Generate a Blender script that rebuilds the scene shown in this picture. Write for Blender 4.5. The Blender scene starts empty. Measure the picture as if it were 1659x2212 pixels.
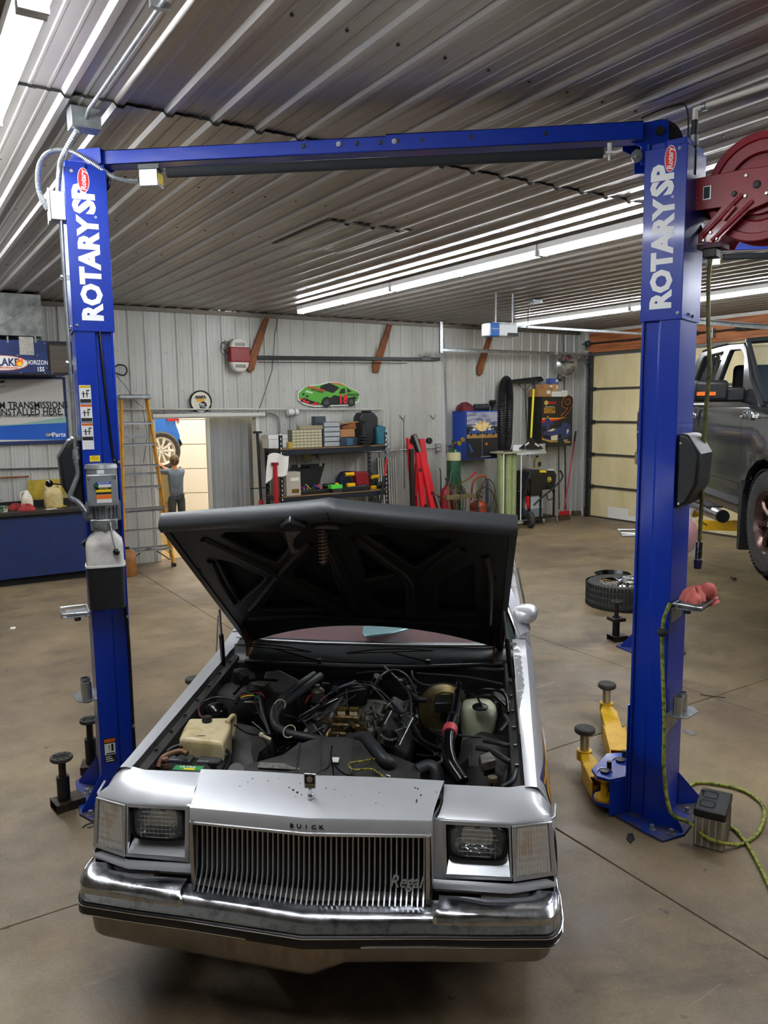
import bpy,bmesh,math,random
from math import sin,cos,pi,radians,sqrt,atan2
from mathutils import Vector,Matrix,Euler
random.seed(7)
S=bpy.context.scene
COL=S.collection
# camera
FPX=1702.0
CAMR=Matrix(((0.84491859,0.07945865,-0.52896021),(-0.5347776,0.10477442,-0.83847197),(-0.01120235,0.99131662,0.13101856)))
CAMZ=2.2
cd=bpy.data.cameras.new('camera')
cam=bpy.data.objects.new('camera',cd)
COL.objects.link(cam)
cam.matrix_world=Matrix.Translation((0,0,CAMZ))@CAMR.to_4x4()
cd.sensor_fit='VERTICAL'
cd.sensor_height=36.0
cd.lens=36.0*FPX/2212.0
cd.clip_start=0.05
cd.clip_end=100
S.camera=cam
# world, exposure
w=bpy.data.worlds.new('world')
S.world=w
w.use_nodes=True
bg=w.node_tree.nodes['Background']
bg.inputs[0].default_value=(0.8,0.85,0.9,1)
bg.inputs[1].default_value=0.35
vs=S.view_settings
vs.view_transform='Standard'
try:
 vs.look='None'
except Exception:
 pass
vs.gamma=1.0
vs.use_curve_mapping=False
vs.exposure=EXPO=0.0
TUBE_E=84.0
BAY_E=190.0
# frames: where things stand
class Frame:
 def __init__(s,ox,oy,deg,oz=0.0):
  a=radians(deg)
  s.o=Vector((ox,oy,oz));s.a=a
  s.E=Matrix(((cos(a),sin(a),0),(-sin(a),cos(a),0),(0,0,1)))
 def ray(s,px,py):
  return s.E@(CAMR@Vector(((px-829.5)/FPX,-(py-1106.0)/FPX,-1.0)))
 def hit(s,px,py,ax,val):
  d=s.ray(px,py);c=s.E@(Vector((0,0,CAMZ))-s.o)
  return c+d*((val-c[ax])/d[ax])
 def w(s,p):
  return s.E.transposed()@Vector(p)+s.o
ROOM=Frame(0,0,0)
CAR=Frame(1.1294,2.3146,-39.5)
LIFT=Frame(0.8837,4.3544,-38.9)
TRK=Frame(5.88,3.68,-38.9,0.94)
YB,XR,ZC=11.4,11.8,3.66
def flr(px,py,z=0.0):
 return ROOM.hit(px,py,2,z)
def bw(px,py,d=0.0):
 return ROOM.hit(px,py,1,YB-d)
def rw(px,py,d=0.0):
 return ROOM.hit(px,py,0,XR-d)
# materials
def rgb(h):
 h=h.lstrip('#')
 v=[int(h[i:i+2],16)/255 for i in(0,2,4)]
 return tuple(x/12.92 if x<=.04045 else((x+.055)/1.055)**2.4 for x in v)+(1,)
MATS={}
def mat(name,col='#808080',rough=.5,metal=0.,noise=None,bump=None,coat=0.,trans=0.,emit=None,ior=1.45,alpha=1.,spec=None,rnoise=None):
 """noise=(scale, colour2, lo, hi[, stretch xyz]); bump=(scale, strength, distance)"""
 if name in MATS:return MATS[name]
 m=bpy.data.materials.new(name);m.use_nodes=True
 nt=m.node_tree;b=nt.nodes['Principled BSDF'];L=nt.links.new
 b.inputs['Base Color'].default_value=rgb(col)
 b.inputs['Roughness'].default_value=rough
 b.inputs['Metallic'].default_value=metal
 b.inputs['IOR'].default_value=ior
 b.inputs['Coat Weight'].default_value=coat
 b.inputs['Coat Roughness'].default_value=.08
 b.inputs['Transmission Weight'].default_value=trans
 b.inputs['Alpha'].default_value=alpha
 if spec is not None:b.inputs['Specular IOR Level'].default_value=spec
 if emit:
  b.inputs['Emission Color'].default_value=rgb(emit[0]);b.inputs['Emission Strength'].default_value=emit[1]
 tc=None
 def coord(st=None):
  nonlocal tc
  if tc is None:tc=nt.nodes.new('ShaderNodeTexCoord')
  if st is None:return tc.outputs['Object']
  mp=nt.nodes.new('ShaderNodeMapping');mp.inputs['Scale'].default_value=st
  L(tc.outputs['Object'],mp.inputs['Vector']);return mp.outputs[0]
 if noise:
  n=nt.nodes.new('ShaderNodeTexNoise');n.inputs['Scale'].default_value=noise[0];n.inputs['Detail'].default_value=6;n.inputs['Roughness'].default_value=.62
  L(coord(noise[4]if len(noise)>4 else None),n.inputs['Vector'])
  r=nt.nodes.new('ShaderNodeValToRGB')
  r.color_ramp.elements[0].position=noise[2];r.color_ramp.elements[1].position=noise[3]
  r.color_ramp.elements[0].color=rgb(noise[1]);r.color_ramp.elements[1].color=rgb(col)
  L(n.outputs['Fac'],r.inputs['Fac']);L(r.outputs['Color'],b.inputs['Base Color'])
 if rnoise:
  n=nt.nodes.new('ShaderNodeTexNoise');n.inputs['Scale'].default_value=rnoise[0];n.inputs['Detail'].default_value=4
  L(coord(),n.inputs['Vector'])
  mr=nt.nodes.new('ShaderNodeMapRange');mr.inputs['To Min'].default_value=rnoise[1];mr.inputs['To Max'].default_value=rnoise[2]
  mr.inputs['From Min'].default_value=.3;mr.inputs['From Max'].default_value=.7
  L(n.outputs['Fac'],mr.inputs['Value']);L(mr.outputs[0],b.inputs['Roughness'])
 if bump:
  n=nt.nodes.new('ShaderNodeTexNoise');n.inputs['Scale'].default_value=bump[0];n.inputs['Detail'].default_value=3
  L(coord(),n.inputs['Vector'])
  bp=nt.nodes.new('ShaderNodeBump');bp.inputs['Strength'].default_value=bump[1];bp.inputs['Distance'].default_value=bump[2]if len(bump)>2 else.01
  L(n.outputs['Fac'],bp.inputs['Height']);L(bp.outputs[0],b.inputs['Normal'])
 MATS[name]=m
 return m
M=lambda n:MATS[n]
mat('ceil_metal','#aaa6a0',.36,.7,noise=(.5,'#938d86',.3,.7))
mat('wall_metal','#b9b9b3',.45,.12,noise=(1.6,'#a5a49c',.3,.62,(1,1,.35)))
mat('wall_metal_dark','#a3a6a4',.45,.2,noise=(3.,'#85898a',.3,.65,(1,1,.3)))
mat('trim_white','#c8c6bd',.45,.1)
mat('galv','#a5a8aa',.35,.75,noise=(14,'#7e8285',.35,.65))
mat('steel','#b8babb',.28,.9)
mat('steel_dark','#56585a',.4,.8,noise=(20,'#3a3a3a',.35,.6))
mat('chrome','#e4e6ea',.07,1.,rnoise=(9,.04,.13))
mat('trim_chrome','#cdd0d5',.3,.72)
mat('chrome_worn','#c9cbd0',.16,1.,noise=(30,'#8f9299',.3,.5),rnoise=(14,.1,.3))
mat('black','#131415',.45)
mat('black_matte','#111112',.8)
mat('black_gloss','#0c0c0e',.2)
mat('black_plastic','#17181a',.42,bump=(180,.25,.002))
mat('rubber','#1b1b1c',.75,bump=(60,.25,.004))
mat('rubber_dusty','#2b2a29',.8,noise=(22,'#3c3a37',.4,.62))
mat('foam','#1f2225',.9,bump=(260,.8,.004))
mat('white','#d8d8d4',.5)
mat('paper','#d9d7cf',.8)
mat('white_glossy','#e4e4e2',.25)
mat('red','#a31218',.4)
mat('red_bright','#c01320',.38,bump=(60,.1,.003))
mat('red_dark','#7b0f17',.45)
mat('reel_red','#8e1626',.38,0.,coat=.25,bump=(90,.12,.002))
mat('yellow','#d9a800',.42,noise=(9,'#c39300',.3,.55))
mat('yellow_lad','#c58a12',.5,noise=(12,'#a87310',.35,.6))
mat('blue','#173f9c',.35)
mat('lift_blue','#04298f',.32,0.,coat=.22,spec=.35,bump=(230,.16,.0016))
mat('bench_blue','#14275a',.5,noise=(7,'#101f49',.3,.6))
mat('wood','#8a5128',.65,noise=(5,'#5c3218',.35,.62,(1,12,1)))
mat('wood_x','#8f552c',.65,noise=(3,'#5e3519',.38,.6,(6,1.2,6)))
mat('wood_beam','#a9663a',.6,noise=(4,'#7c4522',.38,.6,(1,.35,6)))
mat('cardboard','#9a6f45',.8)
mat('cream','#d6c79c',.55,noise=(3,'#c6b585',.35,.6,(1,1,.3)))
mat('green_cyl','#17432a',.35)
mat('orange','#a53d16',.45,noise=(18,'#74260f',.4,.58))
mat('pale_green','#9ba777',.5,noise=(6,'#87945f',.3,.6))
mat('rag_red','#9b3533',.9,bump=(120,.3,.003))
mat('rag_pink','#b9625c',.92,bump=(160,.35,.003))
mat('jug','#cdbb8a',.4,noise=(8,'#b49c60',.35,.6))
mat('jug_white','#d9d3c2',.35,noise=(11,'#bba878',.3,.5))
mat('brass','#8e7634',.35,.8)
mat('teal','#1b5b6b',.5)
mat('plastic_tan','#8c8466',.55)
mat('plastic_clear','#b9c0c2',.25,0.,alpha=.75)
mat('green_lime','#4fc43c',.5)
mat('concrete','#7a6b59',.62)
mat('glass','#ffffff',.02,0.,trans=1.,ior=1.45)
mat('glass_thin','#cfd8da',.03,0.,alpha=.16)
mat('glass_dark','#0b0d10',.06,0.)
mat('screw','#45423d',.5,.3)
mat('label_white','#d6d6d2',.5)
mat('label_yellow','#e3c417',.5)
mat('label_orange','#dd6a17',.5)
mat('ink','#141414',.6)
mat('ink_white','#e9e9e9',.5)
mat('ink_red','#cf1420',.5)
mat('flex','#a9adb0',.3,.85)
mat('cord_yellow','#8d9234',.5,noise=(40,'#4f5a1c',.45,.5))
# mesh builder
class MB:
 def __init__(s,xf=None):s.v=[];s.f=[];s.mi=[];s.cm=0;s.xf=xf
 def add(s,vs,fs,xf=None):
  n=len(s.v)
  for p in vs:
   p=Vector(p)
   if xf is not None:p=xf@p
   if s.xf is not None:p=s.xf@p
   s.v.append(p[:])
  for f in fs:s.f.append(tuple(i+n for i in f));s.mi.append(s.cm)
  return s
 def bb(s,x0,x1,y0,y1,z0,z1,xf=None):
  if x0>x1:x0,x1=x1,x0
  if y0>y1:y0,y1=y1,y0
  if z0>z1:z0,z1=z1,z0
  return s.add([(x0,y0,z0),(x1,y0,z0),(x1,y1,z0),(x0,y1,z0),(x0,y0,z1),(x1,y0,z1),(x1,y1,z1),(x0,y1,z1)],[(0,3,2,1),(4,5,6,7),(0,1,5,4),(1,2,6,5),(2,3,7,6),(3,0,4,7)],xf)
 def box(s,c,d,r=None):
  xf=Matrix.Translation(c)
  if r is not None:xf=xf@(r.to_4x4()if isinstance(r,Matrix)else Euler([radians(a)for a in r]).to_matrix().to_4x4())
  return s.bb(-d[0]/2,d[0]/2,-d[1]/2,d[1]/2,-d[2]/2,d[2]/2,xf)
 def ring(s,c,ax,r,n,ph=0,ry=None):
  ax=Vector(ax).normalized()
  u=ax.orthogonal().normalized()if abs(ax.z)<.999 else Vector((1,0,0))
  if abs(ax.z)<.999:u=Vector((0,0,1)).cross(ax).normalized()
  v=ax.cross(u)
  return[Vector(c)+u*(r*cos(ph+2*pi*i/n))+v*((ry or r)*sin(ph+2*pi*i/n))for i in range(n)]
 def cyl(s,a,b,r,r2=None,n=14,cap=True,ry=None):
  a=Vector(a);b=Vector(b);r2=r if r2 is None else r2
  k=(ry/r)if ry else None
  vs=s.ring(a,b-a,r,n,ry=ry)+s.ring(b,b-a,r2,n,ry=(r2*k if k else None))
  fs=[(i,(i+1)%n,n+(i+1)%n,n+i)for i in range(n)]
  if cap:fs+=[tuple(range(n))[::-1],tuple(range(n,2*n))]
  return s.add(vs,fs)
 def tube(s,pts,r,n=8,closed=False,cap=True):
  pts=[Vector(p)for p in pts];m=len(pts)
  rs=r if isinstance(r,(list,tuple))else[r]*m
  vs=[];prev=None
  for i,p in enumerate(pts):
   if closed:t=pts[(i+1)%m]-pts[i-1]
   else:t=pts[min(i+1,m-1)]-pts[max(i-1,0)]
   if t.length<1e-9:t=Vector((0,0,1))
   t.normalize()
   if prev is None:u=t.orthogonal().normalized()
   else:
    u=prev-t*prev.dot(t)
    u=u.normalized()if u.length>1e-6 else t.orthogonal().normalized()
   prev=u;v=t.cross(u)
   vs+=[p+u*(rs[i]*cos(2*pi*k/n))+v*(rs[i]*sin(2*pi*k/n))for k in range(n)]
  fs=[]
  for i in range(m if closed else m-1):
   a=i*n;b=((i+1)%m)*n
   fs+=[(a+k,a+(k+1)%n,b+(k+1)%n,b+k)for k in range(n)]
  if cap and not closed:fs+=[tuple(range(n))[::-1],tuple(range((m-1)*n,m*n))]
  return s.add(vs,fs)
 def lathe(s,prof,c=(0,0,0),ax=(0,0,1),n=20,cap=True,xf=None):
  ax=Vector(ax).normalized();vs=[]
  for r,h in prof:vs+=s.ring(Vector(c)+ax*h,ax,max(r,1e-5),n)
  m=len(prof)
  fs=[(i*n+k,i*n+(k+1)%n,(i+1)*n+(k+1)%n,(i+1)*n+k)for i in range(m-1)for k in range(n)]
  if cap:fs+=[tuple(range(n))[::-1],tuple(range((m-1)*n,m*n))]
  return s.add(vs,fs,xf)
 def prism(s,poly,a,b,ax='y',xf=None):
  """poly in the two other axes (x,z for y; x,y for z; y,z for x) extruded a..b"""
  n=len(poly)
  def P(p,t):
   return(p[0],t,p[1])if ax=='y' else(p[0],p[1],t)if ax=='z' else(t,p[0],p[1])
  vs=[P(p,a)for p in poly]+[P(p,b)for p in poly]
  fs=[tuple(range(n)),tuple(range(2*n-1,n-1,-1))]+[(i,n+i,n+(i+1)%n,(i+1)%n)for i in range(n)]
  return s.add(vs,fs,xf)
 def grid(s,fn,nu,nv,flip=False,closeu=False):
  vs=[fn(i/(nu-1 if not closeu else nu),j/(nv-1))for j in range(nv)for i in range(nu)]
  fs=[]
  for j in range(nv-1):
   for i in range(nu if closeu else nu-1):
    k=(i+1)%nu
    fs.append((j*nu+i,j*nu+k,(j+1)*nu+k,(j+1)*nu+i))
  return s.add(vs,fs)
 def loft(s,rows,closed=False,cap=False):
  n=len(rows[0]);vs=[p for r in rows for p in r];fs=[]
  for j in range(len(rows)-1):
   for i in range(n if closed else n-1):
    k=(i+1)%n
    fs.append((j*n+i,j*n+k,(j+1)*n+k,(j+1)*n+i))
  if cap:fs+=[tuple(range(n))[::-1],tuple(range((len(rows)-1)*n,len(rows)*n))]
  return s.add(vs,fs)
 def sph(s,c,r,n=14,m=9,sc=(1,1,1),xf=None):
  c=Vector(c);vs=[]
  for j in range(m+1):
   t=pi*j/m
   for i in range(n):vs.append(c+Vector((r*sc[0]*sin(t)*cos(2*pi*i/n),r*sc[1]*sin(t)*sin(2*pi*i/n),r*sc[2]*cos(t))))
  fs=[(j*n+i,j*n+(i+1)%n,(j+1)*n+(i+1)%n,(j+1)*n+i)for j in range(m)for i in range(n)]
  return s.add(vs,fs,xf)
 def coil(s,a,b,R,r,turns,n=5,seg=10,R2=None):
  a=Vector(a);b=Vector(b);ax=(b-a).normalized();u=ax.orthogonal().normalized();v=ax.cross(u)
  N=int(turns*seg);R2=R2 or R
  return s.tube([a.lerp(b,i/N)+(u*cos(2*pi*i/seg)+v*sin(2*pi*i/seg))*(R+(R2-R)*i/N)for i in range(N+1)],r,n)
 def mesh(s,name,mats,smooth=None):
  me=bpy.data.meshes.new(name)
  me.from_pydata(s.v,[],s.f)
  for m in(mats if isinstance(mats,(list,tuple))else[mats]):me.materials.append(MATS[m]if isinstance(m,str)else m)
  if max(s.mi,default=0)>0:me.polygons.foreach_set('material_index',s.mi)
  bm=bmesh.new();bm.from_mesh(me)
  bmesh.ops.remove_doubles(bm,verts=bm.verts,dist=1e-5)
  bmesh.ops.recalc_face_normals(bm,faces=bm.faces)
  bm.to_mesh(me);bm.free()
  if smooth:
   me.shade_smooth()
   me.set_sharp_from_angle(angle=radians(smooth))
  me.update()
  return me
 def build(s,name,mats,parent=None,smooth=None,bevel=0,seg=2,loc=None,rot=None):
  me=s.mesh(name,mats,smooth)
  o=bpy.data.objects.new(name,me);COL.objects.link(o)
  if parent is not None:o.parent=parent
  if loc is not None:o.location=loc
  if rot is not None:o.rotation_euler=[radians(a)for a in rot]
  if bevel:
   md=o.modifiers.new('bevel','BEVEL');md.width=bevel;md.segments=seg;md.limit_method='ANGLE';md.angle_limit=radians(38)
   md.harden_normals=False
   if not smooth:me.shade_smooth();me.set_sharp_from_angle(angle=radians(35))
  return o
def tag(o,label=None,cat=None,group=None,kind=None):
 if label:o['label']=label
 if cat:o['category']=cat
 if group:o['group']=group
 if kind:o['kind']=kind
 return o
def thing(name,label,cat,loc=(0,0,0),rotz=0,group=None,rot=None):
 o=bpy.data.objects.new(name,None);COL.objects.link(o)
 o.empty_display_size=.05
 o.location=loc;o.rotation_euler=(0,0,radians(rotz))if rot is None else[radians(a)for a in rot]
 return tag(o,label,cat,group)
def piece(me,name,parent,loc=(0,0,0),rot=None):
 o=bpy.data.objects.new(name,me);COL.objects.link(o);o.parent=parent;o.location=loc
 if rot is not None:o.rotation_euler=rot
 return o
def dup(root,loc=None,rotz=None,label=None,group=None):
 def cp(o,par):
  c=o.copy();COL.objects.link(c)
  if par is not None:c.parent=par
  for ch in list(o.children):
   if ch is not c:cp(ch,c)
  return c
 r=cp(root,None)
 if loc is not None:r.location=loc
 if rotz is not None:r.rotation_euler=(0,0,radians(rotz))
 if label:r['label']=label
 if group:r['group']=group
 return r
def bez(pts,n=8):
 """Catmull-Rom through points"""
 P=[Vector(p)for p in pts];out=[]
 for i in range(len(P)-1):
  p0=P[max(i-1,0)];p1=P[i];p2=P[i+1];p3=P[min(i+2,len(P)-1)]
  for k in range(n):
   t=k/n
   out.append(.5*((2*p1)+(p2-p0)*t+(2*p0-5*p1+4*p2-p3)*t*t+(3*p1-p0-3*p2+p3)*t**3))
 out.append(P[-1]);return out
def text(name,s,size,parent,loc,rot=(90,0,0),m='ink',ext=.001,sx=1.,bold=0.,align='CENTER',shear=0.,spacing=1.,valign='CENTER'):
 cu=bpy.data.curves.new(name,'FONT');cu.body=s;cu.size=size;cu.extrude=ext;cu.align_x=align;cu.align_y=valign
 cu.offset=bold;cu.shear=shear;cu.space_character=spacing;cu.resolution_u=2;cu.fill_mode='BOTH'
 t=bpy.data.objects.new('t',cu);COL.objects.link(t)
 dg=bpy.context.evaluated_depsgraph_get()
 me=bpy.data.meshes.new_from_object(t.evaluated_get(dg))
 bpy.data.objects.remove(t);bpy.data.curves.remove(cu)
 me.name=name;me.materials.clear();me.materials.append(MATS[m]if isinstance(m,str)else m)
 o=bpy.data.objects.new(name,me);COL.objects.link(o)
 if parent is not None:o.parent=parent
 o.location=loc;o.rotation_euler=[radians(a)for a in rot];o.scale=(sx,1,1)
 return o
# ================================================================ ROOM
def concrete_mat():
 m=MATS['concrete'];nt=m.node_tree;b=nt.nodes['Principled BSDF'];L=nt.links.new
 geo=nt.nodes.new('ShaderNodeNewGeometry');P=geo.outputs['Position']
 def noi(sc,det=6,rough=.6,st=None,dist=0):
  n=nt.nodes.new('ShaderNodeTexNoise');n.inputs['Scale'].default_value=sc;n.inputs['Detail'].default_value=det
  n.inputs['Roughness'].default_value=rough;n.inputs['Distortion'].default_value=dist
  if st:
   mp=nt.nodes.new('ShaderNodeMapping');mp.inputs['Scale'].default_value=st;mp.inputs['Rotation'].default_value=(0,0,.6)
   L(P,mp.inputs['Vector']);L(mp.outputs[0],n.inputs['Vector'])
  else:L(P,n.inputs['Vector'])
  return n.outputs['Fac']
 def ramp(f,a,c1,b_,c2):
  r=nt.nodes.new('ShaderNodeValToRGB');r.color_ramp.elements[0].position=a;r.color_ramp.elements[1].position=b_
  r.color_ramp.elements[0].color=c1;r.color_ramp.elements[1].color=c2
  L(f,r.inputs['Fac']);return r.outputs['Color']
 def mix(f,a,c,mode='MIX'):
  x=nt.nodes.new('ShaderNodeMix');x.data_type='RGBA';x.blend_type=mode
  if isinstance(f,float):x.inputs[0].default_value=f
  else:L(f,x.inputs[0])
  for sk,v in((6,a),(7,c)):
   if isinstance(v,tuple):x.inputs[sk].default_value=v
   else:L(v,x.inputs[sk])
  return x.outputs[2]
 base=ramp(noi(.55,5),.35,rgb('#6e5f4f'),.68,rgb('#978567'))
 mid=ramp(noi(2.6,8,.7),.3,(.62,.6,.58,1),.7,(1.1,1.08,1.04,1))
 c=mix(1.,base,mid,'MULTIPLY')
 fine=ramp(noi(70,3,.7),.25,(.78,.78,.78,1),.75,(1.12,1.12,1.12,1))
 c=mix(1.,c,fine,'MULTIPLY')
 st=ramp(noi(1.3,7,.65,None,.6),.56,(0,0,0,1),.72,(.9,.9,.9,1))
 c=mix(st,c,rgb('#453a30'))
 spl=ramp(noi(9,3,.5),.70,(0,0,0,1),.74,(1,1,1,1))
 c=mix(spl,c,rgb('#4a4138'))
 sm=ramp(noi(1.6,7,.7,(1,9,1),1.2),.63,(0,0,0,1),.74,(.6,.6,.6,1))
 c=mix(sm,c,rgb('#a2937e'))
 spk=ramp(noi(130,2,.6),.70,(0,0,0,1),.72,(1,1,1,1))
 spk2=mix(1.,spk,ramp(noi(.8,3),.45,(0,0,0,1),.62,(1,1,1,1)),'MULTIPLY')
 c=mix(spk2,c,rgb('#c9c2b4'))
 L(c,b.inputs['Base Color'])
 rr=nt.nodes.new('ShaderNodeMapRange');L(noi(1.7,5),rr.inputs['Value'])
 rr.inputs['From Min'].default_value=.3;rr.inputs['From Max'].default_value=.7;rr.inputs['To Min'].default_value=.34;rr.inputs['To Max'].default_value=.66
 L(rr.outputs[0],b.inputs['Roughness'])
 bp=nt.nodes.new('ShaderNodeBump');bp.inputs['Strength'].default_value=.25;bp.inputs['Distance'].default_value=.004
 L(noi(35,5,.7),bp.inputs['Height']);L(bp.outputs[0],b.inputs['Normal'])
concrete_mat()
XL,YF=-5.5,-5.0
fl=MB().bb(XL-.3,XR+.3,YF-.3,YB+.3,-.14,-.05).build('floor',mat('joint_dark','#2b241d',.9));tag(fl,kind='structure')
xs=[XL,-1.62,.58,2.82,5.15,7.25,9.5,XR];ys=[YF,-.5,3.53,7.62,YB+.12]
for i in range(len(xs)-1):
 for j in range(len(ys)-1):
  if i==2:pass
  g=.0035
  x0,x1=xs[i]+g,xs[i+1]-g
  if i==1:x1=xs[3]-g
  if i==2:continue
  MB().bb(x0,x1,ys[j]+g,ys[j+1]-g,-.05,0).build('concrete_slab','concrete',fl,bevel=.003,seg=1)
def rib_profile(w0,w1,pitch,off,big=.019,small=.0028):
 """(s, h) pairs between w0 and w1, ribs at off + k*pitch"""
 pts=[(w0,0)]
 k=math.floor((w0-off)/pitch)-1
 while off+k*pitch<w1+.1:
  c=off+k*pitch
  for ds,h in((-.030,0),(-.014,big),(.014,big),(.030,0),(.067,0),(.073,small),(.083,small),(.089,0),(.146,0),(.152,small),(.162,small),(.168,0)):
   s=c+ds
   if w0<s<w1:pts.append((s,h))
  k+=1
 pts.append((w1,0));return pts
def sheet(prof,l0,l1,place,th=.0):
 b=MB()
 rows=[[place(s,l0,h)for s,h in prof],[place(s,l1,h)for s,h in prof]]
 return b.loft(rows)
RP=.2375
cl=MB().bb(XL-.3,XR+.3,YF-.3,YB+.3,ZC+.02,ZC+.12).build('ceiling','black_matte');tag(cl,kind='structure')
off=1.079
k=-7
x=off-RP*2-RP*4*7+.04
while x<XR:
 x0,x1=max(x,XL),min(x+RP*4,XR)
 if x1>x0+.05:
  pr=rib_profile(x0,x1,RP,off)
  for(l0,l1,dz)in((YF,4.05,.0),(4.03,YB,-.004)):
   b=sheet(pr,l0,l1,lambda s,l,h:(s,l,ZC+.004+dz-h))
   b.build('ceiling_panel','ceil_metal',cl)
  MB().loft([[(s,4.027,ZC+.004-h)for s,h in pr],[(s,4.027,ZC-.010-h)for s,h in pr]]).build('lap_edge','black_matte',cl)
 x+=RP*4
b=MB();xx=off-RP*26+RP/2-.02
while xx<XR-.05:
 for yy in[-.75+1.2*q for q in range(10)]:
  if xx>XL:b.cyl((xx,yy,ZC+.001),(xx,yy,ZC-.004),.008,n=6)
 xx+=RP
sc=b.build('screws','screw',cl);tag(sc,kind='stuff')
h0,h1,h2,h3=(3.03,5.585),(3.767,5.585),(3.767,6.6),(3.03,6.6)
ht=MB()
pr=rib_profile(3.06,3.80,RP,off)
ht.loft([[(s,5.60,ZC-.016-h)for s,h in pr],[(s,6.62,ZC-.016-h)for s,h in pr]])
ht.bb(3.05,3.81,5.60,6.63,ZC-.013,ZC-.004)
ht.build('access_hatch','ceil_metal',cl)
b=MB();b.prism([(3.02,5.56),(3.84,5.575),(3.83,6.66),(3.03,6.64)],ZC-.0005,ZC+.0,'z').build('hatch_gap','black_matte',cl)
DX0,DX1,DZ=3.29,4.90,2.08
wb=MB()
for(a,b_,c,d)in((XL-.3,DX0,-.1,ZC+.1),(DX1,XR+.3,-.1,ZC+.1),(DX0,DX1,DZ+.03,ZC+.1)):
 wb.bb(a,b_,YB+.022,YB+.16,c,d)
wb=wb.build('wall_back','trim_white');tag(wb,kind='structure')
WP=.2286;woff=2.775-WP*40+.01
x=woff+WP*.5-.05
while x<XR:
 x0,x1=max(x,XL),min(x+WP*4,XR)
 if x1>x0+.03:
  segs=[]
  def cut(a,c,z0,z1):
   if c>a+.02:segs.append((a,c,z0,z1))
  cut(x0,min(x1,DX0),0,ZC);cut(max(x0,DX1),x1,0,ZC)
  cut(max(x0,DX0),min(x1,DX1),DZ+.03,ZC)
  for a,c,z0,z1 in segs:
   pr=rib_profile(a,c,WP,woff)
   sheet(pr,z0,z1,lambda s,l,h:(s,YB+.012-h,l)).build('wall_panel','wall_metal',wb)
 x+=WP*4
b=MB();x=woff+WP/2-.06
while x<XR-.05:
 if x>1.2:
  for z in(.12,1.05,1.95,2.48,3.02):
   if DX0-.1<x<DX1+.1 and z<2.15:continue
   b.cyl((x,YB+.013,z),(x,YB+.006,z),.006,n=6)
 x+=WP
tag(b.build('screws','screw',wb),kind='stuff')
tag(MB().bb(XL,XR,YB-.05,YB-.005,ZC-.075,ZC-.02).build('trim_1',mat('eave','#6d665c',.5,.5)),kind='structure')
t=MB();t.bb(DX0-.02,DX1+.02,YB-.05,YB+.17,DZ,DZ+.07);t.bb(DX0-.04,DX0+.02,YB-.02,YB+.17,0,DZ);t.bb(DX1-.03,DX1+.02,YB-.01,YB+.17,0,DZ)
tag(t.build('trim_2','trim_white',bevel=.004),kind='structure')
t=MB();t.bb(DX0-.02,5.0,YB-.075,YB-.05,DZ+.02,DZ+.07)
tag(t.build('trim_3','trim_white'),kind='structure')
sd=thing('sliding_door','grey ribbed metal sliding door half across the doorway in the back wall','door',(4.21,YB+.30,.01))
pr=rib_profile(0,1.3,.152,.05,.012,.003)
b=sheet(pr,0,DZ+.1,lambda s,l,h:(s,-h,l));b.build('door_skin','wall_metal_dark',sd)
MB().bb(-.03,.02,-.03,.03,0,DZ+.1).build('edge_rail','trim_white',sd)
MB().bb(0,1.3,.002,.03,0,DZ+.1).build('core','trim_white',sd)
nb=MB();nb.bb(.5,9.5,YB+.16,19.0,-.12,-.006)
tag(nb.build('floor_next_bay',mat('floor_bay','#b09870',.35,noise=(1.2,'#9a835c',.35,.65))),kind='structure')
far=17.0
b=MB();b.bb(.5,4.35,far,far+.1,0,3.8);b.bb(.5,9.5,far+1.9,far+2,0,3.8)
b.bb(.4,.5,YB+.16,19,0,3.8);b.bb(9.5,9.6,YB+.16,19,0,3.8);b.bb(.4,9.6,YB+.16,19,3.8,3.9)
tag(b.build('wall_next_bay',mat('bay_wall','#cdbf9c',.6)),kind='structure')
od=MB()
dd=tag(bpy.data.objects.new('door_2',None),kind='structure');COL.objects.link(dd)
a0=Vector((5.15,15.7,0));a1=Vector((6.9,15.0,0))
dd.location=(5.02,15.9,0);dd.rotation_euler=(0,0,radians(-24))
for q in range(6):
 MB().bb(0,2.6,0,.05,.01+q*.5,.497+q*.5).build('door_section',mat('bay_door','#d9d8d0',.45),dd,bevel=.006)
b=MB()
for q in range(6):
 for xx in(.02,.75,1.5,2.2):b.box((xx+.05,-.012,q*.5+.5),(.05,.02,.1))
b.build('hinges','galv',dd)
MB().box((1.0,-.01,1.9),(.28,.012,.2)).build('notice',mat('notice','#bcd3d0',.6),dd)
b=MB();b.bb(-.14,-.02,-.1,.0,0,3.6);b.build('door_jamb','white',dd)
tb=thing('ceiling_light','fluorescent tube light lighting the bay beyond the doorway','light',(4.0,14.2,3.7))
mat('tube_bay','#ffffff',.5,emit=('#fff3df',BAY_E))
MB().bb(-.1,.1,-1.2,1.2,0,.08).build('housing','white',tb)
MB().cyl((0,-1.2,-.03),(0,1.2,-.03),.03,n=8).build('tube','tube_bay',tb)
tb2=dup(tb,(6.2,14.0,3.7),label='fluorescent tube light over the white sectional door in the next bay')
tb3=dup(tb,(4.4,12.6,3.7),label='fluorescent tube light nearest the doorway in the next bay')
w1=MB().bb(XL-.12,XL,YF-.3,YB,0,ZC).build('wall_left','wall_metal');tag(w1,kind='structure')
w2=MB().bb(XL,XR,YF-.12,YF,0,ZC).build('wall_front','wall_metal');tag(w2,kind='structure')
GY1,GY0,GZ=11.07,6.1,3.16
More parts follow.
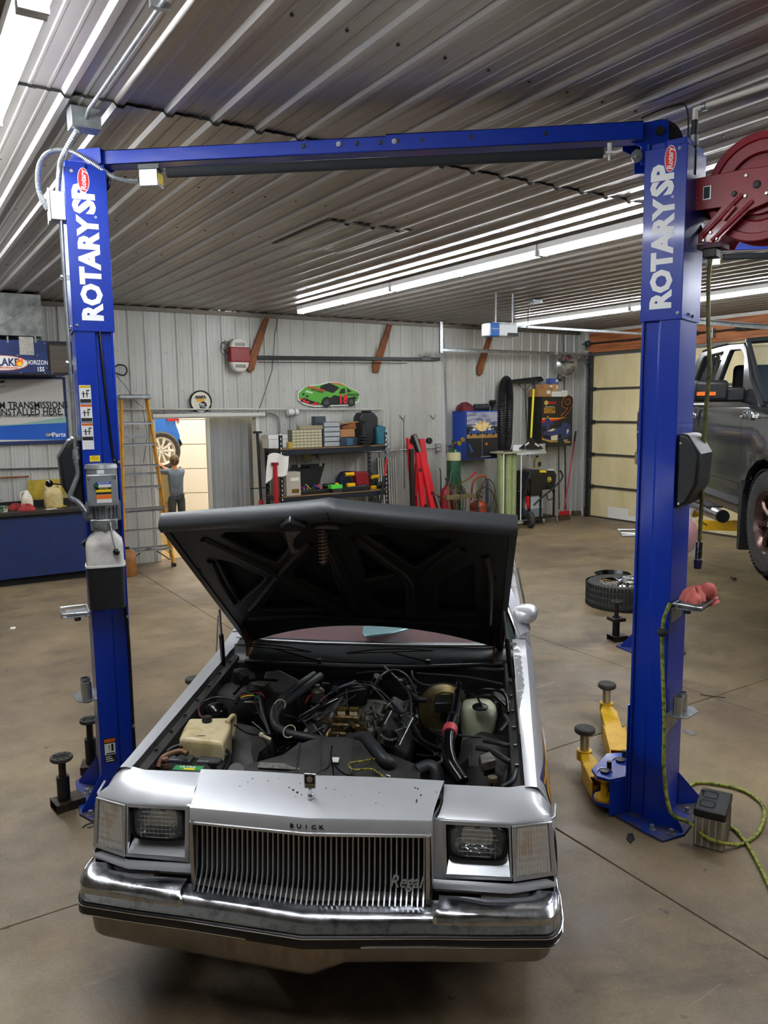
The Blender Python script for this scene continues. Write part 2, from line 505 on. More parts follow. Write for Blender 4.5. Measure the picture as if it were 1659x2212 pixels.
b=MB();b.bb(XR+.03,XR+.2,GY1,YB+.1,0,ZC+.1);b.bb(XR+.03,XR+.2,YF-.3,GY0,0,ZC+.1);b.bb(XR+.03,XR+.2,GY0,GY1,GZ,ZC+.1)
wr=b.build('wall_right','trim_white');tag(wr,kind='structure')
sheet(rib_profile(GY1,YB-.02,WP,GY1+.16),0,ZC,lambda s,l,h:(XR+.012-h,s,l)).build('wall_panel','wall_metal',wr)
y=YF
while y<GY0:
 y1=min(y+WP*4,GY0);sheet(rib_profile(y,y1,WP,0),0,ZC,lambda s,l,h:(XR+.012-h,s,l)).build('wall_panel','wall_metal',wr);y=y1
sheet(rib_profile(GY0,GY1,WP,0,.003,.001),3.585,ZC,lambda s,l,h:(XR-.002-h,s,l)).build('wall_panel','trim_white',wr)
for z0,z1 in((3.215,3.40),(3.405,3.585)):
 tag(MB().bb(XR-.035,XR+.03,GY0,GY1+.02,z0,z1).build('trim_4' if z0<3.3 else 'trim_5','wood_beam',bevel=.004),kind='structure')
gd=tag(bpy.data.objects.new('door_1',None),kind='structure');COL.objects.link(gd);gd.location=(XR+.02,0,0)
zz=[0.0,.62,1.25,1.885,2.52,3.16]
for q in range(5):
 MB().bb(0,.045,GY0+.01,GY1-.06,zz[q]+.014,zz[q+1]-.014).build('door_section','cream',gd,bevel=.004)
b=MB()
for q in range(1,5):b.bb(-.028,0,GY0+.01,GY1-.06,zz[q]-.02,zz[q]+.02)
b.bb(-.02,.0,GY0+.01,GY1-.06,0,.03);b.bb(-.06,.0,GY0,GY1,3.155,3.21)
b.build('section_rail',mat('rail','#5a5852',.4,.7),gd)
b=MB();b.bb(-.07,.01,GY1-.07,GY1+.02,0,3.2)
b.bb(-.10,-.07,GY1-.03,GY1+.02,0,3.1)
b.build('door_frame','steel_dark',gd)
b=MB()
for q in range(1,5):b.bb(-.05,-.028,GY1-.17,GY1-.06,zz[q]-.035,zz[q]+.035)
for q in range(0,6):b.cyl((-.05,GY1-.05,zz[q]+.05),(-.05,GY1+.03,zz[q]+.05),.025,n=8)
b.build('hinge_roller','steel_dark',gd)
b=MB();b.bb(-.003,-.001,10.05,10.55,.03,.25);b.bb(-.004,-.001,9.8,10.3,.02,.12);b.build('paper_strip','paper',gd)
ts=thing('torsion_spring','steel torsion spring shaft and cable drum on the wooden beam over the cream garage door','door hardware',(XR-.10,0,3.39))
MB().cyl((0,GY0+.2,0),(0,GY1+.12,0),.015,n=8).build('shaft','steel_dark',ts)
b=MB();b.cyl((0,GY1-.04,0),(0,GY1+.02,0),.06,.055,14);b.cyl((0,GY1-.07,0),(0,GY1-.04,0),.03,.06,14);b.build('cable_drum','steel_dark',ts)
for y0_,y1_ in((8.6,9.7),(6.6,7.9)):b=MB();b.cyl((0,y0_,0),(0,y1_,0),.03,n=12);b.coil((0,y0_,0),(0,y1_,0),.032,.006,44,4,8);b.build('spring','steel_dark',ts)
b=MB();b.bb(-.04,.07,GY1+.02,GY1+.035,-.12,.06);b.bb(-.02,.07,8.3,8.32,-.1,.06);b.build('bearing_plate','galv',ts)
for nm,yy,lab in(('garage_door_track',GY1+.0,'curved galvanised garage door track near the back wall'),('garage_door_track',GY0+.02,'horizontal garage door track behind the right lift post')):
 tk=thing(nm,lab,'door track',(XR,yy,0))
 p=[(-.06,.0,.2),(-.06,0,2.85)]+[(-.06-.33*(1-cos(a)),0,2.85+.33*sin(a))for a in[pi/2*q/8 for q in range(1,9)]]+[(-3.65,0,3.18)]
 p=[Vector(v)for v in p]
 b=MB();n=len(p)
 for off1,off2 in((0.,.004),(.045,.049)):
  pass
 rows=[]
 for i in range(n):
  t_=(p[min(i+1,n-1)]-p[max(i-1,0)]).normalized();nn=Vector((-t_.z,0,t_.x))
  rows.append([p[i]+nn*a+Vector((0,c,0))for a,c in((-.03,-.02),(-.03,.02),(.03,.02),(.03,-.02),(.026,-.02),(.026,.016),(-.026,.016),(-.026,-.02))])
 b.loft(rows,closed=True,cap=True);b.build('track','galv',tk,smooth=30)
 b=MB();b.bb(-3.66,-3.62,-.02,.02,3.12,ZC-.02);b.bb(-3.66,-3.6,-.022,-.018,3.12,ZC-.02)
 b.build('hanger','galv',tk)
 b=MB();b.bb(-.9,-.02,-.025,.02,3.17,3.21);b.build('track_brace','galv',tk)
mat('tube','#ffffff',.5,emit=('#f6fbff',TUBE_E))
tube_me=MB();tube_me.cyl((0,.03,0),(0,1.19,0),.017,n=10);tube_me=tube_me.mesh('tube','tube',40)
hb=MB();hb.prism([(-.055,0),(-.055,.05),(.055,.05),(.055,0),(.03,-.012),(-.03,-.012)],0,2.42,'y');hous_me=hb.mesh('light_housing','white_glossy')
end_me=MB().bb(-.05,.05,0,.018,-.05,0).mesh('socket','white')
def light_row(x,y0,n,where):
 for q in range(n):
  t_=thing('fluorescent_light',where[0]%where[1][q]if isinstance(where,tuple)else where,'light',(x,y0-(q+1)*2.44,ZC-.075),group=where[2]if isinstance(where,tuple)else None)
  piece(hous_me,'light_housing',t_);
  for yy in(0.004,1.2,2.40):piece(end_me,'socket',t_,(0,yy,0))
  for tx in(-.03,.03):
   for ty in(0.0,1.21):piece(tube_me,'tube',t_,(tx,ty,-.028))
ordn=['farthest','second farthest','third farthest','fourth farthest','fifth farthest','sixth farthest']
light_row(5.13,10.32,5,('fluorescent ceiling light in the middle row, %s from the camera',ordn,'middle row of ceiling lights'))
light_row(9.18,10.3,4,('fluorescent ceiling light in the right row by the garage door, %s from the camera',ordn,'right row of ceiling lights'))
light_row(.54,10.38,4,('fluorescent ceiling light in the left row at the top left, %s from the camera',ordn,'left row of ceiling lights'))
# ================================================================ TWO-POST LIFT
R3=lambda a:Matrix.Rotation(radians(a),4,'Z')
UPM=Matrix(((0,-1,0),(0,0,-1),(1,0,0)))
def text_up(name,s,size,parent,loc,m,sx=1.,bold=0.,ext=.0006,shear=0.):
 o=text(name,s,size,parent,loc,m=m,sx=sx,bold=bold,ext=ext,shear=shear)
 o.rotation_euler=UPM.to_euler();return o
def decal_sheet(parent,x0,x1,z0,z1,y,rows,name='warning_label',base='label_white'):
 """a printed sticker: rows of (material, h0, h1, w0, w1) in 0..1"""
 lb=MB().bb(x0,x1,y-.0012,y,z0,z1).build(name,base,parent)
 return lb
def bolt(b,p,ax,r=.011,h=.012):
 p=Vector(p);ax=Vector(ax)
 b.cyl(p,p+ax*.004,r*1.6,n=12);b.cyl(p+ax*.004,p+ax*(.004+h),r,n=6)
def build_lift(name,label,second=False):
 T=thing(name,label,'car lift',LIFT.o,-38.9)
 cols={}
 for side in('L','R'):
  if side=='L':loc,rz,mir=(-.008,-.004,0),31.7,0
  else:
   p=LIFT.E@(Vector((3.237,2.705,0))-LIFT.o);loc,rz,mir=(p.x,p.y,0),-31.4,1
  W,D=.19,.265
  X=(lambda u:u)if not mir else(lambda u:W-u)
  sec=[(0,0),(.098,0),(.106,.016),(.176,.016),(.176,.0),(W,0),(W,.05),(W-.006,.05),(W-.006,.10),(W-.05,D),(0,D)]
  b=MB();b.prism([(X(u),v)for u,v in sec],.012,3.45,'z')
  c=b.build('column','lift_blue',T,bevel=.004,loc=loc,rot=(0,0,rz));cols[side]=c
  pl=[(-.13,-.03),(-.06,-.16),(.05,-.13),(.30,-.03),(.33,.02),(.33,.42),(.28,.46),(-.03,.46),(-.12,.40)]
  b=MB();b.prism([(X(u),v)for u,v in pl],.0,.014,'z');b.build('base_plate',mat('plate_grime','#0c3187',.5,.2,noise=(9,'#4b4038',.42,.62)),c,bevel=.002)
  for(u0,v0,u1,v1)in((0,.004,-.115,-.03),(.0,D-.01,-.10,.36),(0.03,D,.03,.43)):
   g=MB();d=Vector((u1-u0,v1-v0,0)).normalized();n=Vector((-d.y,d.x,0))*.004
   P=[(u0,v0,.014),(u1,v1,.014),(u1,v1,.03),(u0,v0,.20)]
   vs=[Vector(p)+n for p in P]+[Vector(p)-n for p in P]
   vs=[(X(v.x),v.y,v.z)for v in vs]
   g.add(vs,[(0,1,2,3),(4,7,6,5),(0,4,5,1),(1,5,6,2),(2,6,7,3),(3,7,4,0)])
   g.build('gusset','lift_blue',c)
  for u,v in((-.075,-.075),(.02,-.09),(-.085,.0),(-.07,.2),(.26,.05)):
   g=MB();bolt(g,(X(u),v,.014),(0,0,1),.012,.022);g.build('anchor_bolt','galv',c)
  g=MB();e=.007
  z0,z1=2.61,3.42
  P=[(-e,-e),(W+e,-e),(W+e,.06),(W+.002,.06),(W+.002,-.001),(-.002,-.001),(-.002,D+.02),(-e,D+.02)]
  g.prism([(X(u),v)for u,v in P],z0,z1,'z')
  sh=g.build('shroud','lift_blue',c,bevel=.0025)
  g=MB()
  for u,z in((.012,z0+.03),(.03,z1-.02)):bolt(g,(X(u),-e,z),(0,-1,0),.005,.006)
  for q in(.10,.16):bolt(g,(X(-e),q,z0+.03 if q<.12 else z0+.025),(-1 if not mir else 1,0,0),.006,.006)
  g.build('shroud_bolt','galv',c)
  f=-e-.0008
  text_up('lettering','ROTARY',.136,c,(.098,f,2.685+.235),'ink_white',sx=.97,bold=.0070)
  text_up('lettering','SP',.140,c,(.086 if side=='L' else.088,f,3.19+.078),'ink_white',sx=1.02,bold=.0075,shear=.0)
  text_up('lettering','®',.018,c,(.135,f,3.185),'ink_white')
  ov=MB();oc=(.118 if side=='R' else.085)
  def oval(a,bb_,y,m_,nm):
   n=26;o=MB()
   o.prism([(oc+bb_*cos(2*pi*i/n),3.345+.016+a*sin(2*pi*i/n))for i in range(n)],y,y+.0006,'y');return o.build(nm,m_,c)
  oval(.061,.028,f-.0004,'ink_white','logo_rim');oval(.058,.0252,f-.0009,'ink_red','logo_plate')
  text_up('lettering','Rotary',.036,c,(oc,f-.0014,3.36),'ink_white',bold=.0007,ext=.0003,shear=.15,sx=1.)
 cL,cR=cols['L'],cols['R']
 if not second:
  for q,(z0,z1)in enumerate(((2.30,2.225),(2.222,2.13),(2.125,2.06))):pass
  for q in range(3):
   z1=2.335-q*.098;z0=z1-.094
   MB().bb(.004,.062,-.0016,-.0004,z0,z1).build('warning_label','label_white',cL)
   MB().bb(.005,.061,-.002,-.0014,z1-.014,z1-.002).build('warning_band','label_orange' if q else 'label_yellow',cL)
   text('lettering','CAUTION',.012,cL,(.036,-.0022,z1-.008),ext=.0002)
   g=MB();cx=.033
   g.bb(cx-.02,cx+.018,-.002,-.0015,z0+.048,z0+.052);g.bb(cx-.012,cx-.006,-.002,-.0015,z0+.03,z0+.062)
   g.bb(cx+.006,cx+.011,-.002,-.0015,z0+.032,z0+.07);g.cyl((cx+.016,-.0021,z0+.066),(cx+.016,-.0014,z0+.066),.005,n=8);g.bb(.006,.06,-.002,-.0014,z0+.003,z0+.022)
   g.build('warning_print','ink',cL)
  MB().bb(.004,.062,-.0016,-.0004,2.0,2.045).build('notice_label','label_white',cL)
  lb=MB().bb(.036,.088,-.0016,-.0004,1.955-.02,1.955+.012).build('capacity_label','label_yellow',cL)
  text('lettering','10,000 LBS.',.0095,cL,(.062,-.0019,1.953),ext=.0002)
  text('lettering','CAPACITY',.006,cL,(.062,-.0019,1.962),ext=.0002)
  text('lettering','(4536 Kg.)',.0065,cL,(.062,-.0019,1.943),ext=.0002)
  MB().bb(.02,.082,-.0016,-.0004,.26,.40).build('warning_label','ink',cL)
  g=MB().bb(.023,.079,-.002,-.0014,.305,.37).build('warning_picture','label_white',cL)
  MB().bb(.023,.079,-.002,-.0014,.377,.396).build('warning_band','label_orange',cL)
  text('lettering','WARNING',.012,cL,(.052,-.0022,.3865),ext=.0002)
  g=MB();g.bb(.058,.070,-.0023,-.0018,.325,.366);g.bb(.030,.076,-.0023,-.0018,.309,.316);g.bb(.046,.049,-.0023,-.0018,.33,.352);g.cyl((.0475,-.0023,.356),(.0475,-.0018,.356),.004,n=8);g.build('warning_print','ink',cL)
  for q in range(3):MB().bb(.026,.07-.008*q,-.002,-.0014,.267+.012*q,.272+.012*q).build('warning_text','label_white',cL)
 b=MB();bz0,bz1=3.472,3.540
 yb=.165
 b.bb(.06,1.62,yb,yb+.012,bz0,bz1);b.bb(.06,1.62,yb,yb+.10,bz1-.006,bz1);b.bb(.06,1.62,yb+.09,yb+.10,bz0,bz1);b.bb(.06,1.62,yb,yb+.1,bz0,bz0+.005)
 b.build('beam','lift_blue',T,bevel=.002)
 b=MB();b.bb(1.60,2.84,yb-.008,yb+.004,bz0-.004,bz1+.006);b.bb(1.60,2.84,yb-.008,yb+.108,bz1,bz1+.006);b.bb(1.6,2.84,yb+.1,yb+.108,bz0-.004,bz1+.006);b.bb(1.6,2.84,yb-.008,yb+.108,bz0-.004,bz0)
 b.build('beam_sleeve','lift_blue',T,bevel=.002)
 g=MB()
 for xx in(1.18,1.45,1.57,1.66,1.78,2.02,2.38):
  g.bb(xx-.007,xx+.007,yb-.0095,yb-.0075 if xx>1.6 else yb+.001,bz0+.03,bz0+.052)
 g.build('slot','black',T)
 for xx in(1.36,1.64):g=MB();bolt(g,(xx,yb-.006,bz0+.04),(0,-1,0),.008,.008);g.build('beam_bolt','galv',T)
 def brk(poly,nm='beam_bracket'):
  g=MB();g.prism(poly,yb-.03,yb-.022,'y');g.prism(poly,yb+.12,yb+.128,'y');return g.build(nm,'lift_blue',T,bevel=.002)
 brk([(-.06,3.40),(-.06,3.47),(-.04,3.52),(.0,3.545),(.12,3.548),(.12,3.47),(.09,3.465),(.09,3.40)])
 MB().bb(-.0,.12,yb-.022,yb+.12,3.54,3.546).build('bracket_top','lift_blue',T)
 yb0=yb;yb=yb+.07
 brk([(2.84,3.40),(2.84,3.445),(2.78,3.475),(2.78,3.552),(2.965,3.566),(2.98,3.40),(2.90,3.36),(2.84,3.36)])
 MB().bb(2.78,2.965,yb-.022,yb+.12,3.550,3.556).build('bracket_top','lift_blue',T)
 for px_,pz in((-.03,3.485),(2.925,3.51)):
  g=MB();g.cyl((px_,yb-.05,pz),(px_,yb+.15,pz),.02,n=12);g.build('pivot_pin','black',T)
  g=MB();g.lathe([(.11,0),(.11,.006),(.095,.012),(.095,.02),(.11,.026),(.11,.03)],(px_+.02,yb+.04,pz-.03),(0,1,0),28);g.build('cable_sheave','black',T,smooth=30)
 g=MB();n=12
 g.prism([(2.82+.026*cos(a),3.40+.03*sin(a))for a in[2*pi*i/n for i in range(n)]],yb-.045,yb-.032,'y');bolt(g,(2.82,yb-.045,3.40),(0,-1,0),.010,.010);g.build('pivot_plate','galv',T,smooth=30)
 yb=yb0
 zb=3.425
 MB().cyl((.30,yb+.03,zb),(2.70,yb+.03,zb-.003),.006,n=8).build('shutoff_rod','steel',T)
 MB().cyl((.45,yb+.03,zb),(2.66,yb+.03,zb-.004),.0255,n=18).build('foam_pad','foam',T,smooth=40)
 g=MB();g.cyl((2.69,yb+.03,zb+.06),(2.69,yb+.03,zb+.0),.011,n=10);g.bb(2.67,2.72,yb+.01,yb+.05,zb-.012,zb-.002);g.cyl((2.69,yb+.03,zb-.04),(2.69,yb+.03,zb),.006,n=8);g.build('rod_hanger','label_white',T)
 g=MB();g.bb(.315,.415,yb-.02,yb+.06,zb-.075,zb+.01);g.build('switch_box','galv',T,bevel=.004)
 g=MB();g.bb(.31,.42,yb-.015,yb+.055,zb+.012,zb+.035);g.build('switch_bracket','black',T)
 g=MB();g.bb(.4155,.4175,yb-.012,yb+.05,zb-.06,zb-.01);g.build('switch_label','label_yellow',T)
 c_=bez([(.30,yb+.0,zb-.045),(.20,yb-.04,zb-.035),(.10,yb-.08,zb+.03),(.0,yb-.11,zb+.085),(-.10,yb-.13,zb+.08),(-.155,yb-.14,zb+.02),(-.165,yb-.15,zb-.10),(-.12,yb-.155,zb-.21)],10)
 g=MB();rr=[.0115+.0018*(i%2)for i in range(len(c_)*3)]
 dense=bez(c_,3);g.tube(dense,[.0115+.002*(i%2)for i in range(len(dense))],9);g.build('flexible_conduit','flex',T)
 g=MB();g.bb(-.078,-.006,.005,.105,3.16,3.30);g.build('junction_box','galv',cL,bevel=.003)
 g=MB();g.bb(-.088,-.078,.0,.11,3.15,3.31);g.build('box_cover','steel',cL,bevel=.002)
 g=MB();g.tube([(-.03,.02,3.16),(-.032,.018,2.9),(-.03,.018,2.2),(-.032,.018,1.99)],.0105,10);g.build('conduit','galv',cL,smooth=40)
 for z in(2.88,2.45,2.06):g=MB();g.bb(-.05,.0,.015,.03,z-.012,z+.012);g.cyl((-.05,.02,z),(-.032,.02,z),.012,n=8);g.build('conduit_strap','galv',cL)
 g=MB();g.cyl((-.032,.018,2.0),(-.032,.018,1.93),.016,n=10);g.cyl((-.032,.018,1.97),(-.032,.018,1.95),.021,n=8);g.build('conduit_coupling','galv',cL,smooth=35)
 g=MB();g.tube(bez([(.118,.002,3.0),(.122,.0,2.55),(.150,-.004,2.0),(.168,-.008,1.93)],8),.0075,8);g.tube(bez([(.168,-.008,1.93),(.150,-.02,1.55),(.152,-.02,1.50)],6),.009,8)
 g.tube(bez([(.152,-.022,1.42),(.150,-.02,1.28),(.178,-.008,1.08),(.182,-.004,.7),(.178,.004,.25)],8),.0075,8);g.build('hydraulic_hose','black_gloss',cL,smooth=40)
 g=MB()
 for z in(1.53,1.35):g.cyl((.152,-.021,z),(.152,-.021,z-.05),.0095,n=8)
 g.build('hose_label','label_white',cL)
 g=MB();g.cyl((.152,-.021,1.48),(.152,-.021,1.40),.012,n=6);g.cyl((.152,-.021,1.44),(.125,-.03,1.44),.010,n=8);g.build('hose_fitting','brass',cL)
 for z in(2.03-.1,1.08,.45):g=MB();g.cyl((.182,-.004,z),(.182,-.018,z),.008,n=8);g.build('hose_clip','galv',cL)
 for side,c,X,s in(('L',cL,lambda u:u,-1),('R',cR,lambda u:.19-u,1)):
  z0,z1=1.68,2.06
  sec=[(-.002,z0),(-.06,z0+.035),(-.105,z0+.13),(-.115,z1-.10),(-.055,z1-.005),(-.002,z1)]
  g=MB();g.prism([(X(u),z)for u,z in sec],.015,.235,'y')
  g.build('release_cover','black_plastic',c,bevel=.016,seg=3)
  g=MB()
  for z in(z0+.03,z1-.05):bolt(g,(X(-.02),.015,z),(0,-1,0),.004,.003)
  g.build('cover_screw','steel',c)
 g=MB();g.tube([(-.09,.03,1.815),(-.16,-.02,1.83)],.004,6);g.build('release_lever','steel_dark',cL)
 g=MB();g.sph((-.20+.03,-.03,1.832),.019,12,8);g.build('lever_knob','black_gloss',cL,smooth=60)
 for side,c,X,zt,zc in(('L',cL,lambda u:u,1.10,.66),('R',cR,lambda u:.19-u,1.175,.64)):
  g=MB();g.bb(X(-.145),X(-.0),.02,.19,zt-.003,zt);g.bb(X(-.003),X(0),.02,.19,zt-.08,zt);g.bb(X(-.125),X(-.02),.05,.17,zt+.001,zt+.012);g.build('tool_tray','galv',c)
  g=MB();g.tube([(X(-.15),.02,zt+.02),(X(-.15),.20,zt+.02),(X(-.01),.20,zt+.02),(X(-.01),.02,zt+.02)],.006,8,closed=True)
  g.tube([(X(-.15),.04,zt+.02),(X(-.15),.04,zt)],.004,6);g.tube([(X(-.03),.02,zt+.02),(X(-.03),.02,zt)],.004,6);g.build('tray_rail','steel',c,smooth=40)
  g=MB();g.cyl((X(-.07),.06,zt-.003),(X(-.07),.06,zt-.028),.017,n=10);g.build('tray_magnet','steel_dark',c)
  g=MB()
  P=[(X(u),v)for u,v in((0,.01),(-.05,.0),(-.10,.02),(-.12,.15),(-.08,.2),(0,.2))]
  g.prism(P,zc-.035,zc-.031,'z');g.bb(X(0),X(-.003),.01,.2,zc-.13,zc-.03);g.build('adapter_rack','galv',c)
  for v,dz in((.04,0),(.11,.0)):
   g=MB();g.lathe([(.026,-.045),(.026,.07),(.0225,.07),(.0225,-.02),(.001,-.02)],(X(-.048),v,zc),(0,0,1),20,cap=False);g.build('height_adapter','steel',c,smooth=40)
 if second:return T,cols
 def arm(root,tip,nm_lab,wd=.075,hz=.10):
  root=Vector(root);tip=Vector(tip);d=(tip-root);Lh=d.length;a=math.degrees(atan2(d.y,d.x))
  A=tag(bpy.data.objects.new('swing_arm',None));COL.objects.link(A);A.parent=T;A.location=root;A.rotation_euler=(0,0,radians(a));A['label']=nm_lab
  mid=Lh*.50
  g=MB();g.bb(0,mid,-wd,-wd+.008,hz-.05,hz+.045);g.bb(0,mid,wd-.008,wd,hz-.05,hz+.045);g.bb(.0,mid,-wd,wd,hz-.05,hz-.044);g.bb(0.07,mid*.93,-wd,wd,hz+.037,hz+.045)
  g.build('outer_arm','yellow',A,bevel=.004)
  g=MB();g.bb(mid*.7,Lh-.14,-wd+.016,wd-.016,hz-.035,hz+.028);g.prism([(Lh-.14,-wd+.016),(Lh-.05,-.032),(Lh-.05,.032),(Lh-.14,wd-.016)],hz-.03,hz+.025,'z')
  g.build('inner_arm','yellow',A,bevel=.003)
  g=MB();g.lathe([(.030,-.03),(.046,-.03),(.046,.03),(.030,.03)],(Lh-.005,0,hz),(0,0,1),20);g.build('pad_collar','yellow',A,smooth=35)
  g=MB();g.lathe([(.027,-.02),(.027,.135),(.024,.137)],(Lh-.005,0,hz),(0,0,1),20);g.build('pad_screw','steel',A,smooth=40)
  g=MB();g.lathe([(.02,.13),(.05,.135),(.062,.145),(.062,.165),(.055,.172),(.0,.170)],(Lh-.005,0,hz),(0,0,1),24);g.build('rubber_pad','rubber_dusty',A,smooth=35)
  return A
 def lp(px,py,z):
  v=LIFT.hit(px,py,2,z);return(v.x,v.y,0)
 fr=lp(1302,1700,.12);ft=lp(1262,1622,.12);br=lp(1345,1640,.12);bt=lp(1310,1520,.12)
 arm(fr,ft,'shorter yellow arm nearer the camera',.062);arm(br,bt,'longer yellow arm reaching back',.07)
 lt=lp(418,1460,.285)
 arm((.30,.35,0),lt,'arm of the left post reaching behind the car',.07)
 hc=Vector(lp(1330,1720,.12));hx=hc.x;hy=hc.y
 u=Vector((cos(radians(-31.4)),sin(radians(-31.4)),0));v=Vector((-u.y,u.x,0));X0=cR.location
 def Q(a,b_,z):q=X0+u*a+v*b_;return(q.x,q.y,z)
 for z0,z1 in((.055,.07),(.205,.222)):
  g=MB();P=[Q(-.19,-.035,0),Q(-.13,-.10,0),Q(-.06,-.095,0),Q(-.005,-.01,0),Q(.0,.24,0),Q(-.10,.30,0),Q(-.20,.20,0)]
  g.prism([(p[0],p[1])for p in P],z0,z1,'z');g.build('arm_head','lift_blue',T,bevel=.003)
 g=MB();P=[Q(-.06,-.095,0),Q(-.005,-.012,0),Q(-.013,-.006,0),Q(-.066,-.086,0)];g.prism([(p[0],p[1])for p in P],.014,.21,'z')
 P=[Q(-.008,-.01,0),Q(.0,-.01,0),Q(.0,.22,0),Q(-.008,.22,0)];g.prism([(p[0],p[1])for p in P],.014,.62,'z');g.build('carriage','lift_blue',T,bevel=.002)
 for(a,b_)in((-.115,-.03),(-.10,.15)):
  c0=Q(a,b_,0);g=MB();g.lathe([(.055,.07),(.055,.085),(.02,.085),(.02,.19),(.058,.19),(.058,.204)],(c0[0],c0[1],0),(0,0,1),20);g.build('arm_pivot','yellow',T,smooth=35)
  g=MB();g.cyl((c0[0],c0[1],.222),(c0[0],c0[1],.232),.024,n=16);g.build('pivot_cap','black',T,smooth=35)
  g=MB();g.cyl((c0[0]+.03,c0[1]+.045,.222),(c0[0]+.03,c0[1]+.045,.265),.013,n=10);g.build('lock_pin','black',T,smooth=35)
  g=MB();g.tube([Vector((c0[0],c0[1],.226))+Vector((.04*cos(t),.04*sin(t),0))for t in[q*pi/8 for q in range(9)]],.003,5);g.build('pin_ring','steel',T)
 P_=bpy.data.objects.new('power_unit',None);COL.objects.link(P_);P_.parent=T
 P_.location=cL.location;P_.rotation_euler=(0,0,radians(31.7-6));P_['label']='grey electric motor over a white and black oil tank'
 cx,cy=.085,-.085
 g=MB();g.cyl((cx+.005,cy+.02,1.70),(cx+.005,cy+.02,1.905),.078,n=24);g.cyl((cx+.005,cy+.02,1.905),(cx+.005,cy+.02,1.925),.083,.078,n=24)
 g.build('motor',mat('motor_grey','#8d9194',.4,.5),P_,smooth=35)
 g=MB()
 for i in range(22):
  a=2*pi*i/22;x_,y_=cx+.005+.079*cos(a),cy+.02+.079*sin(a)
  g.box((x_,y_,1.68),(.016,.003,.10),(0,0,math.degrees(a)))
 g.cyl((cx+.005,cy+.02,1.63),(cx+.005,cy+.02,1.72),.068,n=20)
 tag(g.build('cooling_fins','motor_grey',P_),kind='stuff')
 g=MB();g.bb(cx-.06,cx+.075,cy-.095,cy-.035,1.725,1.872);g.build('terminal_box','motor_grey',P_,bevel=.012,seg=3)
 g=MB();g.bb(cx-.066,cx+.081,cy-.105,cy-.095,1.718,1.879);g.build('box_lid','motor_grey',P_,bevel=.004)
 for xx in(-.055,.07):
  for z in(1.73,1.867):g=MB();bolt(g,(cx+xx,cy-.105,z),(0,-1,0),.0055,.003);g.build('lid_screw','steel',P_)
 g=MB();g.bb(cx-.022,cx+.05,cy-.1065,cy-.105,1.735,1.842);g.build('motor_label','label_white',P_)
 for(z0,z1,m_)in((1.83,1.842,'blue'),(1.803,1.814,'ink'),(1.79,1.803,'label_yellow'),(1.778,1.79,'ink'),(1.755,1.776,'label_orange')):
  MB().bb(cx-.024,cx+.05,cy-.1072,cy-.1064,z0,z1).build('label_band',m_,P_)
 text('lettering','IMPORTANT',.010,P_,(cx+.014,cy-.1074,1.836),m='ink_white',ext=.0002)
 text('lettering','CAUTION',.010,P_,(cx+.014,cy-.1074,1.8085),m='label_yellow',ext=.0002)
 g=MB();g.cyl((cx-.022,cy-.105,1.825),(cx-.022,cy-.118,1.825),.011,n=16);g.build('start_button','black',P_,smooth=35)
 g=MB();g.cyl((cx-.022,cy-.118,1.825),(cx-.022,cy-.121,1.825),.007,n=12);g.build('button_cap',mat('green_button','#0f6b3a',.4),P_,smooth=35)
 g=MB();g.bb(cx-.015,cx+.02,cy-.066,cy-.055,1.88,1.90);g.build('motor_badge','label_white',P_)
 g=MB();g.bb(cx-.062,cx+.072,cy-.07,cy+.05,1.588,1.645);g.build('pump_block','galv',P_,bevel=.006)
 for xx,z in((-.03,1.615),(.035,1.622),(.012,1.60)):g=MB();g.cyl((cx+xx,cy-.07,z),(cx+xx,cy-.082,z),.013,n=6);g.build('valve_plug','steel',P_)
 g=MB();g.tube([(cx+.035,cy-.085,1.63),(cx+.042,cy-.10,1.56),(cx+.055,cy-.10,1.49)],.0048,8);g.build('lowering_lever','steel',P_,smooth=40)
 g=MB();g.sph((cx+.058,cy-.10,1.475),.018,14,10);g.build('lever_knob','black_gloss',P_,smooth=60)
 def rr(hw,hd,z,n=20):
  out=[]
  for i in range(n):
   a=2*pi*i/n;c1,s1=cos(a),sin(a)
   out.append((cx+hw*math.copysign(abs(c1)**.35,c1),cy-.01+hd*math.copysign(abs(s1)**.35,s1),z))
  return out
 g=MB();g.loft([rr(.05,.05,1.59),rr(.052,.052,1.575),rr(.09,.075,1.53),rr(.094,.078,1.50),rr(.094,.078,1.405)],closed=True,cap=True)
 g.build('tank_top',mat('tank_white','#cfccc6',.35,noise=(7,'#9a968f',.3,.55)),P_,smooth=40)
 g=MB();g.loft([rr(.101,.084,1.405),rr(.101,.084,1.395)],closed=True,cap=True);g.build('tank_flange','label_white',P_,smooth=30)
 g=MB();g.loft([rr(.094,.078,1.395),rr(.090,.075,1.17)],closed=True,cap=True);g.build('oil_tank','black_plastic',P_,bevel=.006,seg=2)
 g=MB();g.cyl((cx-.10,cy-.02,1.53),(cx-.075,cy-.02,1.50),.021,n=12);g.build('filler_cap','black',P_,smooth=35)
 c_=bez([(-.032,.018,1.93),(-.03,.0,1.86),(-.055,-.06,1.79),(-.06,-.10,1.745),(-.03,-.125,1.70),(-.01,-.13,1.63+.02)],10)
 c_=bez([(-.032,.018,1.93),(-.028,-.0,1.87),(-.06,-.05,1.80),(-.075,-.09,1.765),(-.04,-.11,1.735),(-.012,-.12,1.695),(-.01,-.12,1.665),(.01,-.12,1.655),(.02,-.11,1.66)],8)
 dd_=bez(c_,3);g=MB();g.tube(dd_,[.0125+.002*(i%2)for i in range(len(dd_))],9);g.build('flexible_conduit','flex',cL)
 return T,cols
lift,lcols=build_lift('two_post_lift','blue two-post car lift standing over the silver car with the open hood')
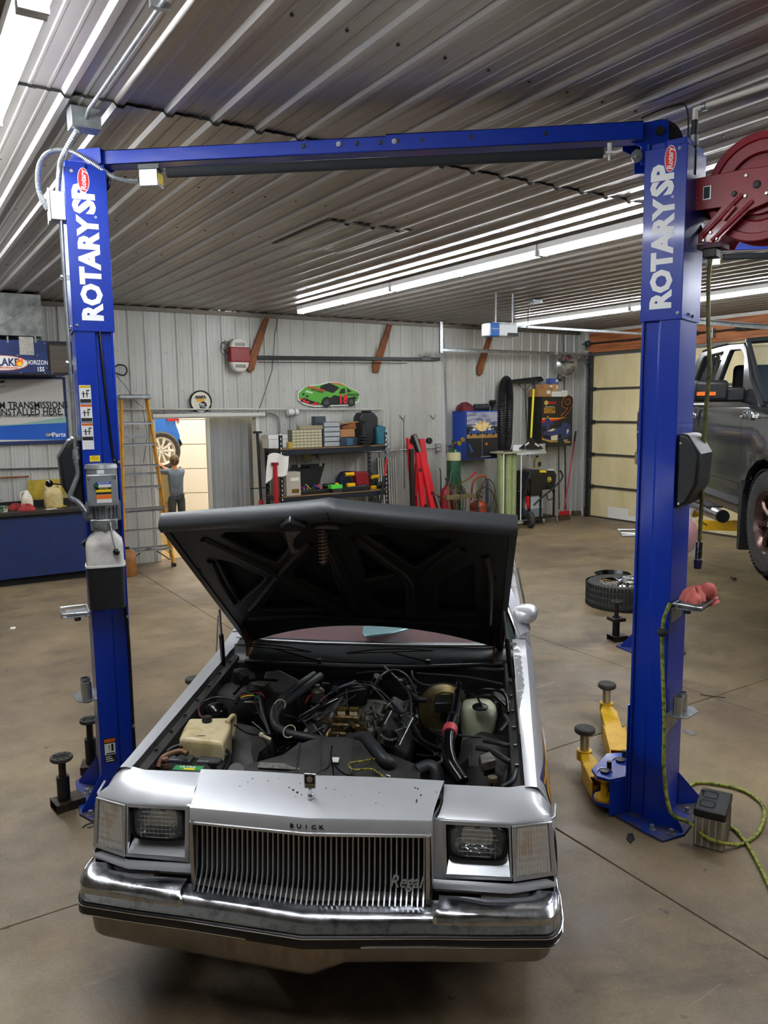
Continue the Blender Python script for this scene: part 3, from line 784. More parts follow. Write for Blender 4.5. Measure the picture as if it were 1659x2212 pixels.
# ================================================================ SILVER CAR
mat('paint','#cfd0d4',.34,.35,coat=.5,noise=(2.2,'#c4c5ca',.3,.6),bump=(900,.04,.0004))
mat('paint_side','#8d8e92',.22,.7,coat=.6)
mat('primer','#77797c',.5,.2,noise=(26,'#c3c5c9',.36,.40))
mat('valance','#8e8982',.38,.55,noise=(5,'#7d746a',.35,.6))
mat('valance_new','#9c8f80',.33,.6,noise=(6,'#83705f',.35,.6,(3,1,1)))
mat('lip_grey','#3f4144',.42,.1,bump=(50,.15,.003))
mat('hood_black','#0f0f10',.52,bump=(14,.25,.006),noise=(3.5,'#191817',.45,.7))
mat('bay_black','#1d1d1e',.6,noise=(9,'#2d2b28',.42,.66),bump=(30,.25,.004))
mat('bay_grey','#2f2e2c',.6,noise=(12,'#1d1c1b',.35,.6),bump=(30,.3,.004))
mat('engine_metal','#55504a',.5,.6,noise=(16,'#2f2a24',.35,.6),bump=(60,.4,.004))
mat('engine_alu','#77736a',.45,.7,noise=(18,'#4d483f',.35,.6))
mat('hose_black','#232426',.5,bump=(40,.15,.003))
mat('interior_red','#4d171a',.7)
mat('interior_dark','#2a1113',.7)
mat('gold','#d39a22',.35,.1)
mat('navy','#2d3763',.35,.1)
def fpt(px,py,z):
 v=CAR.hit(px,py,2,z);return Vector(v)
CARO=thing('silver_car','silver two-door car with open hood parked between the blue lift posts','car',CAR.o,-39.5)
def part(b,name,m,smooth=None,bevel=0,parent=None,seg=2,label=None):
 o=b.build(name,m,parent or CARO,smooth=smooth,bevel=bevel,seg=seg)
 if label:o['label']=label
 return o
# ---- bumper: V in plan, rounded corners wrapping back
def bump_path(off=0.,n=9):
 P=[(.87-off,.40),(.875-off,.20),(.873-off,.10)]
 for q in range(n):a=pi/2*q/(n-1);P.append((.873-off-.07*(1-cos(a)),.10-(.125-off)*sin(a)))
 P+=[(.62,-.048+off),(.43,-.065+off),(.20,-.092+off),(0,-.115+off)]
 return P+[(-x,y)for x,y in P[-2::-1]]
def band(z0,z1,o0,o1,top=None):
 a=bump_path(o0);c=bump_path(o1)
 return[[(x,y,z0)for x,y in a],[(x,y,z1)for x,y in c]]
def shell(levels):
 rows=[[(x,y,z)for x,y in bump_path(o)]for z,o in levels]
 return MB().loft(rows)
def rowsz(lv):return shell(lv)
part(rowsz([(.440,.0),(.446,-.003),(.478,.006),(.494,.018),(.500,.036),(.500,.10)]),'bumper_bar','chrome_worn',smooth=40)
part(rowsz([(.393,.004),(.394,-.006),(.399,-.010),(.434,-.010),(.439,-.006),(.440,.004)]),'rubber_strip','black',smooth=50)
part(rowsz([(.4315,-.0115),(.4345,-.0115),(.4345,-.009)]),'pinstripe','chrome')
b=MB()
for s in(-1,1):
 rows=[[(x,y,z)for x,y in bump_path(o)if x*s>.10]for z,o in((.400,-.0115),(.403,-.0115),(.403,-.009))]
 b.loft(rows)
part(b,'pinstripe','chrome')
def val_bot(x):return.25+(.02*min(1,abs(x+.1)/.7)if x<0 else 0)if x<.02 else.25+.048*min(1,(x-.02)/.12)
b=MB()
for(x0,x1,m_,nm)in((-1,-.30,'valance',0),(-.30,.15,'valance_new',1),(.15,1,'valance',2)):
 b=MB()
 A=[p for p in bump_path(.022)if x0-1e-6<=p[0]<=x1+1e-6]
 full=bump_path(.022)
 def yat(x):
  ff=sorted([p for p in full if p[1]<.05],key=lambda p:p[0])
  for(xa,ya),(xb,yb_)in zip(ff,ff[1:]):
   if xa<=x<=xb:return ya+(yb_-ya)*(x-xa)/(xb-xa+1e-9)
  return ff[0][1]
 xs_=sorted(set([max(x0,-.8),min(x1,.8)]+[x for x,y in full if x0<x<x1 and y<.05]+[q*.02 for q in range(0,9)if x0<q*.02<x1]))
 path=[(x,yat(x))for x in xs_]
 if nm==0:path=[p for p in full[::-1]if p[0]<-.801][:0]+sorted([p for p in full if p[0]<-.8 and p[1]>-.02],key=lambda p:-p[1])+path
 if nm==2:path=path+sorted([p for p in full if p[0]>.8 and p[1]>-.02],key=lambda p:p[1])
 rows=[]
 for k,(dz,dy)in enumerate(((0,0),(.25,.004),(.8,.014),(.96,.03),(1.,.06))):
  rows.append([(x*(1-dy*.35),y+dy,.396-(.396-val_bot(x))*dz)for x,y in path])
 b.loft(rows);part(b,'bumper_valance',m_,smooth=45)
for s in(-1,1):
 b=MB()
 rows=[]
 for z,o,xi in((.476,-.006,.435),(.500,-.006,.44),(.514,.004,.45),(.520,.020,.455),(.521,.070,.455),(.49,.12,.455)):
  pts=[(x,y)for x,y in bump_path(o+.004)if x>.5 and y<.2]
  yy=-.064+o+.004
  pts=pts+[(xi+.015,yy+.002),(xi,yy+.012)]
  rows.append([(s*x,y if z>.52 or True else y,z)for x,y in pts])
 rows[4]=[(s*min(x,.84),max(y,.035)if x<.84 else y,z)for(x,y,z)in[(abs(p[0]),p[1],p[2])for p in rows[4]]]
 rows[5]=[(s*min(x,.83),max(y,.06),z)for(x,y,z)in[(abs(p[0]),p[1],p[2])for p in rows[5]]]
 b.loft(rows);part(b,'bumper_block','chrome_worn',smooth=35)
 b=MB();b.bb(s*.60,s*.85,.06,.24,.47,.500);part(b,'filler_panel','valance')
 b=MB();b.tube([(s*.855,.02,.497),(s*.866,.08,.510),(s*.868,.20,.516),(s*.866,.36,.516)],.005,8);part(b,'bumper_end','chrome',smooth=50)
b=MB();b.loft([[(x,y+.03,.496)for x,y in bump_path(.05)if abs(x)<.46],[(x,y+.15,.490)for x,y in bump_path(.05)if abs(x)<.46]]);part(b,'filler_panel','valance')
# ---- grille: blades that curl forward at the foot
def gy(x):return.012+.034*abs(x)/.41
NB=43
blade=MB()
pf=[(.036,.727),(.027,.65),(.016,.565),(.004,.540),(-.020,.518),(-.038,.502),(-.044,.496)]
dep=[.03,.032,.034,.034,.026,.014,.004]
n_=len(pf)
vs=[]
for(y,z),d in zip(pf,dep):
 vs+=[(-.0027,y,z),(.0027,y,z),(.0022,y+d,z+.004),(-.0022,y+d,z+.004)]
fs=[]
for i in range(n_-1):
 for k in range(4):fs.append((4*i+k,4*i+(k+1)%4,4*i+4+(k+1)%4,4*i+4+k))
fs+=[(0,1,2,3),tuple(range(4*n_-4,4*n_))]
blade.add(vs,fs);blade_me=blade.mesh('grille_bar',mat('grille_chrome','#cfd1d5',.26,.75),30)
GR=bpy.data.objects.new('grille',None);COL.objects.link(GR);GR.parent=CARO
for q in range(NB):
 x=-.402+.804*q/(NB-1);piece(blade_me,'grille_bar',GR,(x,gy(x)-.012,0))
b=MB();b.loft([[(x,gy(x)-.004,z)for x in(-.412,0,.412)]for z in(.726,.735)]+[[(x,gy(x)+.03,.735)for x in(-.412,0,.412)]]);part(b,'grille_rail','trim_chrome',parent=GR)
b=MB()
for z in(.585,.66):b.loft([[(x,gy(x)+.045+dy,z+dz)for x in(-.41,0,.41)]for dy,dz in((0,0),(0,.004),(.02,.004),(.02,0))],)
part(b,'grille_mesh','black',parent=GR)
b=MB();b.loft([[(-.42,.09,z),(0,.06,z),(.42,.09,z)]for z in(.48,.75)]);part(b,'grille_back','black_matte',parent=GR)
for s in(-1,1):b=MB();b.bb(s*.412,s*.425,.0,.10,.505,.755);part(b,'grille_side','chrome_worn',parent=GR)
text('emblem_script','Regal',.060,GR,tuple(CAR.hit(876,1905,1,.036)),rot=(80,0,4),m='trim_chrome',ext=.004,sx=.88,shear=.35,bold=.0006)
# ---- header panel above the grille
def hx(t):return.428+.035*t
b=MB()
def hdr_row(y0,z,hw,v=.034,crown=.012):
 return[(hw*u,y0+v*abs(u),z+crown*(1-u*u))for u in[-1,-.75,-.5,-.25,0,.25,.5,.75,1]]
rows=[hdr_row(-.005,.744,.428,.032,0),hdr_row(-.008,.748,.428,.032,0),hdr_row(-.004,.790,.430,.032,.001),hdr_row(.000,.796,.431,.032,.002),hdr_row(.055,.811,.437,.034,.008),hdr_row(.13,.826,.450,.036,.010),hdr_row(.205,.842,.463,.03,.012),hdr_row(.214,.838,.463,.03,.012),hdr_row(.214,.80,.463,.03,.012)]
b.loft(rows);part(b,'header_panel','paint',smooth=32)
b=MB();b.loft([hdr_row(-.0105,.7405,.43,.032,0),hdr_row(-.012,.743,.43,.032,0),hdr_row(-.012,.748,.43,.032,0),hdr_row(-.007,.750,.43,.032,0)]);part(b,'header_trim','trim_chrome',smooth=60)
for i,ch in enumerate('BUICK'):
 x=-.052+.026*i-.0;text('lettering',ch,.020,CARO,(x,-.0078+.032*abs(x)/.43,.769),rot=(86,0,(-4.7 if x<-.01 else 4.7 if x>.01 else 0)),m='ink',ext=.0008,sx=1.25,bold=.0004)
b=MB();random.seed(2)
for k in range(34):
 x=random.uniform(-.3,.44);t_=random.uniform(.1,.95);y=.06+.14*t_+.034*abs(x);z=.811+.031*t_+.008*(1-(x/.43)**2);r_=random.uniform(.0008,.0026)*(2 if k<4 else 1)
 if k<7:x=-.04-.03*(k%4)*.6;y=.10+.012*k;z=.8225+.0022*k+.008
 b.cyl((x,y,z-.004),(x,y,z+.0016),r_,n=6)
tag(part(b,'paint_chips','ink'),kind='stuff')
b=MB();b.bb(-.024,.020,.072,.080,.868,.925);part(b,'hood_ornament','chrome',bevel=.003)
b=MB();b.bb(-.020,.016,.0705,.072,.888,.921);part(b,'ornament_face','black',bevel=.001)
b=MB();b.lathe([(.011,0),(.011,.0015),(.007,.0015),(.007,.0025)],(-.002,.0705,.905),(0,-1,0),20);part(b,'ornament_disc','steel',smooth=30)
b=MB()
for q in range(5):
 for r_ in range(2):b.bb(-.017+.0066*q,-.0125+.0066*q,.0706,.072,.873+.0075*r_,.878+.0075*r_)
part(b,'ornament_lettering','ink')
b=MB();b.bb(-.022,.018,.0708,.072,.885,.8875);part(b,'ornament_bar','chrome')
b=MB();b.tube([(-.002,.076,.868),(-.002,.082,.842),(-.002,.094,.825)],[.007,.009,.011],10);b.sph((-.002,.082,.838),.013,10,8);part(b,'ornament_stem','chrome',smooth=60)
# ---- lamp pods
for s in(-1,1):
 def P(x,y,z):return(s*x,y,z)
 top=[[P(x,y+.05*max(0,(x-.70))/.14,z-.022*max(0,(x-.74)/.09)**1.5)for x in(.463,.50,.60,.70,.74,.775,.80,.822)]for y,z in((.345,.822),(.26,.812),(.20,.803),(.165,.797))]
 bev=[[P(x,y+.05*max(0,(x-.70))/.14,z-.012*max(0,(x-.74)/.09)**1.5)for x in(.452,.50,.60,.70,.745,.785,.812,.84)]for y,z in((.122,.777),(.108,.765),(.105,.758))]
 xr_=lambda y:(.463,.50,.60,.70)
 def pod(y,zt,xo,yb=None):
  R=[(x,zt)for x in xr_(y)]+[(xo-.05,zt+.003),(xo-.02,zt+.001),(xo+.008,zt-.010),(xo+.028,zt-.030),(.860,.72),(.866,.65),(.870,.555)]
  return[P(x,y+(.045*min(1,max(0,(x-.70))/.16)if y<.3 else 0),z)for x,z in R]
 def pod2(y,zt,k):
  R=[(.452-.018*k,zt),(.50,zt),(.60,zt),(.70,zt),(.752,zt),(.785,zt-.001),(.812,zt-.004),(.838,zt-.008),(.858,.72-.005*k),(.865,.65),(.869,.555)]
  return[P(x,y+.048*min(1,max(0,(x-.70))/.14),z)for x,z in R]
 part(MB().loft([pod(.258,.817,.803),pod(.225,.811,.802),pod(.19,.803,.800),pod(.165,.797,.798),pod2(.118,.775,0),pod2(.106,.764,.5),pod2(.104,.758,1)]),'lamp_pod','paint',smooth=26)
 side=MB();side.loft([[P(.822,.39,.80),P(.858,.42,.77),P(.868,.44,.70),P(.872,.45,.56)],[P(.822,.215,.775),P(.855,.25,.75),P(.866,.25,.70),P(.870,.25,.555)],[P(.84,.155,.745),P(.853,.16,.73),P(.860,.155,.70),P(.865,.13,.555)]])
 inner=MB();inner.loft([[P(.463,.258,.818),P(.463,.258,.70)],[P(.452,.15,.795),P(.452,.15,.70)],[P(.434,.112,.778),P(.434,.1,.56)],[P(.426,.05,.770),P(.430,.05,.53)]]);part(inner,'pod_inner_wall','paint')
 def fy(x,z):return.104-.30*(.76-z)*.25+.05*max(0,(x-.70))/.14
 fr=MB()
 ou=[(.430,.768),(.845,.752),(.868,.548),(.432,.532)];inn=[(.462,.757),(.815,.757),(.838,.566),(.466,.556)]
 fr.loft([[P(x,fy(x,z),z)for x,z in ou],[P(x,fy(x,z)-.004,z)for x,z in inn]],closed=True);part(fr,'pod_face','paint',bevel=.002)
 lip=MB();pr_=[(0,0),(-.008,-.008),(-.014,-.016),(-.014,-.028),(0.0,-.036),(.02,-.040)]
 rows=[[P(x,fy(x,.53)+dy-.002,.548+dz)for x in(.432,.55,.70,.80,.862)]for dy,dz in pr_]
 b_=MB();b_.bb(s*.43,s*.855,.13,.25,.44,.55);part(b_,'pod_closing_panel','black_matte')
 rows+=[[P(x,fy(x,.53)+.045,.47)for x in(.432,.55,.70,.80,.855)]]
 part(lip.loft(rows),'pod_sill','paint',smooth=40)
 lt=MB();lt.tube([P(.434,.082,.518),P(.60,.082,.517),P(.70,.084,.517),P(.84,.132,.517),P(.866,.18,.519),P(.872,.30,.526)],.0045,6);part(lt,'sill_trim','trim_chrome',smooth=60)
 tt=MB();tt.tube([P(.462,.100,.759),P(.70,.100,.759),P(.78,.13,.757),P(.835,.15,.752),P(.858,.185,.752),P(.868,.26,.76)],.005,6);part(tt,'bezel_trim','trim_chrome',smooth=60)
 bz=MB();R_=[(.462,.757),(.700,.757),(.708,.560),(.466,.556)]
 R2=[(.476,.750),(.694,.750),(.700,.574),(.480,.572)]
 bz.loft([[P(x,fy(x,z)-.008,z)for x,z in R_],[P(x,fy(x,z)-.010,z)for x,z in R2]],closed=True)
 bz.loft([[P(x,fy(x,z)-.010,z)for x,z in R2],[P(x,fy(x,z)+.06 if z>.6 else fy(x,z)-.004,z)for x,z in R2]],closed=True)
 part(bz,'lamp_bezel','trim_chrome',bevel=.002)
 fl_=MB();fl_.loft([[P(.476,fy(.476,.57)-.010,.574),P(.700,fy(.7,.57)-.010,.576)],[P(.484,.112,.600),P(.697,.112,.600)],[P(.490,.148,.632),P(.694,.148,.632)],[P(.490,.155,.752),P(.694,.155,.752)]]);part(fl_,'bezel_sill','trim_chrome')
 cxh,czh,hw,hh=.585,.687,.095,.060
 def rrect(k,y,n=28):y+=.010;return[P(cxh+hw*k*math.copysign(abs(cos(2*pi*i/n))**.42,cos(2*pi*i/n)),y,czh+hh*k*math.copysign(abs(sin(2*pi*i/n))**.42,sin(2*pi*i/n)))for i in range(n)]
 HL=bpy.data.objects.new('headlight',None);COL.objects.link(HL);HL.parent=CARO
 b=MB();b.loft([rrect(1.12,.118),rrect(1.13,.092),rrect(1.07,.084),rrect(1.0,.086),rrect(.99,.10)],closed=True);part(b,'lamp_ring','black_gloss',smooth=40,parent=HL)
 b=MB();b.loft([rrect(1.0,.094),rrect(.96,.089),rrect(.80,.0855),rrect(.5,.0835),rrect(.01,.083)],closed=True);part(b,'lens',mat('lens_glass','#e8eef0',.05,0.,alpha=.10,bump=(60,.35,.004)),smooth=60,parent=HL)
 b=MB();b.loft([rrect(1.0,.10),rrect(.9,.118),rrect(.6,.14),rrect(.3,.152),rrect(.01,.155)],closed=True);part(b,'reflector',mat('reflector','#b9b9b6',.14,1.,noise=(13,'#262421',.46,.66),bump=(24,.7,.012)),smooth=60,parent=HL)
 b=MB()
 for q in range(7):zq=czh-hh*.82+q*hh*.27;ww=hw*(.5+.35*((q*37)%10)/10);b.bb(s*(cxh-ww*.9),s*(cxh+ww),.0915,.0935,zq,zq+.0014)
 for q in range(9):xq=cxh-hw*.7+q*hw*.17;b.bb(s*xq,s*(xq+.0012),.0915,.0935,czh-hh*.55-.01*(q%3),czh+hh*.1+.012*(q%4))
 tag(part(b,'lens_lines',mat('lens_line','#dfe3e3',.2,0,alpha=.28),parent=HL),kind='stuff')
 b=MB();b.cyl(P(cxh,.13,czh+.025),P(cxh,.17,czh+.02),.010,n=10);part(b,'bulb','white_glossy',parent=HL,smooth=40)
 b=MB();b.sph(P(.706,.102,.69),.006,8,6);part(b,'adjuster','black',smooth=60)
 TL=bpy.data.objects.new('corner_lamp',None);COL.objects.link(TL);TL.parent=CARO
 nr=11;rows=[]
 for zq in range(15):
  f=zq/14;z=.575+(.748-.575)*f;row=[]
  for q in range(nr*2+1):
   u=q/(nr*2);xa=.722+(.0)*(1-f);xb=.842-.012*f
   x=xa+(xb-xa)*u;dy=-.004 if q%2 else 0;dz_=(-.0015 if zq%2 else 0)
   row.append(P(x,fy(x,z)-.009+dy+dz_,z))
  rows.append(row)
 part(MB().loft(rows),'lens',mat('corner_lens','#e6e3de',.14,.45,coat=.6,noise=(16,'#cdb49c',.30,.5,(1,1,.5))),parent=TL)
 b=MB();ou=[(.704,.757),(.846,.754),(.866,.560),(.711,.558)];inn=[(.720,.750),(.833,.748),(.847,.574),(.724,.573)]
 b.loft([[P(x,fy(x,z)-.004,z)for x,z in ou],[P(x,fy(x,z)-.013,z)for x,z in ou],[P(x,fy(x,z)-.013,z)for x,z in inn],[P(x,fy(x,z)-.004,z)for x,z in inn]],closed=True);part(b,'lamp_rim','trim_chrome',parent=TL,bevel=.002)
# ---- fenders and body sides
def arch(y,yc,r=.36,base=.20):
 d=abs(y-yc)
 return max(base,.33+sqrt(max(0,r*r-d*d)))if d<r else base
WY1,WY2=1.02,3.77
def side_sec(y):
 t=min(max((y-.3)/1.25,0),1)
 xi=.757+.005*t;xt=.805+.030*t;zt=.820+.08*t+.06*min(1,max(0,(y-1.6)/.3))
 zb=max(arch(y,WY1),arch(y,WY2))
 bulge=.884+.004*min(1,max(0,(y-.6)/.7))
 if y<.6:bulge=.870+.014*max(0,y-.3)/.3
 zz=[zt-.045,zt-.12,zt-.25,.47,.33]
 P=[(xi,zt),(xi+.02,zt+.004),(xt-.004,zt+.002),(xt+.006,zt-.008)]
 P+=[(xt+.030,zz[0]),(bulge-.014,zz[1]),(bulge,zz[2]),(bulge-.002,max(zz[3],zb+.02)),(bulge-.02,max(zz[4],zb+.01)),(bulge-.04,zb)]
 return P
ysec=[.26,.345,.45,.56,.66,.68,.72,.78,.86,.94,1.02,1.10,1.18,1.26,1.32,1.36,1.38,1.5,1.6,1.75]
for s in(-1,1):
 rows=[]
 for y in ysec:rows.append([(s*x,y,z)for x,z in side_sec(y)])
 part(MB().loft(rows),'fender','paint',smooth=22)
 rows=[]
 for y in[1.76,1.9,2.2,2.5,2.9]:rows.append([(s*(x+(.0 if k>1 else.03)),y,z)for k,(x,z)in enumerate(side_sec(y))])
 part(MB().loft(rows),'door','paint',smooth=35)
 rows=[]
 for y in[2.91,3.1,3.3,3.41,3.43,3.5,3.6,3.77,3.95,4.05,4.11,4.13,4.4,4.8,5.0]:
  q=side_sec(y);k=max(0,(y-4.2)/.8);rows.append([(s*(x-.05*k),y,z-.02*k)for x,z in q])
 part(MB().loft(rows),'quarter_panel','paint',smooth=35)
 b=MB();b.loft([[(s*.755,y,.82+.08*min(1,(y-.3)/1.25)-.0)for y in(.26,.9,1.55)],[(s*.745,y,.80+.08*min(1,(y-.3)/1.25))for y in(.26,.9,1.55)],[(s*.715,y,.79+.08*min(1,(y-.3)/1.25))for y in(.26,.9,1.55)],[(s*.705,y,.70)for y in(.26,.9,1.55)],[(s*.66,y,.52)for y in(.26,.9,1.55)],[(s*.6,y,.42)for y in(.26,.9,1.55)]])
 part(b,'inner_fender','bay_black',smooth=30)
 for yq in range(7):b=MB();yy=.45+.16*yq;b.cyl((s*.735,yy,.80+.08*(yy-.3)/1.25),(s*.735,yy,.808+.08*(yy-.3)/1.25),.008,n=6);part(b,'fender_bolt','steel_dark')
b=MB();rows=[]
for q in range(61):
 y=.93+.62*q/60;t=(y-.3)/1.25;xi=.757+.005*t;zt=.820+.08*t;w_=(.034+.004*sin(q*.9)+.003*sin(q*2.3))*(min(1,.15+q/24))
 rows.append([(xi+.002,y,zt+.0052),(xi+.002+w_*.5,y,zt+.0062),(xi+.002+w_,y,zt+.0056)])
part(b.loft(rows),'bare_metal_patch','primer')
def chev(y0,col,L_,dz0,dz1):
 b=MB();pts=[]
 for q in range(9):
  u=q/8;y=y0+L_*u;t=min(max((y-.3)/1.25,0),1);zt=.82+.08*t
  zc=zt-.17;h=dz0*(1-u);
  pts.append([(.9055+.0,y,zc+h+.0),(.9065,y,zc-h)])
 return b.loft(pts),col
for y0,c_,L_,h in((.36,'navy',.36,.07),(.36,'gold',.30,.052),(.355,'navy',.22,.036),(.35,'gold',.15,.022),(.62,'gold',.38,.011)):
 for s in(1,-1):
  b=MB();rows=[]
  for q in range(9):
   u=q/8;y=y0+L_*u;sec=side_sec(y);h_=h*(1-u)+.002;zc=sec[0][1]-.085
   def xon(z):
    for(xa,za),(xb,zb)in zip(sec[3:],sec[4:]):
     if zb<=z<=za:return xa+(xb-xa)*(z-za)/(zb-za+1e-9)
    return sec[3][0]if z>sec[3][1]else sec[6][0]
   e_=.0022+.0008*(h<.08)+.0008*(h<.055)+.0008*(h<.035)
   rows.append([(s*(xon(zc+h_*k)+e_),y,zc+h_*k)for k in(1,.5,0,-.5,-1)])
  part(b.loft(rows),'painted_chevron',c_)
for(s,y)in((-1,WY1),(1,WY1),(-1,WY2),(1,WY2)):
 b=MB();b.lathe([(.19,-.10),(.29,-.105),(.325,-.085),(.335,-.04),(.335,.04),(.325,.085),(.29,.105),(.19,.10)],(s*.77,y,.335),(1,0,0),28,cap=False);part(b,'tire','rubber',smooth=40)
 b=MB();b.lathe([(.195,-.09),(.17,.03*s-.0),(.06,.06*s),(.01,.07*s)],(s*.77,y,.335),(1,0,0),20);part(b,'wheel','chrome_worn',smooth=40)
b=MB();b.bb(-.80,.80,1.52,4.95,.22,.30);b.bb(-.55,.55,.35,1.5,.22,.26);part(b,'floor_pan','black_matte')
b=MB();rows=[]
for y,z in((3.78,.99),(4.2,.985),(4.8,.96),(4.98,.93),(5.03,.80),(5.03,.45),(5.0,.3)):rows.append([(x,y,z-.03*(abs(x)/.85)**3)for x in(-.85,-.6,-.3,0,.3,.6,.85)])
part(b.loft(rows),'trunk_lid','paint',smooth=35)
b=MB();b.bb(-.87,.87,5.0,5.12,.42,.56);part(b,'rear_bumper','chrome',bevel=.02)
def rf(u,v):
 x=(u-.5)*2;y=2.42+.95*v;return(x*(.60),y,1.345+.025*(1-x*x)+.012*sin(pi*v))
b=MB().grid(rf,9,7);part(b,'roof','paint',smooth=50)
for s in(-1,1):
 b=MB();b.loft([[(s*.80,1.72,.965),(s*.86,1.84,.955),(s*.82,1.90,.96)],[(s*.60,2.42,1.345),(s*.655,2.50,1.335),(s*.63,2.56,1.33)],[(s*.60,3.37,1.345),(s*.66,3.3,1.33),(s*.64,3.2,1.33)]]);part(b,'pillar','paint',smooth=50)
 b=MB();b.loft([[(s*.60,3.37,1.345),(s*.66,3.05,1.335)],[(s*.76,3.85,.99),(s*.86,3.45,.965)]]);part(b,'rear_pillar','paint')
 b=MB();b.add([(s*.845,1.88,.962),(s*.652,2.52,1.33),(s*.655,3.08,1.33),(s*.855,3.45,.962)],[(0,1,2,3)]);part(b,'side_window','glass_thin')
 b=MB();b.tube([(s*.86,1.84,.966),(s*.862,2.4,.968),(s*.862,3.5,.968)],.008,6);part(b,'belt_trim','chrome')
 b=MB();b.tube([(s*.795,1.70,.968),(s*.70,2.04,1.16),(s*.61,2.40,1.345)],.009,6);part(b,'windshield_trim','chrome')
b=MB().grid(lambda u,v:((u-.5)*2*(.785-.185*v),1.62+.10*abs((u-.5)*2)**2+(.80-.10*abs((u-.5)*2)**2)*v,.925+.42*v+.010*(1-((u-.5)*2)**2)),13,5)
part(b,'windshield',mat('windshield','#b9cfd0',.02,0.,alpha=.10),smooth=60)
b=MB().grid(lambda u,v:((u-.5)*2*(.76-.16*v),3.85-.48*v,.99+.36*v),7,3);part(b,'rear_window','glass_dark')
b=MB();rows=[]
for y,z,c_ in((1.50,.850,.0),(1.52,.872,.0),(1.54,.885,.02),(1.585,.912,.05),(1.66,.918,.06)):
 rows.append([(x,y-c_*(1-(x/.78)**2)*1.2*0+.08*(abs(x)/.78)**2*(c_>.03),z+.008*(1-(x/.78)**2))for x in(-.775,-.6,-.4,-.2,0,.2,.4,.6,.775)])
part(b.loft(rows),'cowl',mat('cowl_dark','#2c2e30',.38,.2),smooth=40)
b=MB();b.tube([(-.78,1.69,.925),(-.6,1.635,.925),(-.3,1.605,.928),(0,1.60,.930),(.3,1.605,.928),(.6,1.635,.925),(.78,1.69,.925)],.008,8);part(b,'windshield_trim','steel',smooth=60)
def wiper(p0,p1,p2,nm='wiper'):
 W_=bpy.data.objects.new('wiper',None);COL.objects.link(W_);W_.parent=CARO
 b=MB();b.tube([p0,p1],[.007,.004],6);b.cyl(Vector(p0)-Vector((0,0,.02)),Vector(p0)+Vector((0,0,.012)),.012,n=10);part(b,'wiper_arm','black',parent=W_)
 b=MB();m_=Vector(p1);d=(Vector(p2)-m_);b.tube([m_-d,m_-d*.5+Vector((0,0,.012)),m_+Vector((0,0,.016)),m_+d*.5+Vector((0,0,.012)),m_+d],.004,6);b.tube([m_-d,m_+d],.004,5);part(b,'wiper_blade','black',parent=W_)
wiper(fpt(925,1430,.89),fpt(842,1408,.925),fpt(935,1405,.925))
wiper(fpt(690,1428,.89),fpt(588,1400,.925),fpt(672,1408,.925))
b=MB();b.tube(bez([fpt(530,1428,.87),fpt(700,1440,.87),fpt(900,1441,.87),fpt(1085,1435,.87)]),.012,8);part(b,'cowl_seal','black',smooth=60)
b=MB();b.prism([(1.68,.90),(1.84,.965),(2.02,.97),(2.1,.88),(2.1,.55),(1.7,.5)],-.74,.74,'x');part(b,'dashboard','interior_red',bevel=.02)
b=MB();b.bb(-.1,.55,1.86,1.92,.968,.972);part(b,'defroster_vent','interior_dark')
for s in(-1,1):
 b=MB();b.prism([(2.75,.45),(2.70,.60),(3.0,.62),(3.08,1.16),(3.16,1.18),(3.22,.5),(3.0,.42)],s*.36-.30,s*.36+.30,'x');part(b,'seat','interior_red',bevel=.03)
b=MB();b.prism([(3.45,.4),(3.5,1.0),(3.9,1.0),(3.9,.4)],-.7,.7,'x');part(b,'rear_seat','interior_red',bevel=.03)
b=MB();b.tube([Vector((.36,2.18,.97))+Vector((.19*cos(t),.05*sin(t),.17*sin(t)))for t in[2*pi*q/20 for q in range(20)]],.012,6,closed=True);b.cyl((.36,2.1,.9),(.36,2.19,.97),.03,n=10);part(b,'steering_wheel','interior_dark',smooth=60)
b=MB();
q_=[CAR.hit(px_,py_,2,.976)for px_,py_ in((784,1356),(800,1354),(886,1359),(852,1368),(790,1376),(783,1370))];b.prism([(p.x,p.y)for p in q_],.972,.984,'z');part(b,'windshield_reflection',mat('reflection_teal','#8fb5ba',.2,.5),bevel=.003)  # teal slab added on the dash, shaped as a reflection in the windshield
for s in(1,-1):
 MR=bpy.data.objects.new('door_mirror',None);COL.objects.link(MR);MR.parent=CARO
 c_=Vector((.838,1.90,1.035));c_.x*=s
 b=MB();rows=[]
 for y,k in((-.075,.05),(-.07,.45),(-.055,.72),(-.03,.92),(0,1.),(.03,1.0),(.045,.96)):
  rows.append([(c_.x+s*(.070*k*math.copysign(abs(cos(a))**.75,cos(a))+.010*k*sin(a)),c_.y+y,c_.z+.052*k*math.copysign(abs(sin(a))**.75,sin(a)))for a in[2*pi*q/24 for q in range(24)]])
 part(b.loft(rows,closed=True,cap=True),'mirror_shell','paint',smooth=50,parent=MR)
 b=MB();b.tube([(s*.846,1.905,.995),(s*.838,1.90,.955),(s*.832,1.89,.905)],[.016,.014,.018],10);part(b,'mirror_arm','chrome_worn',smooth=50,parent=MR)
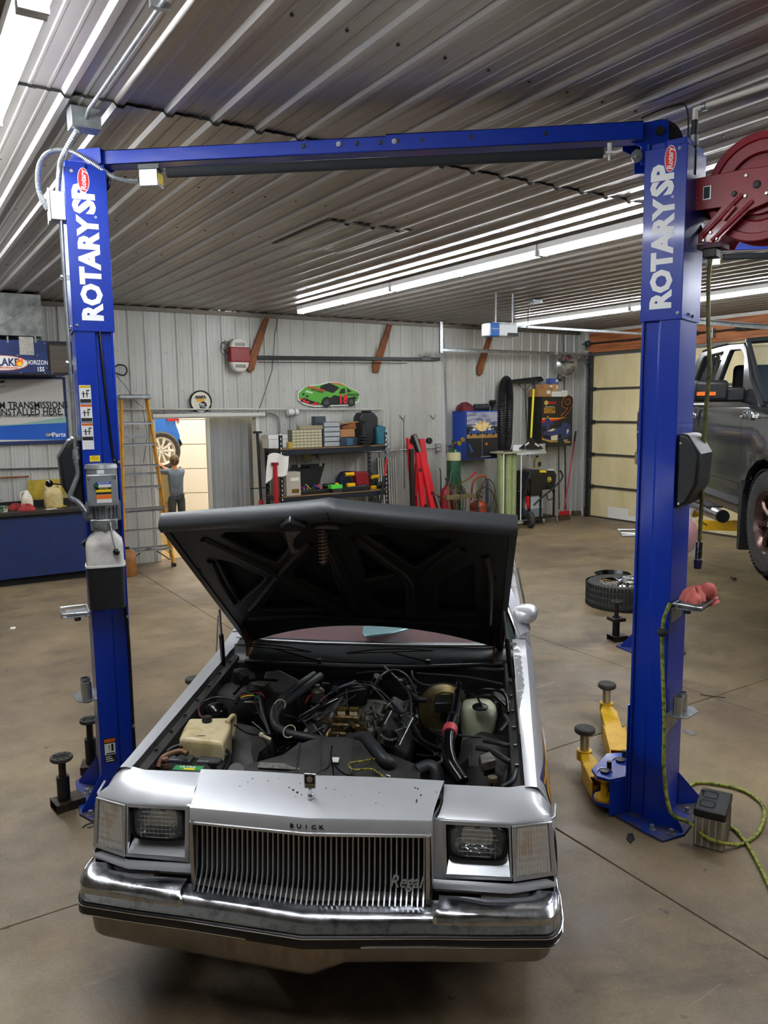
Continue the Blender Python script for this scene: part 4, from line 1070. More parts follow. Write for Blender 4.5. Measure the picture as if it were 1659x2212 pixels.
# ---- HOOD, open
HA=Vector((0,1.55,.975));HY=Vector((0,.56,1.745))-HA;HL_=HY.length;HY.normalize();HZ=Vector((1,0,0)).cross(HY)
HM=Matrix((Vector((1,0,0)),HY,HZ)).transposed()
HOOD=bpy.data.objects.new('hood',None);COL.objects.link(HOOD);HOOD.parent=CARO;HOOD.location=HA;HOOD.rotation_euler=HM.to_euler()
def hp(px,py,dz=0.):
 """point of the photograph on the plane of the open hood -> (across, along)"""
 d=CAR.ray(px,py);c=CAR.E@(Vector((0,0,CAMZ))-CAR.o)
 A=HA+HZ*dz;t=(A-c).dot(HZ)/d.dot(HZ);p=c+d*t-HA
 return(p.dot(Vector((1,0,0))),p.dot(HY))
HW=.735
def edge_r(u):return.17-.29*abs(u)**2.1
def edge_f(u):return 1.213+.13*(1-abs(u)**.85)
sk=MB().grid(lambda a,v:((a-.5)*2*HW*(.965+.035*v),edge_r((a-.5)*2)+(edge_f((a-.5)*2)-edge_r((a-.5)*2))*v,-.045-.022*(1-((a-.5)*2)**2)*(1 if v<.99 else 1)),21,13)
part(sk,'hood_skin','paint',smooth=50,parent=HOOD)
sk=MB().grid(lambda a,v:((a-.5)*2*HW*(.960+.035*v),edge_r((a-.5)*2)+.004+(edge_f((a-.5)*2)-edge_r((a-.5)*2)-.008)*v,-.040-.022*(1-((a-.5)*2)**2)),21,13)
part(sk,'hood_underside','black_matte',smooth=50,parent=HOOD)
def flatcurve(name,outer,holes,ext,bev,m_,parent):
 cu=bpy.data.curves.new(name,'CURVE');cu.dimensions='2D';cu.fill_mode='BOTH';cu.extrude=ext;cu.bevel_depth=bev;cu.bevel_resolution=2
 for poly in[outer]+holes:
  sp=cu.splines.new('POLY');sp.points.add(len(poly)-1);sp.use_cyclic_u=True
  for i,p in enumerate(poly):sp.points[i].co=(p[0],p[1],0,1)
 t=bpy.data.objects.new('t',cu);COL.objects.link(t)
 me=bpy.data.meshes.new_from_object(t.evaluated_get(bpy.context.evaluated_depsgraph_get()))
 bpy.data.objects.remove(t);bpy.data.curves.remove(cu);me.name=name;me.materials.clear();me.materials.append(MATS[m_])
 me.shade_smooth();me.set_sharp_from_angle(angle=radians(50))
 o=bpy.data.objects.new(name,me);COL.objects.link(o);o.parent=parent;return o
def roundp(poly,r=.022,n=3):
 out=[];m=len(poly)
 for i in range(m):
  p0=Vector(poly[i-1]);p1=Vector(poly[i]);p2=Vector(poly[(i+1)%m])
  a=(p0-p1);c=(p2-p1);d=min(r,a.length*.4,c.length*.4);A=p1+a.normalized()*d;B=p1+c.normalized()*d
  for k in range(n+1):t=k/n;out.append(tuple(A*(1-t)**2+p1*2*t*(1-t)+B*t*t))
 return out
A_=lambda x,y:hp(300+x/3.606,1080+y/3.606)
B_=lambda x,y:hp(700+x/3.19,1080+y/3.19)
holes=[[A_(620,285),A_(660,250),A_(900,243),A_(1120,250),A_(1190,380),A_(1085,500),A_(1020,490)],[A_(590,455),A_(720,480),A_(1000,610),A_(955,665),A_(800,795),A_(765,775)],[A_(1320,385),A_(1185,560),A_(1190,600),A_(1530,780),A_(1590,785),A_(1480,430),A_(1400,390)],[A_(1110,682),A_(1440,850),A_(1430,866),A_(950,868),A_(940,852),A_(1050,692)],[B_(250,238),B_(600,238),B_(880,268),B_(905,300),B_(655,475),B_(600,470)],[B_(215,345),B_(300,318),B_(500,490),B_(490,525),B_(280,565)],[B_(305,640),B_(330,625),B_(575,605),B_(575,780),B_(440,775),B_(350,730)],[B_(770,600),B_(850,520),B_(1000,442),B_(1045,445),B_(1055,800),B_(760,790)]]
us=[-1+2*q/16 for q in range(17)]
outer=[(u*(HW-.012)*.965,edge_r(u)+.012)for u in us]+[(u*(HW-.012),edge_f(u)-.02)for u in us[::-1]]
ip=flatcurve('inner_panel',outer,[roundp(h)for h in holes],.012,.010,'hood_black',HOOD);ip.location=(0,0,-.022)
def ridge(pts,w_=.03):
 b=MB();b.tube(bez([(p[0],p[1],-.004)for p in pts],6),w_,8);o=part(b,'brace','hood_black',smooth=60,parent=HOOD);return o
ridge([A_(500,300),A_(800,440),A_(1080,580),A_(1400,760),A_(1640,900)],.022)
ridge([A_(1340,330),A_(1150,520),A_(1050,640),A_(870,850)],.020)
ridge([A_(560,470),A_(640,640),A_(740,800)],.020)
ridge([B_(20,260),B_(150,560),B_(220,740)],.022)
ridge([B_(200,255),B_(420,420),B_(580,560),B_(600,780)],.022)
ridge([B_(960,330),B_(800,430),B_(660,560)],.022)
ridge([B_(1110,380),B_(1140,560),B_(1130,850)],.022)
ridge([A_(860,925),A_(1300,905),B_(150,820),B_(1100,870)],.020)
def slot(pts,nm='slot'):
 b=MB();n=14;cx_=sum(p[0]for p in pts)/len(pts);cy_=sum(p[1]for p in pts)/len(pts)
 w_=max(p[0]for p in pts)-cx_;h_=max(p[1]for p in pts)-cy_
 b.prism([(cx_+w_*math.copysign(abs(cos(a))**.5,cos(a)),cy_+h_*math.copysign(abs(sin(a))**.5,sin(a)))for a in[2*pi*i/n for i in range(n)]],-.002,.0012,'z');part(b,nm,'black_matte',parent=HOOD)
for p in((A_(740,195),A_(830,215)),(A_(1090,190),A_(1130,208)),(A_(455,530),A_(500,565)),(B_(628,198),B_(710,218)),(B_(1150,525),B_(1190,555)),(B_(1150,780),B_(1185,800)),(B_(135,475),B_(165,490)),(B_(245,835),B_(285,848)),(A_(1600,540),A_(1630,550))):slot(p)
b=MB();rows=[]
ul=[-1+2*q/40 for q in range(41)]
def lipw(u):
 a=abs(u)
 return.030+(.020 if a<.58 else 0)*(1 if a<.50 else(.58-a)/.08)-(.022 if.12<a<.30 else 0)
for dy,dz in((.012,-.060),(.018,-.045),(.020,-.02),(.016,.0),(.004,.012)):
 rows.append([(u*HW,edge_f(u)+dy,dz)for u in ul])
rows.append([(u*HW,edge_f(u)-lipw(u)*.8,.014)for u in ul]);rows.append([(u*HW,edge_f(u)-lipw(u)-.012,.004)for u in ul]);rows.append([(u*HW,edge_f(u)-lipw(u)-.014,-.02)for u in ul])
part(b.loft(rows),'hood_lip','lip_grey',smooth=50,parent=HOOD)
b=MB();b.bb(-.002,.002,edge_f(0)-.05,edge_f(0)+.02,.0135,.0155);part(b,'lip_seam','black_matte',parent=HOOD)
for s in(-1,1):b=MB();b.loft([[(s*HW*.965,edge_r(1),-.05),(s*HW*.965,edge_r(1),.004)],[(s*HW,edge_f(1)+.016,-.05),(s*HW,edge_f(1)+.016,.004)],]);b.loft([[(s*HW*.965,edge_r(1),.004),(s*(HW-.03)*.965,edge_r(1),.006)],[(s*HW,edge_f(1)+.014,.004),(s*(HW-.03),edge_f(1)+.014,.006)]]);part(b,'hood_side','black',parent=HOOD)
l=A_(1190,150);b=MB()
def H2(x,y,z):p=A_(x,y);return(p[0],p[1],z)
Lp=[(1145,190),(1275,185),(1225,235),(1205,290),(1225,335),(1250,325),(1255,340),(1225,365),(1195,360),(1175,300),(1160,240)]
pl_=[A_(x,y)for x,y in Lp];b.prism(pl_,.03,.036,'z');part(b,'latch_hook',mat('latch','#8d8175',.4,.7),parent=HOOD,bevel=.001)
b=MB();p0=A_(1105,150);p1=A_(1180,115);p2=A_(1310,160);p3=A_(1190,200);b.prism([p0,p1,p2,p3],.0,.034,'z');part(b,'latch_bracket','steel_dark',parent=HOOD,bevel=.004)
p=A_(1222,205);b=MB();b.cyl((p[0],p[1],.03),(p[0],p[1],.044),.010,n=10);part(b,'latch_pivot','steel',parent=HOOD,smooth=40)
p0=A_(1435,215);
b=MB();top_=Vector((p0[0],p0[1],.01));wdir=HM.transposed()@Vector((0,0,-1));bot_=top_+wdir*.135
b.coil(top_,bot_,.018,.0022,9.5,6,12);part(b,'striker_spring',mat('rusty','#6b4a36',.6,.4),smooth=60,parent=HOOD)
b=MB();b.cyl(top_,bot_-wdir*.01,.006,n=8);b.sph(bot_,.012,8,6);part(b,'striker_bolt','steel_dark',smooth=60,parent=HOOD)
b=MB();n=18;q0=A_(1400,200);c0=A_(1490,215);b.prism([(c0[0]+.085*cos(a),c0[1]+.030*sin(a))for a in[2*pi*i/n for i in range(n)]],-.004,.004,'z');part(b,'striker_recess','black_matte',parent=HOOD)
b=MB();b.prism([(c0[0]+.05*cos(a)-.01,c0[1]+.022*sin(a)+.012)for a in[pi*i/n for i in range(n+1)]],.004,.014,'z');part(b,'striker_plate','steel',parent=HOOD)
for s in(-1,1):
 hb_=Vector((s*.70,1.55-.42*.786+.0,.975+.42*.619))if s>0 else CAR.hit(474,1318,0,-.70)
 lo=fpt(483,1440,.86)if s<0 else Vector((.74,1.28,.88))
 b=MB();b.cyl(hb_,hb_.lerp(lo,.45),.006,n=8);part(b,'strut_rod','steel',smooth=60)
 b=MB();b.cyl(hb_.lerp(lo,.42),lo,.012,n=10);part(b,'gas_strut','black',smooth=60)
 b=MB();b.add([(s*.66,1.50,.90),(s*.66,1.62,.90),(s*.66,1.60,1.0),(s*.66,1.42,1.10),(s*.66,1.38,1.06)],[(0,1,2,3,4)]);b.bb(s*.655,s*.665,1.48,1.62,.88,.98);part(b,'hood_hinge','rusty')
b=MB();b.cyl((-.788,1.36,.94),tuple(CAR.hit(471,1330,0,-.79)),.004,n=6);part(b,'antenna_mast','steel',smooth=60)
# ================================================================ ENGINE BAY (parts of the car)
def fh(pts,r,m_='hose_black',name='hose',n=8,k=6,parent=None,rs=None):
 P=bez([fpt(*p)for p in pts],k);b=MB();b.tube(P,r,n);return part(b,name,m_,smooth=60,parent=parent)
b=MB();b.bb(-.74,.74,1.47,1.50,.28,.855);b.bb(-.74,.74,1.40,1.50,.28,.60);part(b,'firewall','bay_black',bevel=.01)
b=MB();b.bb(-.60,.60,.30,1.45,.36,.40);part(b,'splash_pan','black_matte')
b=MB();b.bb(-.76,.76,.225,.30,.735,.760);b.bb(-.76,.76,.235,.25,.45,.77);part(b,'radiator_support','bay_grey',bevel=.004)
b=MB();b.bb(-.34,.36,.27,.33,.40,.76);part(b,'radiator','bay_black',bevel=.005)
def Z(px,py,z):p=fpt(px,py,z);return p
sh=[]
zt=.80
rear=[Z(533,1652,.79),Z(612,1630,.80),Z(640,1610,.83),Z(668,1600,.85),Z(700,1592,.86),Z(740,1592,.86),Z(780,1600,.85),Z(812,1616,.83),Z(850,1632,.81),Z(908,1655,.79)]
front=[Z(525,1676,.785),Z(590,1679,.785),Z(630,1681,.785),Z(665,1682,.785),Z(700,1683,.785),Z(740,1684,.785),Z(780,1686,.785),Z(815,1688,.785),Z(850,1690,.785),Z(908,1692,.785)]
mid=[a.lerp(c,.45)+Vector((0,0,.006))for a,c in zip(rear,front)]
low=[p+Vector((0,-.006,-.045))for p in front]
b=MB();b.loft([[p+Vector((0,.01,-.14))for p in rear],rear,mid,front,low]);part(b,'fan_shroud','bay_grey',smooth=30)
for t in(.25,.42,.62,.78):
 k=t*9;i=int(k);f=k-i;a=rear[i].lerp(rear[i+1],f);c=front[i].lerp(front[i+1],f)
 b=MB();b.tube([a+Vector((0,0,.002)),a.lerp(c,.5)+Vector((0,0,.008)),c+Vector((0,0,.002))],.004,6);part(b,'shroud_rib','bay_grey')
def slab(pts,z0,h,name,m_,bevel=.003,parent=None):
 P=[fpt(px,py,z0+h)for px,py in pts];b=MB();b.prism([(p.x,p.y)for p in P],z0,z0+h,'z');return part(b,name,m_,bevel=bevel,parent=parent)
slab([(560,1646),(650,1650),(646,1662),(556,1657)],.798,.004,'shroud_label',mat('label_grey','#77766f',.6,noise=(40,'#4e4d49',.35,.6)),.001)
slab([(716,1632),(734,1632),(731,1646),(712,1645)],.822,.004,'sticker','paper',.0005)
b=MB();b.cyl(fpt(510,1668,.775),fpt(510,1666,.80),.032,n=18);part(b,'radiator_cap','steel',smooth=35)
fh([(752,1600,.82),(785,1592,.86),(800,1604,.86),(830,1640,.84),(846,1652,.81)],.024,'hose_black','radiator_hose',12)
fh([(900,1665,.79),(925,1655,.80),(942,1664,.79),(944,1690,.75)],.026,'hose_black','radiator_hose',12)
BT=bpy.data.objects.new('battery',None);COL.objects.link(BT);BT.parent=CARO;BT['label']='black battery with a green label';BT.location=(0,.085,.006)
p0=fpt(345,1668,.765);p1=fpt(495,1668,.765);p2=fpt(490,1640,.765)
b=MB();b.bb(-.71,-.44,.29,.46,.56,.755);part(b,'case','black_plastic',parent=BT,bevel=.006)
b=MB();b.bb(-.64,-.52,.295,.335,.755,.757);part(b,'label',mat('label_green','#2f8a4a',.45),parent=BT)
b=MB();b.bb(-.595,-.55,.297,.312,.757,.758);part(b,'label_patch','label_yellow',parent=BT)
text('lettering','ULTRA',.022,BT,(-.585,.322,.7575),rot=(0,0,0),m='ink_white',ext=.0003,bold=.0005)
for q in range(2):b=MB();b.bb(-.69+.125*q,-.59+.125*q,.36,.42,.752,.766);part(b,'vent_cap',mat('smoky','#44474a',.3),parent=BT,bevel=.012,seg=3)
b=MB();b.lathe([(.014,0),(.014,.016),(.009,.018),(.009,.03),(.016,.032),(.014,.040)],(-.675,.31,.757),(0,0,1),10);part(b,'terminal','rusty',parent=BT,smooth=35)
b=MB();b.lathe([(.014,0),(.014,.016),(.012,.03)],(-.475,.315,.757),(0,0,1),10);b.box((-.475,.315,.78),(.04,.02,.012));part(b,'terminal','steel_dark',parent=BT,smooth=35)
b=MB();b.tube(bez([(-.70,.30,.76),(-.69,.33,.79),(-.64,.37,.80),(-.60,.36,.795)]),.012,8);part(b,'battery_cable','rusty',parent=BT,smooth=60)
b=MB();b.tube(bez([(-.72,.42,.77),(-.66,.455,.79),(-.50,.455,.79),(-.43,.40,.77),(-.42,.30,.76)]),.007,6);part(b,'hold_down_strap','black',parent=BT,smooth=60)
fh([(378,1640,.76),(400,1604,.82),(432,1592,.84),(468,1602,.82),(487,1640,.76)],.0065,'black_gloss','cable')
WT=bpy.data.objects.new('washer_tank',None);COL.objects.link(WT);WT.parent=CARO;WT['label']='cream plastic washer tank with a black cap'
tp=[fpt(*q,.855)for q in((418,1549),(488,1548),(497,1540),(507,1545),(502,1566),(476,1600),(395,1594))]
tp=[fpt(*q,.84)for q in((408,1552),(500,1550),(500,1572),(482,1606),(386,1596),(396,1572))]
cc=sum((p for p in tp),Vector())/6
b=MB();b.loft([[cc+(p-cc)*.90+Vector((0,.02,-.22))for p in tp],[cc+(p-cc)*1.0+Vector((0,0,-.03))for p in tp],[cc+(p-cc)*.98+Vector((0,0,-.005))for p in tp],[cc+(p-cc)*.90+Vector((0,0,.004))for p in tp]],closed=True,cap=True)
part(b,'tank',mat('tank_cream','#cdbd97',.4,noise=(9,'#a8925f',.32,.5)),parent=WT,bevel=.022,seg=3)
b=MB();q=fpt(447,1556,.85);b.lathe([(.022,-.01),(.022,.012),(.020,.018)],(q.x,q.y,q.z),(0,0,1),16);part(b,'filler_cap','black',parent=WT,smooth=35)
fh([(490,1560,.85),(503,1546,.86),(507,1556,.83),(502,1590,.76)],.010,'tank_cream','filler_neck',10,parent=WT)
b=MB();b.sph(fpt(466,1538,.80),.055,20,12,(1,1,.85));b.cyl(fpt(466,1546,.78),fpt(466,1548,.76),.062,n=20);part(b,'vacuum_ball','black_gloss',smooth=60)
q=fpt(512,1496,.78);b=MB();b.lathe([(.12,-.10),(.12,-.02),(.105,.0),(.06,.01),(.0,.012)],(q.x,q.y,.80),(0,0,1),24);part(b,'blower_housing','bay_grey',smooth=40)
q=fpt(522,1462,.84);b=MB();b.lathe([(.045,-.06),(.045,.02),(.04,.035),(.02,.04),(.0,.042)],(q.x,q.y,.84),(0,0,1),20);part(b,'blower_motor','black',smooth=40)
fh([(520,1462,.88),(540,1458,.88),(546,1475,.85),(545,1500,.80)],.018,'bay_grey','duct',10)
b=MB();P=[fpt(572,1448,.90),fpt(604,1445,.90),fpt(650,1470,.86),fpt(636,1500,.80),fpt(590,1500,.80),fpt(568,1470,.86)];c_=[p-Vector((0,0,.18))for p in P];b.loft([c_,P],closed=True,cap=True);part(b,'heater_box','bay_grey',bevel=.012)
q=fpt(562,1484,.83);b=MB();b.box((q.x,q.y,q.z),(.07,.05,.055),(8,5,-12));part(b,'relay_box','engine_alu',bevel=.006)
fh([(556,1502,.80),(580,1494,.80),(596,1490,.81),(606,1480,.82)],.012,'engine_alu','metal_pipe',10)
fh([(528,1518,.79),(545,1518,.79),(562,1519,.78)],.009,'engine_alu','metal_pipe',8)
fh([(692,1460,.88),(655,1490,.87),(612,1522,.86),(594,1546,.85),(598,1570,.84),(625,1584,.83),(662,1592,.82),(705,1600,.80)],.019,'hose_black','hose',12)
fh([(678,1456,.88),(640,1484,.87),(603,1516,.86),(590,1545,.86),(600,1575,.83),(640,1592,.80),(690,1606,.79)],.016,'hose_black','hose',12)
for px_,py_,z in((604,1524,.868),(625,1580,.845)):q=fpt(px_,py_,z);b=MB();b.tube([q+Vector((.024*cos(a),.014*sin(a)+.01*cos(a),.022*sin(a)))for a in[2*pi*i/14 for i in range(14)]],.0028,5,closed=True);part(b,'hose_tie',mat('tie','#a89f88',.5))
b=MB();b.prism([(.55,.48),(.55,.60),(.62,.66),(1.32,.66),(1.36,.60),(1.36,.48)],-.22,.26,'x');part(b,'engine_block','engine_metal',bevel=.02)
for s in(-1,1):
 q=(-.15,1.0,.71)if s<0 else(.21,.98,.72)
 b=MB();b.box(q,(.15,.52,.07),(0,28*s,0));part(b,'valve_cover','bay_grey',bevel=.018,seg=3)
 for k in range(3):b=MB();y=q[1]-.17+.17*k;b.cyl((q[0],y,q[2]),(q[0]+.05*s,y-.01,q[2]+.10),.0035,n=6);b.cyl((q[0]-.0,y-.01,q[2]+.06),(q[0]+.06,y-.01,q[2]+.085),.003,n=6);part(b,'cover_stud','steel')
b=MB();b.bb(-.10,.12,.70,1.28,.70,.745);b.bb(-.05,.07,.62,.72,.68,.73);part(b,'intake_manifold','engine_metal',bevel=.015)
for k in range(4):
 for s in(-1,1):b=MB();y=.78+.15*k;b.tube([(s*.06,y,.725),(s*.14,y,.715),(s*.18,y+.01,.67)],[.03,.028,.026],10);part(b,'intake_runner','engine_metal',smooth=60)
q=fpt(841,1588,.80);b=MB();b.lathe([(.040,-.03),(.040,.0),(.034,.008),(.0,.01)],(q.x,q.y,q.z),(.2,-.2,1),22);part(b,'oil_filler_cap','chrome_worn',smooth=35)
CB=bpy.data.objects.new('carburettor',None);COL.objects.link(CB);CB.parent=CARO;CB['label']='brass coloured carburettor without its air cleaner'
q=fpt(752,1545,.84);cx_,cy_,cz_=q.x,q.y,q.z
b=MB();b.box((cx_,cy_,cz_-.07),(.16,.15,.04));b.box((cx_,cy_,cz_-.035),(.14,.13,.04));part(b,'body',mat('carb','#6a5836',.42,.7,noise=(34,'#3a2e1c',.36,.6),bump=(70,.5,.004)),parent=CB,bevel=.01)
b=MB();b.box((cx_,cy_,cz_),(.115,.10,.03));part(b,'air_horn','carb',parent=CB,bevel=.008)
for s in(-1,1):b=MB();b.lathe([(.026,.0),(.026,.022),(.020,.022),(.020,.004),(.0,.004)],(cx_+s*.027,cy_-.01,cz_+.012),(0,0,1),18);part(b,'throat','carb',parent=CB,smooth=35)
b=MB();b.box((cx_-.022,cy_-.01,cz_+.034),(.04,.03,.008));b.box((cx_+.028,cy_-.01,cz_+.034),(.036,.03,.008));part(b,'choke_plate','brass',parent=CB)
b=MB();b.box((cx_-.024,cy_-.035,cz_+.02),(.034,.004,.020));b.box((cx_+.030,cy_-.035,cz_+.02),(.034,.004,.020));part(b,'name_plate',mat('bright_tag','#d9c8ac',.3,.3),parent=CB)
b=MB();b.cyl((cx_-.005,cy_+.005,cz_),(cx_-.005,cy_+.0,cz_+.12),.0035,n=8);part(b,'centre_stud','engine_alu',parent=CB)
random.seed(3)
for k in range(26):
 a=random.uniform(0,2*pi);r_=random.uniform(.055,.10);z=cz_-random.uniform(.0,.08);x_,y_=cx_+r_*cos(a),cy_+r_*.9*sin(a)
 b=MB();t_=random.random();d_=Vector((cos(a),sin(a),random.uniform(-.3,.5)))
 if t_<.4:b.cyl((x_,y_,z),Vector((x_,y_,z))+d_*.03,random.uniform(.006,.013),n=8)
 elif t_<.7:b.box((x_,y_,z),(random.uniform(.014,.035),random.uniform(.012,.03),random.uniform(.01,.03)),(random.uniform(-30,30),random.uniform(-30,30),random.uniform(0,90)))
 else:b.tube([(x_,y_,z),Vector((x_,y_,z))+d_*.03+Vector((0,0,.02)),Vector((x_,y_,z))+d_*.06],.003,5)
 part(b,('fitting','bracket','linkage')[0 if t_<.4 else 1 if t_<.7 else 2],('carb','engine_alu','steel_dark','engine_metal')[k%4],parent=CB,smooth=40)
fh([(716,1592,.76),(704,1596,.76),(712,1578,.79),(735,1562,.82)],.007,mat('steel_bright_pipe','#b39c66',.3,.8),'fuel_pipe')
q=fpt(776,1560,.80);b=MB();b.cyl(fpt(764,1563,.79),fpt(788,1562,.80),.016,n=14);part(b,'fuel_filter','engine_alu',smooth=35)
q=fpt(686,1492,.84);b=MB();b.lathe([(.034,-.05),(.034,.0),(.026,.01),(.012,.016),(.012,.03)],(q.x,q.y,q.z),(0,0,1),18);part(b,'egr_valve','engine_alu',smooth=35)
fh([(660,1520,.80),(668,1504,.82),(690,1500,.83),(705,1512,.80)],.006,mat('wire_red','#7d1c22',.5),'wire')
q=fpt(770,1478,.84);b=MB();b.lathe([(.055,-.08),(.055,.0),(.045,.02),(.0,.03)],(q.x,q.y,q.z-.02),(0,0,1),20);part(b,'distributor','black',smooth=40)
for k,tgt in enumerate(((690,1520,.76),(660,1540,.76),(650,1560,.76),(850,1520,.77),(870,1545,.76),(880,1575,.76))):
 s0=(770+6*cos(k),1474+4*sin(k*2),.86);mx=(s0[0]+tgt[0])/2;my=(s0[1]+tgt[1])/2-10-3*k
 fh([s0,(mx,my,.88),tgt],.0045,'black_gloss' if k%2 else mat('lead_blue','#23283a',.4),'plug_lead',6)
q=fpt(958,1535,.82)
b=MB();b.lathe([(.08,.07),(.120,.05),(.125,.0),(.117,-.02),(.06,-.035),(.0,-.037)][::-1],(q.x+.0,q.y+.06,q.z-.02),(0,1,-.35),32);part(b,'brake_booster',mat('booster','#6f6340',.3,.8,noise=(7,'#3a3322',.35,.6)),smooth=35)
slab([(940,1500),(980,1498),(986,1516),(938,1518)],.83,.05,'master_cylinder','black',.008)
b=MB();P=[fpt(936,1516,.885),fpt(938,1500,.885),fpt(955,1496,.885),(fpt(982,1497,.885)),fpt(986,1514,.885)];b.tube(P,.004,6);part(b,'cover_clip','brass',smooth=60)
b=MB();b.cyl(fpt(962,1520,.81),fpt(965,1552,.78),.03,n=14);part(b,'master_cylinder_body','engine_metal',smooth=40)
fh([(872,1472,.86),(886,1496,.85),(905,1510,.85),(935,1512,.84)],.014,'hose_black','vacuum_hose',10)
q=fpt(868,1488,.84);b=MB();b.cyl(q,q+Vector((0,0,.05)),.022,n=14);part(b,'check_valve','engine_alu',smooth=40)
CBt=bpy.data.objects.new('coolant_bottle',None);COL.objects.link(CBt);CBt.parent=CARO;CBt['label']='pale green coolant bottle with a black cap'
q=fpt(1033,1540,.80);rows=[]
for z,kx,ky,dx in((-.17,.05,.05,-.03),(-.11,.062,.055,-.01),(-.07,.082,.06,.0),(.0,.088,.062,0),(.035,.082,.06,0),(.055,.060,.045,0),(.06,.02,.02,0)):
 rows.append([(q.x+dx+kx*math.copysign(abs(cos(a))**.7,cos(a)),q.y+ky*math.copysign(abs(sin(a))**.7,sin(a)),q.z+z)for a in[2*pi*i/24 for i in range(24)]])
b=MB();b.loft(rows,closed=True,cap=True);part(b,'bottle',mat('coolant','#c9cdb2',.3,noise=(5,'#a9b18e',.3,.5)),smooth=50,parent=CBt)
q2=fpt(1037,1526,.87);b=MB();b.lathe([(.034,0),(.036,.008),(.030,.014),(.008,.018),(.006,.03)],(q2.x,q2.y,q2.z-.008),(0,0,1),18);part(b,'bottle_cap','black',parent=CBt,smooth=40)
fh([(1039,1524,.89),(1030,1506,.89),(1008,1494,.87),(990,1490,.86)],.005,'black_gloss','hose')
P=bez([fpt(*p)for p in((990,1480,.88),(984,1530,.88),(974,1570,.87),(968,1610,.85),(975,1650,.82),(1000,1690,.78))],12)
b=MB();b.tube(P,[(.020 if i<18 else.026)+.0014*(i%2)for i in range(len(P))],12);part(b,'corrugated_hose','black_gloss',smooth=30)
q=P[26];b=MB();d_=(P[28]-P[24]).normalized();b.cyl(P[25]-d_*.0,P[25]+d_*.05,.031,n=16);part(b,'pink_collar',mat('pink','#b5424f',.4),smooth=40)
slab([(1062,1490),(1090,1484),(1098,1510),(1066,1516)],.80,.05,'wiper_motor','engine_metal',.012)
b=MB();P=[fpt(985,1660,.70),fpt(1000,1600,.74),fpt(1040,1580,.74),fpt(1095,1590,.72),fpt(1105,1690,.70),fpt(1040,1700,.66),fpt(990,1695,.62)]
b.loft([[p-Vector((0,0,.1))for p in P],P,[p*.5+(sum(P,Vector())/7)*.5+Vector((0,0,.03))for p in P]],closed=True,cap=True);part(b,'wheel_housing','bay_grey',smooth=40)
b=MB();P=[fpt(505,1560,.74),fpt(550,1570,.76),fpt(590,1600,.74),fpt(560,1625,.72),fpt(550,1660,.70),fpt(500,1660,.70),fpt(490,1610,.72)]
b.loft([[p-Vector((0,0,.12))for p in P],P,[p*.5+(sum(P,Vector())/7)*.5+Vector((0,0,.03))for p in P]],closed=True,cap=True);part(b,'wheel_housing','bay_grey',smooth=40)
slab([(1034,1632),(1058,1622),(1072,1640),(1040,1648)],.77,.04,'vacuum_switch','engine_alu',.005)
slab([(1044,1650),(1066,1644),(1070,1656),(1046,1662)],.74,.03,'switch_bracket','engine_metal',.003)
q=fpt(1096,1528,.82);b=MB();b.lathe([(.02,-.03),(.02,-.01),(.028,-.008),(.028,.012),(.012,.014),(.012,.03)],(q.x,q.y,q.z),(0,0,1),16);part(b,'vacuum_valve',mat('valve_tan','#8f8672',.5),smooth=40)
q=fpt(1064,1688,.79);b=MB();b.lathe([(.008,-.03),(.008,.0),(.018,.002),(.018,.018)],(q.x,q.y,q.z),(0,0,1),14);part(b,'rubber_stop',mat('brown_rubber','#4a3b28',.6),smooth=40)
q=fpt(355,1668,.80);b=MB();b.lathe([(.008,-.03),(.008,.0),(.018,.002),(.018,.018)],(q.x,q.y-.02,q.z-.02),(0,0,1),14);part(b,'rubber_stop','brown_rubber',smooth=40)
for tr in([(1045,1600,.79),(1075,1605,.80),(1100,1610,.80),(1113,1600,.80)],[(1030,1615,.78),(1060,1622,.79),(1090,1640,.80),(1110,1648,.78),(1114,1630,.80)],[(1080,1580,.80),(1096,1560,.82),(1090,1545,.84)],[(1096,1655,.74),(1092,1680,.74),(1086,1700,.73)],[(1085,1700,.78),(1108,1685,.80),(1116,1660,.80)]):fh(tr,.010 if len(tr)<5 else.012)
for tr in([(1005,1500,.86),(1050,1488,.88),(1090,1500,.87),(1098,1540,.84)],[(1008,1508,.86),(1060,1502,.87),(1095,1530,.84)]):fh(tr,.008,'black_gloss')
b=MB();
for k in range(7):q=fpt(958,1580+6*k,.80-.02*k);b.tube([q+Vector((.03*cos(a),.02*sin(a),.004*cos(a*2)))for a in[2*pi*i/14 for i in range(14)]],.0035,5,closed=True)
tag(part(b,'coiled_lines','bay_grey',smooth=60),kind='stuff')
random.seed(12)
